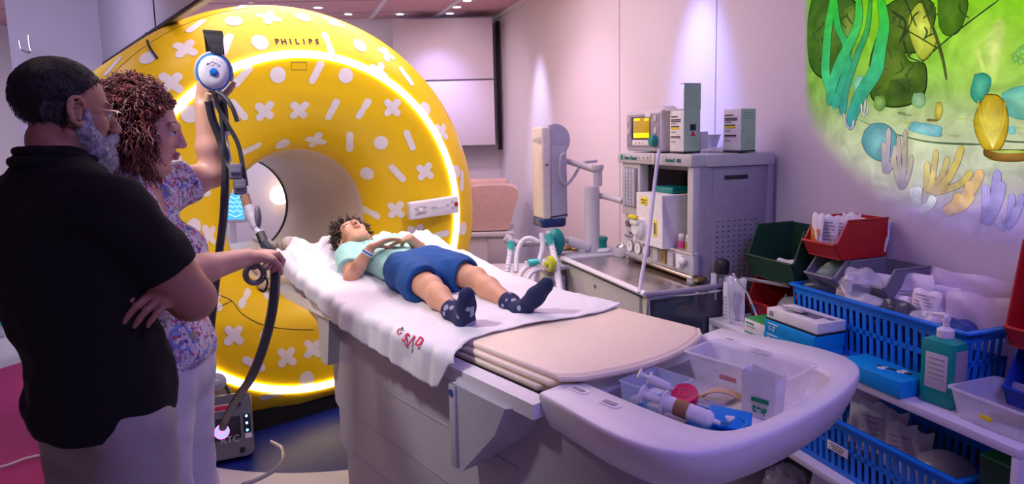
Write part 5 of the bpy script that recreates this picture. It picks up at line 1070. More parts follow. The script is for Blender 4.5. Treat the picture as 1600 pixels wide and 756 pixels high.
def head(F_, c, B, k=1., nose=1., mouth=True, w=1., nl=0., ear=1.):
    P = lambda x, y, z: c+B @ (np.array([x, y*w, z])*k)
    E = lambda cc, r, kk=.012, R=None, mode='add': F_.ell(P(*cc), np.array([r[0], r[1]*w, r[2]])*k, B if R is None else B @ R, kk*k, mode)
    E((-.018, 0, .035), (.098, .076, .088)); E((.030, 0, -.018), (.064, .060, .090), .02); E((.035, 0, -.075), (.050, .050, .036), .02)
    F_.cap(P(.074, 0, -.104), P(.060, 0, -.112), .016*k, .02*k, .02*k)
    for s_ in (-1, 1):
        F_.cap(P(-.005, s_*.056, -.060), P(.055, s_*.028, -.102), .016*k, .016*k, .02*k)      # jaw line
        E((.058, s_*.044, -.028), (.022, .018, .018), .02)                                      # cheek
        E((.100, s_*.032, .004), (.014, .019, .012), .010, mode='cut')                           # eye socket
        E((.0765, s_*.031, .0085), (.0155, .0165, .0115), .003)                                  # lids
        F_.cap(P(.091, s_*.012, .022), P(.078, s_*.050, .024), .008*k, .006*k, .012*k)         # brow
        er = rotm(0, -.20, 0); ec = np.array([-.004, s_*.081, -.006]); ep = lambda a, q=1.: P(*(ec+er @ np.array([.0165*ear*q*math.cos(a), s_*(.010-.010*math.cos(a))*.6, .0265*ear*q*math.sin(a)])))
        E(tuple(ec-np.array([0, s_*.006, 0])), (.014*ear, .005, .024*ear), .003, er)
        F_.chain([ep(a) for a in np.linspace(.35, 2*PI-1.5, 12)], [.0052*k]*12, .003*k); F_.cap(ep(2*PI-1.7), ep(2*PI-1.2, .9), .0072*k, .0062*k, .004*k); F_.chain([ep(a, .60) for a in np.linspace(1.2, 4.2, 6)], [.0035*k]*6, .003*k)
    F_.cap(P(.092, 0, .010), P(.1155+nl, 0, -.030), .0085*k, .0125*k*nose, .010*k)
    for s_ in (-1, 1): E((.105+nl, s_*.012, -.035), (.012, .0085, .0085), .005)
    E((.096, 0, -.058), (.011, .024, .0065), .004); E((.093, 0, -.070), (.011, .021, .0075), .004); E((.108, 0, -.0635), (.010, .022, .0016), .002, mode='cut'); E((.088, 0, -.083), (.008, .02, .006), .006, mode='cut')
    return P
def hand(F_, w0, d, pn, thumb, k=1., curl=.5, spread=.10, tcurl=.4, curls=None):
    """w0 wrist, d direction of the palm, pn palm normal (the way the fingers curl), thumb = side (+1/-1) along cross(d, pn)"""
    d = _n(d); pn = _n(np.array(pn)-d*(np.array(pn)@d)); sd = np.cross(d, pn)*thumb; kk = .006*k
    for t, r in ((-.028, .017), (-.010, .017), (.009, .016), (.026, .0145)): F_.cap(w0+d*.012*k+sd*(-t*.6)*k, w0+d*.082*k-sd*t*k, r*k*.92, r*k*.78, .014*k, flat=(pn, .8))
    tips = []
    for i, (t, L, r) in enumerate(((-.031, .070, .0088), (-.0105, .079, .0090), (.0105, .073, .0086), (.030, .057, .0076))):
        cu = curl if curls is None else curls[i]; p = w0+(d*.088-sd*t)*k; a = spread*(-(t)/.03); dd = _n(d+sd*a); ang = 0
        for j, (fr, ba) in enumerate(((.45, .9), (.30, 1.2), (.25, .8))):
            ang += cu*ba; v = dd*math.cos(ang)+pn*math.sin(ang); q = p+v*L*fr*k; F_.cap(p, q, r*k*(1-.08*j), r*k*(.94-.10*j), kk if j == 0 else .003*k); p = q
        tips.append(p)
    p = w0+(d*.022+sd*.020)*k; v = _n(d*.75+sd*.75+pn*.25); q = p+v*.042*k; F_.cap(p, q, .0145*k, .0115*k, .012*k)
    v2 = _n(v+d*.3+pn*tcurl-sd*tcurl*.6); q2 = q+v2*.032*k; F_.cap(q, q2, .0108*k, .0098*k, .003*k); v3 = _n(v2+pn*tcurl*.5-sd*tcurl*.4); F_.cap(q2, q2+v3*.026*k, .0098*k, .0078*k, .003*k); return tips
def strands(name, pts_list, r, m, parent, n=5, taper=True):
    mb = MB()
    for P in pts_list:
        N_ = len(P); mb.tube(P, [r*(1-.75*(i/(N_-1))**2) for i in range(N_)] if taper else r, n)
    return mb.build(name, m, parent, 180)
def skin(name, col, col2):
    m = mat(name, col, .48, var=0, sss=.06, bump=.04, scale=260); nt = m.node_tree; b = nt.nodes['Principled BSDF']; tc = [x for x in nt.nodes if x.type == 'TEX_COORD'][0]
    nz = nt.nodes.new('ShaderNodeTexNoise'); nz.inputs['Scale'].default_value = 14; nt.links.new(tc.outputs['Object'], nz.inputs[0]); r = nt.nodes.new('ShaderNodeValToRGB'); nt.links.new(nz.outputs[0], r.inputs[0])
    r.color_ramp.elements[0].position = .35; r.color_ramp.elements[1].position = .7; r.color_ramp.elements[0].color = (*col, 1); r.color_ramp.elements[1].color = (*col2, 1); nt.links.new(r.outputs[0], b.inputs['Base Color']); return m
skin('skin_man', (.36, .17, .11), (.42, .19, .13)); skin('skin_woman', (.55, .30, .22), (.62, .33, .25)); skin('skin_boy', (.58, .30, .18), (.66, .35, .22))
mat('lip', (.42, .13, .11), .4); mat('lip_dark', (.26, .09, .08), .45); mat('eye_white', (.7, .68, .66), .2); mat('iris', (.05, .025, .012), .15)
def cloth(name, col, sc_=220, b_=.25, rough=.85, var=.05):
    m = mat(name, col, rough, var=var, scale=6); nt = m.node_tree; b = nt.nodes['Principled BSDF']; tc = [x for x in nt.nodes if x.type == 'TEX_COORD'][0]
    wv = nt.nodes.new('ShaderNodeTexNoise'); wv.inputs['Scale'].default_value = sc_; nt.links.new(tc.outputs['Object'], wv.inputs[0]); bp = nt.nodes.new('ShaderNodeBump'); bp.inputs['Strength'].default_value = b_; bp.inputs['Distance'].default_value = .002; nt.links.new(wv.outputs[0], bp.inputs['Height']); nt.links.new(bp.outputs[0], b.inputs['Normal']); return m
cloth('polo_black', (.0035, .003, .004), rough=.95); cloth('khaki', (.34, .30, .29), 160, .3); cloth('white_trousers', (.58, .55, .62), 160, .3); cloth('shorts_blue', (.008, .07, .26), 200, .3); cloth('sock_navy', (.012, .018, .075), 260, .3); cloth('sock_grey', (.30, .30, .42), 260, .3)
# printed fabrics
def pattern_cloth(name, base, cols, scale, thick=.0):
    m = cloth(name, base, var=0); nt = m.node_tree; b = nt.nodes['Principled BSDF']; tc = [x for x in nt.nodes if x.type == 'TEX_COORD'][0]; prev = None
    rgb = nt.nodes.new('ShaderNodeRGB'); rgb.outputs[0].default_value = (*base, 1); prev = rgb.outputs[0]
    for i, (c, sc_, th, kind) in enumerate(cols):
        mp = nt.nodes.new('ShaderNodeMapping'); mp.inputs['Location'].default_value = (i*3.1, i*1.7, i*2.3); nt.links.new(tc.outputs['Object'], mp.inputs[0])
        if kind == 'ring':
            v = nt.nodes.new('ShaderNodeTexVoronoi'); v.inputs['Scale'].default_value = sc_; nt.links.new(mp.outputs[0], v.inputs['Vector']); mu = nt.nodes.new('ShaderNodeMath'); mu.operation = 'MULTIPLY'; mu.inputs[1].default_value = 22; nt.links.new(v.outputs['Distance'], mu.inputs[0]); si = nt.nodes.new('ShaderNodeMath'); si.operation = 'SINE'; nt.links.new(mu.outputs[0], si.inputs[0]); out = si.outputs[0]
        else:
            v = nt.nodes.new('ShaderNodeTexNoise'); v.inputs['Scale'].default_value = sc_; v.inputs['Detail'].default_value = 1.5; v.inputs['Distortion'].default_value = 1.2; nt.links.new(mp.outputs[0], v.inputs['Vector']); out = v.outputs[0]
        gt = nt.nodes.new('ShaderNodeMath'); gt.operation = 'GREATER_THAN'; gt.inputs[1].default_value = th; nt.links.new(out, gt.inputs[0])
        mx = nt.nodes.new('ShaderNodeMix'); mx.data_type = 'RGBA'; nt.links.new(gt.outputs[0], mx.inputs[0]); nt.links.new(prev, mx.inputs[6]); mx.inputs[7].default_value = (*c, 1); prev = mx.outputs[2]
    nt.links.new(prev, b.inputs['Base Color']); return m
pattern_cloth('floral_blouse', (.66, .60, .66), [((.62, .22, .34), 26, .56, 'n'), ((.22, .30, .62), 30, .57, 'n'), ((.30, .33, .16), 34, .60, 'n'), ((.70, .66, .70), 24, .58, 'n'), ((.55, .08, .12), 60, .62, 'n'), ((.05, .06, .20), 70, .62, 'n'), ((.12, .16, .50), 38, .93, 'ring'), ((.75, .72, .74), 44, .63, 'n')], 1)
pattern_cloth('mint_shirt', (.33, .62, .56), [((.10, .38, .36), 55, .66, 'n'), ((.60, .74, .68), 40, .67, 'n')], 1)
# ------------------------------------------------------------------ the man in the black polo
def W_(x, y, Y): return aty(x, y, Y)
FB = frame(math.radians(24)); f_, l_, u_ = FB.T; Tm = np.array([-.955, 1.40, 0])
def mp_(a, b, z): return Tm+f_*a+l_*b+u_*z     # forward, left, up
man = thing('person', 'man with grey beard, glasses and black polo shirt, arms crossed, watching from the left', 'person', (0, 0, 0))
HB = frame(math.radians(38), math.radians(9)); hc = W_(103, 172, 1.44)
shR, shL = mp_(0, -.165, 1.370), mp_(0, .165, 1.370)
elR = W_(300, 466, 1.40); elL = mp_(.14, .27, 1.13)
wrR = mp_(.25, .13, 1.17)
kn = W_(243, 463, 1.35); 
hw = kn+_n(np.array([.36, .80, .30]))*.085; wrL = hw
F = Field((-1.4, 1.0, .0), (-.45, 1.9, 1.76), .0046)
# torso
F.ell(mp_(.0, 0, 1.22), (.115, .155, .20), FB, .03).ell(mp_(.02, -.035, 1.02), (.118, .125, .16), FB, .05).ell(mp_(0, -.05, .92), (.092, .110, .12), FB, .05)
F.cap(mp_(-.01, -.13, 1.385), mp_(-.01, .13, 1.385), .062, .062, .05)
nk = hc+HB @ np.array([-.018, 0, -.07]); F.cap(mp_(.0, 0, 1.38), nk, .056, .052, .03); F.cap(mp_(-.02, -.07, 1.39), nk-u_*.06, .04, .035, .04); F.cap(mp_(-.02, .07, 1.39), nk-u_*.06, .04, .035, .04)
for a_, b_, c_ in ((shR, elR, wrR), (shL, elL, wrL)): F.chain([a_, a_*.5+b_*.5, b_], [.056, .053, .047], .03); F.chain([b_, b_*.65+c_*.35, c_], [.046, .046, .031], .02)
tipdir = _n(W_(212, 500, 1.28)-kn)
hand(F, hw, _n(kn-hw), _n(np.array([-.5, .35, -.8])), -1, .98, curl=.34, spread=.05)
hand(F, wrR, _n(l_*.9+f_*-.1+u_*.2), -f_, 1, 1.0, .3)
for s_ in (-1, 1): F.chain([mp_(0, s_*.068-.05, .90), mp_(.01, s_*.088-.05, .50), mp_(-.01, s_*.10-.05, .10)], [.072, .058, .042], .03); F.chain([mp_(-.03, s_*.10-.05, .055), mp_(.17, s_*.11-.05, .04)], [.042, .036], .02)
HK = .885; HP = head(F, hc, HB, HK, 1.15, ear=1.25)
def midx(C):
    q = (C-hc) @ HB/HK; return (((q[:, 0]-.097)**2/.014**2+(q[:, 1])**2/.024**2+(q[:, 2]+.0645)**2/.012**2) < 1)*1
body = solid('body', F, ['skin_man', 'lip_dark'], man, midx)
# polo
F = Field((-1.55, .95, .86), (-.45, 1.95, 1.52), .006)
F.ell(mp_(-.005, 0, 1.22), (.128, .172, .21), FB, .03).ell(mp_(.015, -.035, 1.02), (.135, .145, .17), FB, .05).cap(mp_(0, -.065, .93), mp_(0, -.035, .93), .130, .128, .06)
F.cap(mp_(-.01, -.125, 1.375), mp_(-.01, .125, 1.375), .072, .072, .05); F.cap(mp_(-.02, -.08, 1.405), nk-u_*.055, .056, .056, .05); F.cap(mp_(-.02, .08, 1.405), nk-u_*.055, .056, .056, .05)
for a_, b_ in ((shR, elR), (shL, elL)):
    e_ = a_+(b_-a_)*.80; G_ = Field(F.lo, F.lo+(F.n-1)*F.vox, F.vox); G_.chain([a_, a_*.5+e_*.5, e_], [.066, .066, .064], .02); G_.half(a_+(b_-a_)*.68, _n(b_-a_)); h = np.maximum(.04-np.abs(F.D-G_.D[:F.D.shape[0], :F.D.shape[1], :F.D.shape[2]]), 0)/.04; F.D = np.minimum(F.D, G_.D)-h*h*.01
F.ripple(.0045, 22, 3, (1, 1, 1.6)); F.ripple(.004, 55, 5, (1, 1, 1.5)); F.half(mp_(0, 0, .915), (0, .06, -1))
nb = nk-u_*.045; F.ell(nb+u_*.095+f_*.01, (.072, .072, .075), FB, .004, 'cut')
solid('polo_shirt', F, 'polo_black', man)
F = Field(tuple(nk-.13), tuple(nk+.12), .004)   # collar
for i in range(26):
    t = i/25*2*PI; t2 = (i+1)/25*2*PI; c_ = nk-u_*.018+f_*.004; r_ = .071; p = lambda a: c_+f_*r_*math.cos(a)+l_*r_*1.06*math.sin(a)-u_*(.030*(1+math.cos(a))/2)
    if abs(math.cos((t+t2)/2)) > 0: F.cap(p(t), p(t2), .008, .008, .004); F.cap(p(t)*1-u_*.022+(p(t)-c_)*.12, p(t2)-u_*.022+(p(t2)-c_)*.12, .008, .008, .01)
solid('collar', F, 'polo_black', man)
mb = MB(); dxy = _n(elR-shR)
# trousers
F = Field((-1.45, 1.0, .03), (-.5, 1.8, 1.02), .008)
F.ell(mp_(0, -.05, .92), (.108, .126, .13), FB, .03)
for s_ in (-1, 1): F.chain([mp_(0, s_*.068-.05, .90), mp_(.01, s_*.09-.05, .52), mp_(-.01, s_*.10-.05, .08)], [.096, .082, .072], .03)
F.half(np.array([0, 0, .99]), (0, 0, 1)); F.half(np.array([0, 0, .05]), (0, 0, -1)); F.ripple(.006, 26, 1, (1, 1, .8)); F.ripple(.003, 60, 2)
solid('trousers', F, 'khaki', man)
mat('shoe', (.05, .03, .02), .5)
for s_ in (-1, 1):
    F = Field(tuple(mp_(.07, s_*.118, .05)-.22), tuple(mp_(.07, s_*.118, .05)+.22), .008); F.cap(mp_(-.05, s_*.115, .05), mp_(.19, s_*.128, .045), .05, .043, .01); F.cap(mp_(-.04, s_*.115, .05), mp_(-.04, s_*.115, .10), .05, .05, .01); F.half(np.array([0, 0, .004]), (0, 0, -1)); solid('shoe', F, 'shoe', man)
# short dark hair, greying at the sides, and grey beard
mh = mat('hair_dark', (.012, .010, .012), .6, var=.5, scale=60, bump=1., ); mat('hair_grey', (.07, .065, .07), .7, var=.4, scale=80, bump=1.); mat('beard_grey', (.42, .41, .44), .8, var=.45, scale=90, bump=1.)
def shell(center, B, k, grow, keep, name, mats, parent, idx=None, vox=.0035, rip=(.0009, 150)):
    F = Field(tuple(center-.16*k), tuple(center+.17*k), vox)
    P = lambda x, y, z: center+B @ (np.array([x, y, z])*k); E = lambda cc, r, kk=.02: F.ell(P(*cc), (np.array(r)+grow)*k, B, kk)
    E((-.018, 0, .035), (.098, .076, .088)); E((.030, 0, -.018), (.062, .058, .088)); E((.035, 0, -.075), (.050, .050, .036)); F.cap(P(.074, 0, -.104), P(.060, 0, -.112), (.016+grow)*k, (.02+grow)*k, .02)
    for s_ in (-1, 1): F.cap(P(-.005, s_*.056, -.060), P(.055, s_*.028, -.102), (.016+grow)*k, (.016+grow)*k, .02)
    X = np.stack(np.meshgrid(*F.ax, indexing='ij'), -1); q = (X-center) @ B/k; F.D += (rip[0]*wob(X, rip[1], 1)).astype(np.float32)
    F.D = np.maximum(F.D, keep(q[..., 0], q[..., 1], q[..., 2]).astype(np.float32)*k); return solid(name, F, mats, parent, idx, 0)
sm_ = np.maximum
keep_hair = lambda x, y, z: np.minimum(sm_(-(z-(.062+.9*np.clip(x-.035, -1, 1)*1.0)) , x-.078), sm_(x+.012+(np.abs(z)*.15), -(z+.088)))   # crown, plus back and sides
def gidx(C): q = (C-hc) @ HB/HK; n_ = wob(C, 70, 2)*.02; return ((q[:, 2] < .012+n_) & (q[:, 0] > -.060+n_))*1
shell(hc, HB, HK, .0035, keep_hair, 'hair', ['hair_dark', 'hair_grey'], man, gidx)
side = lambda x, y, z: sm_(sm_(np.abs(x-.016)-.010, np.abs(z+.008)-.055), .045-np.abs(y))
keep_beard = lambda x, y, z: np.minimum(sm_(sm_(z+.046+np.clip(.07-x, 0, 1)*-.25, .004-x), -(z+.150)), side(x, y, z))
F = Field(tuple(hc-.2), tuple(hc+.2), .0035); P = lambda x, y, z: hc+HB @ (np.array([x, y, z])*HK)
for s_ in (-1, 1):
    F.cap(P(.026, s_*.064, .000), P(.026, s_*.063, -.045), .005, .011, .01); F.cap(P(.022, s_*.062, -.050), P(.062, s_*.036, -.100), .020, .026, .015); F.cap(P(.062, s_*.036, -.100), P(.084, 0, -.112), .026, .028, .015); F.cap(P(.096, s_*.022, -.062), P(.108, s_*.006, -.049), .008, .008, .006); F.cap(P(.094, s_*.026, -.062), P(.082, s_*.03, -.092), .010, .012, .01); F.cap(P(.045, s_*.05, -.070), P(.07, s_*.036, -.098), .018, .018, .015)
F.cap(P(.100, 0, -.085), P(.090, 0, -.125), .012, .022, .015); F.ell(P(.112, 0, -.0655), (.018, .022, .0065), HB, .004, 'cut'); F.ripple(.0022, 160, 4); F.ripple(.0015, 300, 1)
bd = solid('beard', F, 'beard_grey', man, None, 0)
rs_ = random.Random(3)
def fuzz(vs, nv, L, n_, jit, down=0.): 
    out = []
    for _ in range(n_):
        i = rs_.randrange(len(vs)); p = vs[i]; d = _n(nv[i]+np.array([rs_.uniform(-jit, jit) for _ in range(3)])+np.array([0, 0, -down])); out.append([p, p+d*L*.5, p+d*L+np.array([0, 0, -down*L*.3])])
    return out
def vn(o): me = o.data; n_ = len(me.vertices); v = np.empty(n_*3); me.vertices.foreach_get('co', v); nn = np.empty(n_*3); me.vertices.foreach_get('normal', nn); return v.reshape(-1, 3), nn.reshape(-1, 3)
v_, n2 = vn(bd); strands('beard_hair', fuzz(v_, n2, .008, 2600, .3, 1.3), .00055, 'beard_grey', bd, 3)
ho = [c for c in man.children if c.name.startswith('hair')][0]; v_, n2 = vn(ho); strands('hair_strands', fuzz(v_, n2, .006, 3500, .4, 1.6), .0006, 'hair_dark', ho, 3)
# glasses, brows, eyes
gl_ = mat('lens', (.9, .9, .95), .05, alpha=.18); mat('gold_wire', (.55, .45, .35), .25, metal=1)
def eyes(P, B, k, par, sides=(-1, 1), open_=.6):
    for s_ in sides:
        mb = MB(); mb.ball(P(.0782, s_*.0315, .002), (.0125*k, .0125*k, .0125*k), 10); e = mb.build('eye', 'eye_white', par)
        mb = MB(); mb.ball(P(.0862, s_*.0325, .001), (.0055*k, .0062*k, .0062*k), 8); mb.build('iris', 'iris', e)
        mb = MB(); mb.tube([P(.086, s_*.018, .002), P(.0905, s_*.026, .0045), P(.0895, s_*.038, .0045), P(.083, s_*.046, .001)], [.0008*k, .0020*k, .0020*k, .001*k], 6); mb.build('eyelash', 'iris', e)
eyes(HP, HB, HK, man)
for s_ in (-1, 1): strands('eyebrow', [[HP(.092-.012*t, s_*(.014+.034*t), .026+.004*math.sin(t*3)), HP(.094-.014*t, s_*(.020+.034*t), .030+.004*math.sin(t*3))] for t in [i/30 for i in range(30)]], .0011, 'hair_dark', man, 4, False)
gs_ = None
mb = MB(); ring_ = lambda s_: [HP(.103-.010*abs(math.cos(a)), s_*.034+.024*math.cos(a), -.002+.017*math.sin(a)) for a in np.linspace(0, 2*PI, 22)]
mb.tube([HP(.100, -.060, .008), HP(.085, -.074, .009), HP(.02, -.082, .006), HP(-.022, -.083, .000)], .0014, 6); mb.tube([HP(.100, .060, .008), HP(.085, .074, .009), HP(.02, .082, .006), HP(-.022, .083, .000)], .0014, 6); mb.tube([HP(.103, -.012, .004), HP(.108, 0, .007), HP(.103, .012, .004)], .0012, 6); mb.tube(ring_(1), .0011, 6, caps=(0, 0)); mb.tube(ring_(-1), .0011, 6, caps=(0, 0))
sp = thing('eyeglasses', 'thin wire-framed glasses worn by the bearded man', 'glasses'); mb.build('wire_frame', 'gold_wire', sp)
for s_ in (-1, 1): mb = MB(); p = ring_(s_); mb.add([sum(p)/len(p)]+p[:-1], [[0, i+1, (i+1) % 21+1] for i in range(21)]); mb.build('lens', 'lens', sp)
# watch-less crossed arms end here
# ------------------------------------------------------------------ the woman with curly red hair
wo = thing('person', 'woman with curly red hair and floral blouse holding up headphones beside the scanner', 'person', (0, 0, 0))
FB = frame(math.radians(84)); f_, l_, u_ = FB.T; Tw = np.array([-1.0, 1.735, 0])
def wp(a, b, z): return Tw+f_*a+l_*b+u_*z
HB = frame(math.radians(70), math.radians(10)); hc = W_(221, 201, 1.73); hk = .93
shR, shL = wp(-.02, -.155, 1.345), W_(262, 296, 1.88)
elR = W_(272, 432, 1.50); wrR = W_(386, 402, 1.70); elL = W_(334, 272, 1.98); wrL = W_(318, 168, 1.98)
F = Field((-1.3, 1.35, 0), (-.45, 2.15, 1.72), .005)
F.ell(wp(-.02, 0, 1.22), (.105, .155, .18), FB, .03).ell(wp(.03, 0, 1.02), (.10, .135, .15), FB, .05).ell(wp(.02, 0, .90), (.12, .165, .12), FB, .05)
for s_ in (-1, 1): F.ell(wp(.07, s_*.07, 1.22), (.06, .065, .06), FB, .03)
F.cap(shR, shL, .05, .048, .05); nk = hc+HB @ np.array([-.035, 0, -.075]); F.cap(wp(-.03, .0, 1.36), nk, .052, .047, .03); F.cap(wp(-.03, -.06, 1.375), nk-u_*.03, .04, .03, .05); F.cap(wp(-.03, .06, 1.375), nk-u_*.03, .04, .03, .05)
F.chain([shR, shR*.5+elR*.5, elR], [.047, .043, .037], .02); F.chain([elR, elR*.6+wrR*.4, wrR], [.037, .036, .024], .015)
F.chain([shL, shL*.5+elL*.5, elL], [.047, .044, .038], .02); F.chain([elL, elL*.6+wrL*.4, wrL], [.038, .038, .025], .015)
# right fist closed round the hose, left hand round the headphones
hd = _n(W_(425, 394, 1.78)-wrR); hand(F, wrR, hd, _n(np.array([.15, .45, -.85])), -1, .92, curl=.95, spread=.04, tcurl=.9)
hu = _n(W_(330, 118, 1.99)-wrL); vwr = _n(np.array([-.42, 1, 0])); hand(F, wrL, hu, -vwr, 1, .95, curls=[.42, .40, .42, .5], curl=.4, spread=.35, tcurl=.3)
for s_ in (-1, 1): F.chain([wp(.02, s_*.08, .88), wp(.04, s_*.09, .48), wp(0, s_*.09, .10)], [.085, .055, .035], .03); F.chain([wp(-.03, s_*.09, .05), wp(.15, s_*.10, .035)], [.034, .03], .02)
WP = head(F, hc, HB, hk, .92, w=.96, nl=-.006)
def widx(C): q = (C-hc) @ HB/hk; return (((q[:, 0]-.098)**2/.014**2+(q[:, 1])**2/.024**2+(q[:, 2]+.0645)**2/.0125**2) < 1)*1
solid('body', F, ['skin_woman', 'lip'], wo, widx)
eyes(WP, HB, hk, wo)
mat('brow_brown', (.05, .022, .015), .7)
for s_ in (-1, 1): strands('eyebrow', [[WP(.092-.014*t, s_*(.012+.036*t), .024+.005*math.sin(t*3)), WP(.094-.016*t, s_*(.018+.036*t), .027+.005*math.sin(t*3))] for t in [i/30 for i in range(30)]], .0009, 'brow_brown', wo, 4, False)
# blouse
F = Field((-1.3, 1.35, .86), (-.45, 2.15, 1.50), .0055)
F.ell(wp(-.02, 0, 1.22), (.110, .155, .19), FB, .03).ell(wp(.02, 0, 1.03), (.115, .145, .16), FB, .05).cap(wp(.035, -.03, .94), wp(.035, .03, .94), .120, .120, .05)
for s_ in (-1, 1): F.ell(wp(.075, s_*.07, 1.22), (.068, .072, .07), FB, .04)
F.cap(shR, shL, .063, .062, .05); F.cap(wp(-.03, -.07, 1.385), nk-u_*.06, .05, .04, .05); F.cap(wp(-.03, .07, 1.385), nk-u_*.06, .05, .04, .05)
for a_, b_, fr in ((shR, elR, .62), (shL, elL, .50)):
    G_ = Field(F.lo, F.lo+(F.n-1)*F.vox, F.vox); G_.chain([a_, a_+(b_-a_)*fr*1.2], [.062, .066], .02); G_.half(a_+(b_-a_)*fr, _n(b_-a_)); G_.D = G_.D[:F.D.shape[0], :F.D.shape[1], :F.D.shape[2]]; h = np.maximum(.03-np.abs(F.D-G_.D), 0)/.03; F.D = np.minimum(F.D, G_.D)-h*h*.0075
F.ripple(.007, 26, 7, (1, 1, 1.2)); F.ripple(.0035, 60, 2, (1, 1, .6)); F.half(np.array([0, 0, .915]), (0, 0, -1))
F.ell(nk-u_*.0+f_*.02, (.075, .075, .062), FB, .004, 'cut'); F.cap(nk-u_*.03+f_*.07, wp(.10, 0, 1.28), .045, .014, .004, 'cut')
solid('blouse', F, 'floral_blouse', wo)
F = Field((-1.25, 1.4, .03), (-.5, 2.1, 1.0), .0075)
F.ell(wp(.02, 0, .90), (.128, .172, .12), FB, .03)
for s_ in (-1, 1): F.chain([wp(.025, s_*.078, .88), wp(.02, s_*.09, .48), wp(-.02, s_*.095, .09)], [.104, .083, .085], .03)
F.half(np.array([0, 0, .96]), (0, 0, 1)); F.half(np.array([0, 0, .06]), (0, 0, -1)); F.ripple(.007, 24, 9, (1, 1, .7)); F.ripple(.003, 60, 4)
solid('trousers', F, 'white_trousers', wo)
for s_ in (-1, 1):
    c_ = wp(.05, s_*.095, .05); F = Field(tuple(c_-.2), tuple(c_+.2), .008); F.cap(wp(-.05, s_*.09, .042), wp(.16, s_*.105, .038), .042, .036, .01); F.half(np.array([0, 0, .004]), (0, 0, -1)); solid('shoe', F, 'white_plastic', wo)
# curly hair
mh = mat('hair_red', (.20, .035, .030), .38, var=0); nt = mh.node_tree; b = nt.nodes['Principled BSDF']; oi = [x for x in nt.nodes if x.type == 'TEX_NOISE'][0]; oi.inputs['Scale'].default_value = 40
r = nt.nodes.new('ShaderNodeValToRGB'); nt.links.new(oi.outputs[0], r.inputs[0]); r.color_ramp.elements[0].position = .35; r.color_ramp.elements[1].position = .68; r.color_ramp.elements[0].color = (.045, .010, .012, 1); r.color_ramp.elements[1].color = (.24, .055, .05, 1); nt.links.new(r.outputs[0], b.inputs['Base Color'])
rs_ = random.Random(11); curls = []
def curl(p, d, L, cr, turns, sag, n_=26):
    d = _n(d); a = _n(np.cross(d, (rs_.uniform(-1, 1), rs_.uniform(-1, 1), rs_.uniform(-1, 1)))); b_ = np.cross(d, a); ph = rs_.random()*6.3; out = []; c = np.array(p, float); hand_ = rs_.choice((-1, 1))
    for i in range(n_):
        t = i/(n_-1); dd = _n(d+np.array([0, 0, -sag*t*1.6])); c = c+dd*L/(n_-1); R_ = cr*min(1, t*4)*(1-.2*t); out.append(c+a*R_*math.cos(ph+turns*2*PI*t*hand_)+b_*R_*math.sin(ph+turns*2*PI*t*hand_))
    return out
for i in range(1900):
    while True:
        v = _n([rs_.gauss(0, 1), rs_.gauss(0, 1), rs_.gauss(0, 1)])
        x, y, z = v*np.array([.092, .074, .084])+np.array([-.02, 0, .038])
        front = .030+.55*max(0, z-.03)
        if z > -.045 and x < min(front, .070) : break
    d = v*np.array([1, 1, .75])+np.array([-.05, 0, .05]); L = (rs_.uniform(.02, .035) if z > .07 else rs_.uniform(.035, .055)) if z > .03 else rs_.uniform(.07, .11)
    if x > .02: d = d+np.array([.25, (.4 if y > 0 else -.4), 0]); L *= .75
    curls.append(curl(hc+HB @ (np.array([x, y, z])*hk), HB @ d, L*1.12, rs_.uniform(.0035, .0065), rs_.uniform(1.6, 3.2), .9 if z < .06 else .55))
mb = MB()
for c_ in curls: mb.tube(c_, [rs_.uniform(.0016, .0026)*(1-.5*(i/25)**3) for i in range(26)], 6, flat=.6)
hr = mb.build('curly_hair', 'hair_red', wo, 180)
F = Field(tuple(hc-.16), tuple(hc+.17), .005); F.ell(hc+HB @ (np.array([-.026, 0, .036])*hk), np.array([.104, .090, .098])*hk, HB); F.ell(hc+HB @ np.array([-.05, 0, -.04]), (.065, .082, .075), HB, .03); F.ell(hc+HB @ np.array([.075, 0, -.025]), (.062, .082, .085), HB, .01, 'cut'); F.ripple(.006, 75, 3)
mat('hair_under', (.035, .007, .007), .8); solid('hair_base', F, 'hair_under', hr, None, 0)
fly = [curl(hc+HB @ (_n([-abs(rs_.gauss(.5, .7)), rs_.gauss(0, 1), abs(rs_.gauss(.3, .8))])*.12), HB @ np.array([rs_.uniform(-1, .3), rs_.uniform(-1, 1), rs_.uniform(-.2, .8)]), rs_.uniform(.03, .06), .006, 1.2, .3, 12) for _ in range(60)]
strands('loose_curls', fly, .0009, 'hair_red', hr, 4)

# ------------------------------------------------------------------ headphones held up
hp = thing('headphones', 'white and blue MRI headphones with black headband held up in the woman\'s hand', 'headphones'); hb = None
c_ = W_(334, 113, 1.925); nrm = _n(cO-c_); nrm = _n(nrm+np.array([-.02, 0, .1])); up = _n(np.array([.03, 0, 1])-nrm*nrm[2]); rt = np.cross(up, nrm); CB = np.stack([rt, up, nrm], 1)
mat('cup_blue', (.02, .18, .55), .3)
def cl(mb, prof_, k=(1, 1.16)):
    th = np.arange(36)*2*PI/36; mb.at(c_, CB); mb.loft([np.c_[r*k[0]*np.cos(th), r*k[1]*np.sin(th), np.full(36, z)] for r, z in prof_])
mb = MB(); cl(mb, [(.030, -.05), (.042, -.048), (.045, -.03), (.043, -.012)]); mb.build('ear_cushion', 'grey_plastic', hp)
mb = MB(); cl(mb, [(.043, -.014), (.0455, -.008), (.0455, .0), (.042, .004), (.038, .002)]); mb.build('blue_ring', 'cup_blue', hp)
mb = MB(); cl(mb, [(.041, -.004), (.041, .004), (.036, .009), (.02, .011)]); cup = mb.build('ear_cup', 'white_plastic', hp)
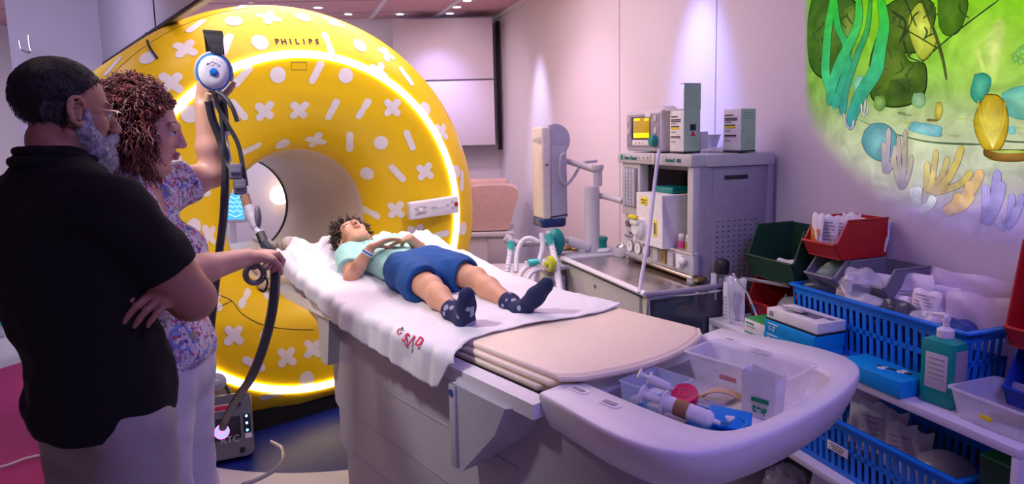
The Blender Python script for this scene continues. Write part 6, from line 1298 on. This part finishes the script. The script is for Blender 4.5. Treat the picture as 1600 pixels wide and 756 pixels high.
mb = MB(); cl(mb, [(.0115, .009), (.0115, .013), (.009, .0145)], (1, 1)); mb.build('centre_cap', 'cup_blue', cup)
mb = MB(); mb.at(c_+CB @ np.array([0, 0, .0108]), CB); 
mb.tube([(-.018+.001*i, .020+.004*math.sin(i*.35), 0) for i in range(37)], .0006, 5); mb.tube([(-.016, .019, 0), (-.002, .030, 0), (.017, .021, 0), (.010, .012, 0)], .0005, 5); mb.tube([(-.012, -.012, 0), (-.006, -.006, 0)], .0007, 5); mb.build('printed_sketch', 'ink', cup)
for s_, rad, a0, a1, z_ in (('MRI ONLY  EAR DEFENDERS', .0, 0, 0, .0335),): pass
for k in range(16): a = PI*.5+(k-7.5)*.11; text('cup_print', 'NOISEGUARDAUDIOX'[k] if False else 'I', .005, 'ink', cup, c_+CB @ np.array([.034*math.cos(a), .0375*math.sin(a), .0098]), CB @ rotm(0, 0, a-PI/2), .0002) if k % 2 else None
mb = MB(); mb.at(c_, CB); mb.tube([(.049*math.cos(t), .049*1.18*math.sin(t), -.022) for t in np.linspace(-.4, PI+.4, 24)], .0045, 8); mb.build('yoke', 'grey_plastic', hp)
# headband: a wide black band seen almost edge on
mb = MB(); hbz = [(.006, .055, -.012), (.004, .080, -.016), (0, .112, -.028), (-.004, .128, -.055), (-.004, .128, -.105), (-.002, .108, -.135), (0, .06, -.155), (0, .0, -.158)]
C_ = cat(hbz, 5); w_ = .026; mb.at(c_+CB @ np.array([.004, .0, 0]), CB); rings = [np.array([(p[0]-w_*(.5+.5*min(1, i/10)), p[1], p[2]), (p[0]+w_*(.5+.5*min(1, i/10)), p[1], p[2]), (p[0]+w_*(.5+.5*min(1, i/10)), p[1]-.004, p[2]-.004), (p[0]-w_*(.5+.5*min(1, i/10)), p[1]-.004, p[2]-.004)]) for i, p in enumerate(C_)]; mb.loft(rings); mb.build('headband', 'black', hp, 60)
mb = MB(); mb.at(c_, CB); mb.box((.012, .062, -.004), (.026, .030, .014), .004); mb.build('band_slider', 'dark_plastic', hp)
mb = MB(); C2 = [c_+CB @ (np.array([0, 0, -.15])+np.array([0, 0, 0]))]; 
th = np.arange(30)*2*PI/30; mb.at(c_+CB @ np.array([0, 0, -.16]), CB); mb.loft([np.c_[r*np.cos(th), r*1.16*np.sin(th), np.full(30, z)] for r, z in ((.03, .03), (.042, .028), (.043, .0), (.036, -.012))]); mb.build('far_ear_cup', 'white_plastic', hp)
mb = MB(); mb.tube([W_(326, 146, 1.915), W_(325, 158, 1.92)], [.009, .011], 12); mb.build('tan_plug', 'wood', hp)
# hoses from the headphones
mat('hose_dark', (.035, .038, .05), .4); mat('tan_sleeve', (.42, .22, .13), .5)
hz_ = thing('headset_cable_loom', 'bundle of dark audio hoses hanging from the headphones through clamps to the grey box', 'cable')
def tubeP(name, pts, r, m='hose_dark', par=hz_, n=8): mb = MB(); mb.tube(cat([W_(*p) for p in pts], 8), r, n); return mb.build(name, m, par)
tubeP('hose', [(326, 158, 1.92), (332, 185, 1.93), (345, 220, 1.94), (352, 250, 1.93), (350, 330, 1.92), (342, 400, 1.95), (333, 480, 2.0), (326, 560, 2.1), (325, 600, 2.2)], .012)
tubeP('hose', [(336, 145, 1.91), (342, 170, 1.92), (356, 195, 1.92), (372, 225, 1.92), (380, 262, 1.91), (385, 290, 1.9)], .0065)
tubeP('hose', [(338, 143, 1.91), (352, 152, 1.90), (363, 168, 1.89), (371, 190, 1.89)], .0065)
tubeP('hose', [(347, 155, 1.94), (350, 180, 1.94), (352, 205, 1.94)], .013, 'hose_dark'); tubeP('white_sleeve', [(352, 204, 1.94), (353, 212, 1.94)], .0125, 'white_plastic')
tubeP('thin_white_cable', [(354, 212, 1.94), (358, 235, 1.94), (363, 260, 1.93)], .003, 'white_plastic')
tubeP('hose', [(345, 178, 1.93), (350, 225, 1.92), (352, 250, 1.92), (362, 268, 1.91)], .006)
for (x, y) in ((368, 268), (375, 292)):
    p = W_(x, y, 1.90); cb_ = MB(); cb_.at(p, basis(_n(np.array([.9, .4, 0])), _n(np.array([-.22, 0, 1])))); cb_.box((0, 0, 0), (.036, .045, .03), .005); cb_.box((0, .0, .016), (.028, .012, .006), .002); cb_.build('clamp', 'mach_dark', hz_)
tubeP('sleeve_end', [(382, 305, 1.90), (388, 325, 1.89)], .014, 'tan_sleeve'); tubeP('white_connector', [(388, 322, 1.89), (394, 338, 1.88), (402, 356, 1.87), (407, 366, 1.86)], [.014]*8+[.0155]*8+[.013]*9, 'white_plastic', n=12)
mb = MB(); p = W_(403, 338, 1.865); mb.at(p, basis(_n(np.array([.9, .4, 0])), _n(np.array([-.3, 0, 1])))); mb.ball((0, 0, 0), (.010, .034, .016), 10); mb.build('oval_pad', 'mach_dark', hz_)
tubeP('strain_relief', [(407, 365, 1.86), (413, 380, 1.84)], .014, 'black')
tubeP('thick_hose', [(413, 380, 1.84), (425, 395, 1.82), (430, 425, 1.82), (426, 480, 1.85), (412, 540, 1.92), (392, 590, 2.0), (372, 620, 2.15), (355, 650, 2.35), (348, 668, 2.42)], .0145)
cph = thing('cable_plug', 'dark grey looped plug dangling below the woman\'s right hand', 'plug')
mb = MB(); p = W_(398, 428, 1.80); B_ = basis(_n(np.array([.9, .35, 0])), np.array([.25, 0, 1])); mb.at(p, B_); mb.tube([(.024*math.cos(t), .026*math.sin(t), 0) for t in np.linspace(0, 2*PI, 20)], .0085, 8, caps=(0, 0)); mb.box((-.006, .034, 0), (.03, .04, .022), .006); mb.build('plug_body', 'mach_dark', cph)
mb = MB(); mb.tube(cat([W_(412, 432, 1.8), W_(418, 440, 1.82), W_(413, 455, 1.84), W_(405, 452, 1.83)], 6), .003, 6); mb.build('plug_cord', 'black', cph)
# the grey box on the floor in front of the scanner
gb = thing('transmitter_box', 'grey electronics box with a lit round display standing on the floor by the scanner', 'electronics box')
a = W_(330, 722, 2.12); q = gl(350, 690, -.62)
def onfloor(x, y): return atz(x, y, .02)
p0 = onfloor(335, 722); p1 = onfloor(402, 709); e1 = _n(p1-p0); e1[2] = 0; e1 = _n(e1); e2 = np.array([0, 0, 1.]); lean = _n(np.cross(e1, e2)*-.30+e2); BB = basis(e1, lean); hgt = .30; wid = np.linalg.norm(p1-p0)*1.12; ctr = p0*.5+p1*.5-e1*.02
mat('box_grey', (.16, .16, .18), .45)
mb = MB(); mb.at(ctr+lean*hgt/2, BB); mb.loft([np.c_[rr(wid*k, hgt*k2, .035, 5), np.full(24, z)] for z, k, k2 in ((-.12, .96, .96), (-.01, 1, 1), (0, .98, .98))]); mb.build('housing', 'box_grey', gb)
def gpart(name, m, u, v, w, h, t=.004, par=gb, r=.004): mb = MB(); mb.at(ctr+lean*hgt/2, BB); mb.box((u*wid/2, v*hgt/2, .002), (w, h, t), r); return mb.build(name, m, par)
gpart('dark_panel', 'black', -.15, -.05, wid*.62, .10); mat('disp', (.1, .1, .3), .3, emit=(.25, .25, 1), estr=1.6, var=0); mat('disp_pink', (.3, .05, .3), .3, emit=(1, .25, .8), estr=1.2, var=0); mat('led', (.05, .2, .9), .3, emit=(.1, .35, 1), estr=6, var=0)
def gdisc(name, m, u, v, r0, r1, z, par=gb): mb = MB(); mb.at(ctr+lean*hgt/2, BB); mb.lathe([(r0, z), (r1, z), (r1, z+.003), (r0, z+.003), (r0, z)], 28, (u*wid/2, v*hgt/2, 0), caps=(0, 0)); return mb.build(name, m, par)
gdisc('round_display', 'disp', -.32, -.12, .0, .030, .004); gdisc('display_ring', 'disp_pink', -.32, -.12, .022, .034, .0035); gdisc('display_hub', 'disp_pink', -.32, -.12, 0, .010, .0065)
gpart('led_panel', 'black', .74, .02, .032, .085, .005)
for k in range(3): gdisc('status_light', 'led', .74, .02+(.22*(k-1)), 0, .0055, .005)
gpart('red_badge', 'print_red', -.25, .60, .065, .022, .005, r=.010); gpart('badge_rim', 'mach_light', -.25, .60, .080, .032, .0035, r=.015)
for u, v in ((.42, .66), (.48, -.78)): gdisc('knob_hole', 'black', u, v, 0, .013, .002)
text('box_lettering', 'RTC', .045, 'mach_light', gb, ctr+lean*hgt/2+BB @ np.array([.0, -.062, .0035]), BB, .0006)
gpart('white_sticker', 'card_white', .78, -.38, .03, .022, .003, r=.001)
mb = MB(); mb.at(ctr+lean*hgt, BB); mb.tube(cat([(-.10, -.01, -.04), (-.10, .03, -.04), (-.06, .045, -.04), (-.01, .04, -.04), (.01, .0, -.04)], 6), .010, 10); mb.build('carry_handle', 'rubber', gb)
# wheel-like dial and clear cable on the right of the box
mb = MB(); mb.lathe([(.0, .0), (.034, .0), (.036, .006), (.030, .010), (.012, .011), (.010, .016), (.002, .017)], 26, W_(338, 596, 2.35), R=basis(e1, (0, 0, 1.))); dial = mb.build('round_dial', 'grey_plastic', gb)
mat('hose_clear', (.30, .30, .36), .2, alpha=.7); clc = tubeP('clear_cable', [(424, 690, 2.55), (440, 700, 2.4), (442, 718, 2.25), (428, 735, 2.1), (400, 750, 2.0), (380, 757, 1.95)], .0075, 'hose_clear', par=None); clc.name = 'floor_cable'; tag(clc, 'clear grey cable curving across the blue floor from the grey box', 'cable')
mb = MB(); cps = [atz(x, y, .012) for x, y in ((-30, 736), (10, 727), (40, 716), (75, 709), (120, 702), (170, 700))]; mb.tube(cat(cps, 6), .006, 8); o = mb.build('floor_lead', 'white_plastic'); tag(o, 'thin white lead lying on the magenta floor disc at the lower left', 'cable')
tx = thing('teal_bench', 'teal and grey bench at the far left edge behind the man', 'bench'); a = atz(-40, 540, .03); 
q = W_(8, 505, 5.1); mb = MB(); mb.box((q[0]-.35, q[1]+.2, .175), (.80, .5, .15), .01); mb.build('teal_top', 'aqua', tx); mb = MB(); mb.box((q[0]-.35, q[1]+.25, .66), (.72, .35, .80), .02); mb.build('grey_cabinet', 'vent_grey', tx); mb = MB(); mb.box((q[0]-.35, q[1]+.2, .05), (.7, .45, .10), .01); mb.build('base', 'white_plastic', tx)

# ------------------------------------------------------------------ the boy on the table
bo = thing('person', 'boy in mint shirt and blue shorts lying on the sheet, hands on his chest', 'person', (0, 0, 0))
g = lambda s, l, z: fromG(s, l, z)
hcb = fromG(*gl(552, 371, -.11)); fwd = _n(gx*.26+np.array([0, 0, .93])-gy*.14); upv = _n(-gx*.95+np.array([0, 0, .28])); lft = np.cross(upv, fwd); HBb = np.stack([fwd, lft, np.cross(fwd, lft)], 1); hk = .80
F = Field((-1.35, 1.72, .86), (.30, 3.40, 1.25), .0045)
sR, sL = g(.745, -.185, 1.005), g(.715, .065, 1.01); pel = g(1.10, -.055, .985); ch = g(.84, -.06, .985); wst = g(1.0, -.055, .98)
Bb = np.stack([gx, gy, np.array([0, 0, 1.])], 1)
F.ell(ch, (.15, .12, .060), Bb, .03).ell(wst, (.12, .105, .060), Bb, .04).ell(pel, (.09, .12, .072), Bb, .04); F.cap(sR, sL, .042, .042, .03); nkb = hcb+HBb @ (np.array([-.035, 0, -.08])*hk); F.cap(g(.72, -.06, 1.01), nkb, .040, .038, .02)
eR, wR = fromG(*gl(549, 434, -.25)), gl(579, 388, -.17); eL, wL = gl(664, 397, .13), gl(640, 372, -.01); eL = fromG(*eL); wR = fromG(*wR); wL = fromG(*wL); 
F.chain([sR, sR*.5+eR*.5, eR], [.038, .034, .029], .015); F.chain([eR, eR*.6+wR*.4, wR], [.029, .029, .019], .012); F.chain([sL, sL*.5+eL*.5, eL], [.038, .033, .029], .015); F.chain([eL, eL*.6+wL*.4, wL], [.029, .028, .019], .012)
up_ = np.array([0, 0, 1.])
tR = fromG(*gl(622, 370, -.07)); tL = fromG(*gl(594, 384, -.10))
hand(F, wR+up_*.006, _n(tR-wR), _n(-up_*.8+gx*.3), 1, .78, curl=.18, spread=.08); hand(F, wL, _n(tL-wL-up_*.01), _n(-up_), -1, .78, curl=.16, spread=.08)
hR, hL = g(1.13, -.13, .985), g(1.11, .025, .985); kR, kL = fromG(*gl(672, 450, -.165)), fromG(*gl(742, 436, .065)); aR, aL = fromG(*gl(707, 486, -.205)), fromG(*gl(797, 474, .025))
F.chain([hR, hR*.5+kR*.5, kR], [.062, .056, .044], .03); F.chain([kR, kR*.6+aR*.4, aR], [.043, .042, .027], .02); F.chain([hL, hL*.5+kL*.5, kL], [.062, .056, .044], .03); F.chain([kL, kL*.6+aL*.4, aL], [.043, .042, .027], .02)
F.ell(kR+up_*.014+gx*.01, (.036, .03, .03), Bb, .02); F.ell(kL+up_*.014+gx*.01, (.036, .03, .03), Bb, .02)
feet = []
for a_, heel, toe in ((aR, gl(727, 507, -.22), gl(729, 462, -.245)), (aL, gl(814, 492, .01), gl(853, 446, .03))):
    h_, t_ = fromG(*heel), fromG(*toe); h_ = h_+up_*.012; feet.append((a_, h_, t_)); F.cap(a_, h_, .029, .027, .02); F.cap(h_, h_*.25+t_*.75, .026, .018, .02)
BP = head(F, hcb, HBb, hk, .85, w=1.0)
def bidx(C): q = (C-hcb) @ HBb/hk; return (((q[:, 0]-.098)**2/.014**2+(q[:, 1])**2/.020**2+(q[:, 2]+.0645)**2/.0125**2) < 1)*1
solid('body', F, ['skin_boy', 'lip'], bo, bidx); eyes(BP, HBb, hk, bo)
for s_ in (-1, 1): strands('eyebrow', [[BP(.092-.014*t, s_*(.014+.032*t), .025+.005*math.sin(t*3)), BP(.094-.016*t, s_*(.020+.032*t), .028+.005*math.sin(t*3))] for t in [i/24 for i in range(24)]], .0009, 'brow_brown', bo, 4, False)
# t-shirt
lo_ = F.lo; hi_ = F.lo+(F.n-1)*F.vox
F = Field(tuple(lo_), tuple(hi_), .005)
F.ell(ch, (.16, .137, .070), Bb, .03).ell(wst, (.14, .122, .070), Bb, .04).ell(g(1.08, -.055, .975), (.06, .125, .072), Bb, .04); F.cap(sR, sL, .054, .054, .03)
for a_, b_ in ((sR, eR), (sL, eL)):
    G_ = Field(tuple(lo_), tuple(hi_), .005); G_.chain([a_, a_+(b_-a_)*.95], [.052, .056], .02); G_.half(a_+(b_-a_)*.62, _n(b_-a_)); h = np.maximum(.03-np.abs(F.D-G_.D), 0)/.03; F.D = np.minimum(F.D, G_.D)-h*h*.0075
F.half(g(1.09, 0, 0), gx); F.ripple(.0045, 34, 2); F.ripple(.0025, 80, 3); F.ell(nkb, (.052, .052, .05), None, .003, 'cut'); solid('t_shirt', F, 'mint_shirt', bo)
F = Field(tuple(lo_), tuple(hi_), .005)
F.ell(g(1.09, -.055, .98), (.085, .135, .080), Bb, .03).ell(g(1.15, -.055, .975), (.09, .10, .066), Bb, .03)
for h_, k_ in ((hR, kR), (hL, kL)):
    G_ = Field(tuple(lo_), tuple(hi_), .005); d_ = _n(k_-h_); G_.chain([h_-d_*.02, h_*.45+k_*.55, k_], [.078, .076, .072], .02); G_.half(h_+(k_-h_)*.80, d_); h = np.maximum(.03-np.abs(F.D-G_.D), 0)/.03; F.D = np.minimum(F.D, G_.D)-h*h*.0075
    F.cap(h_+(k_-h_)*.88, h_+(k_-h_)*1.1, .060, .060, .003, 'cut')
F.ripple(.0045, 36, 6); F.ripple(.0025, 85, 1); F.half(g(1.02, 0, 0), -gx); solid('shorts', F, 'shorts_blue', bo)
# socks
for i, (a_, h_, t_) in enumerate(feet):
    L0 = a_+(([kR, kL][i]-a_)*.10); lo2 = np.minimum.reduce([L0, h_, t_])-.05; hi2 = np.maximum.reduce([L0, h_, t_])+.05; F = Field(tuple(lo2), tuple(hi2), .0032)
    F.cap(L0, a_, .034, .034, .01); F.cap(a_, h_, .034, .031, .02); F.cap(h_, h_*.4+t_*.6, .030, .030, .02); F.cap(h_*.4+t_*.6, t_, .032, .028, .02, flat=(gx, .8)); F.half(L0, _n([kR, kL][i]-a_))
    side_ = _n(np.cross(t_-h_, gx)); fr = _n(t_-h_)
    sp_ = [(h_+gx*.026-fr*.014, .026, 1), (h_+gx*.020-fr*.030, .026, 1), (h_+fr*.040+gx*.032, .009, 1), (h_+fr*.052+gx*.032, .009, 1), (h_+fr*.064+gx*.030, .009, 1), (h_+fr*.066+gx*.026-gy*.012, .010, 1), (a_+fr*.022-gy*.026, .011, 1), (a_+fr*.030-gy*.020+gx*.02, .010, 1), (a_-gy*.032+gx*.006, .010, 1), (h_+fr*.03-gy*.026, .010, 1), (a_+up_*.030, .011, 1)]
    def si(C, sp_=sp_): return np.max([np.linalg.norm(C-c, axis=1) < r for c, r, _ in sp_], axis=0)*1
    solid('sock', F, ['sock_navy', 'sock_grey'], bo, si)
# curly dark hair
mat('hair_boy', (.035, .020, .014), .5, var=.3, scale=60); rs_ = random.Random(5); mb = MB()
for i in range(420):
    while True:
        v = _n([rs_.gauss(0, 1), rs_.gauss(0, 1), rs_.gauss(0, 1)]); x, y, z = v*np.array([.098, .078, .090])+np.array([-.018, 0, .035])
        if z > .0 and x < .045+.35*max(0, z-.03) and x > -.11: break
    p = hcb+HBb @ (np.array([x, y, z])*hk); c2 = curl(p, HBb @ v, rs_.uniform(.025, .045), rs_.uniform(.005, .008), rs_.uniform(1., 2.), .1, 14)
    mb.tube(c2, [rs_.uniform(.0022, .003)*(1-.6*(j/13)**2) for j in range(14)], 5)
hr = mb.build('curly_hair', 'hair_boy', bo, 180); F = Field(tuple(hcb-.13), tuple(hcb+.13), .004); F.ell(hcb+HBb @ (np.array([-.024, 0, .040])*hk), np.array([.100, .083, .092])*hk, HBb); F.ripple(.004, 110, 1); q_ = hcb+HBb @ (np.array([.052, 0, .045])*hk); F.half(q_, _n(HBb @ np.array([1, 0, -.55]))); solid('hair_base', F, 'hair_boy', hr, None, 0)
# wristband
wb = thing('wristband', 'white hospital wristband around the boy\'s right wrist', 'wristband'); d_ = _n(wR-eR); c_ = wR-d_*.022; B_ = basis(_n(np.cross(d_, up_)), _n(np.cross(np.cross(d_, up_), d_)))
mb = MB(); mb.lathe([(.0225, -.010), (.0240, -.010), (.0240, .010), (.0225, .010), (.0225, -.010)], 24, c_, R=B_, caps=(0, 0)); mb.build('band', 'card_white', wb); mb = MB(); mb.lathe([(.0242, -.003), (.0246, -.003), (.0246, .003), (.0242, .003)], 24, c_, R=B_, caps=(0, 0)); mb.build('blue_stripe', 'cup_blue', wb)
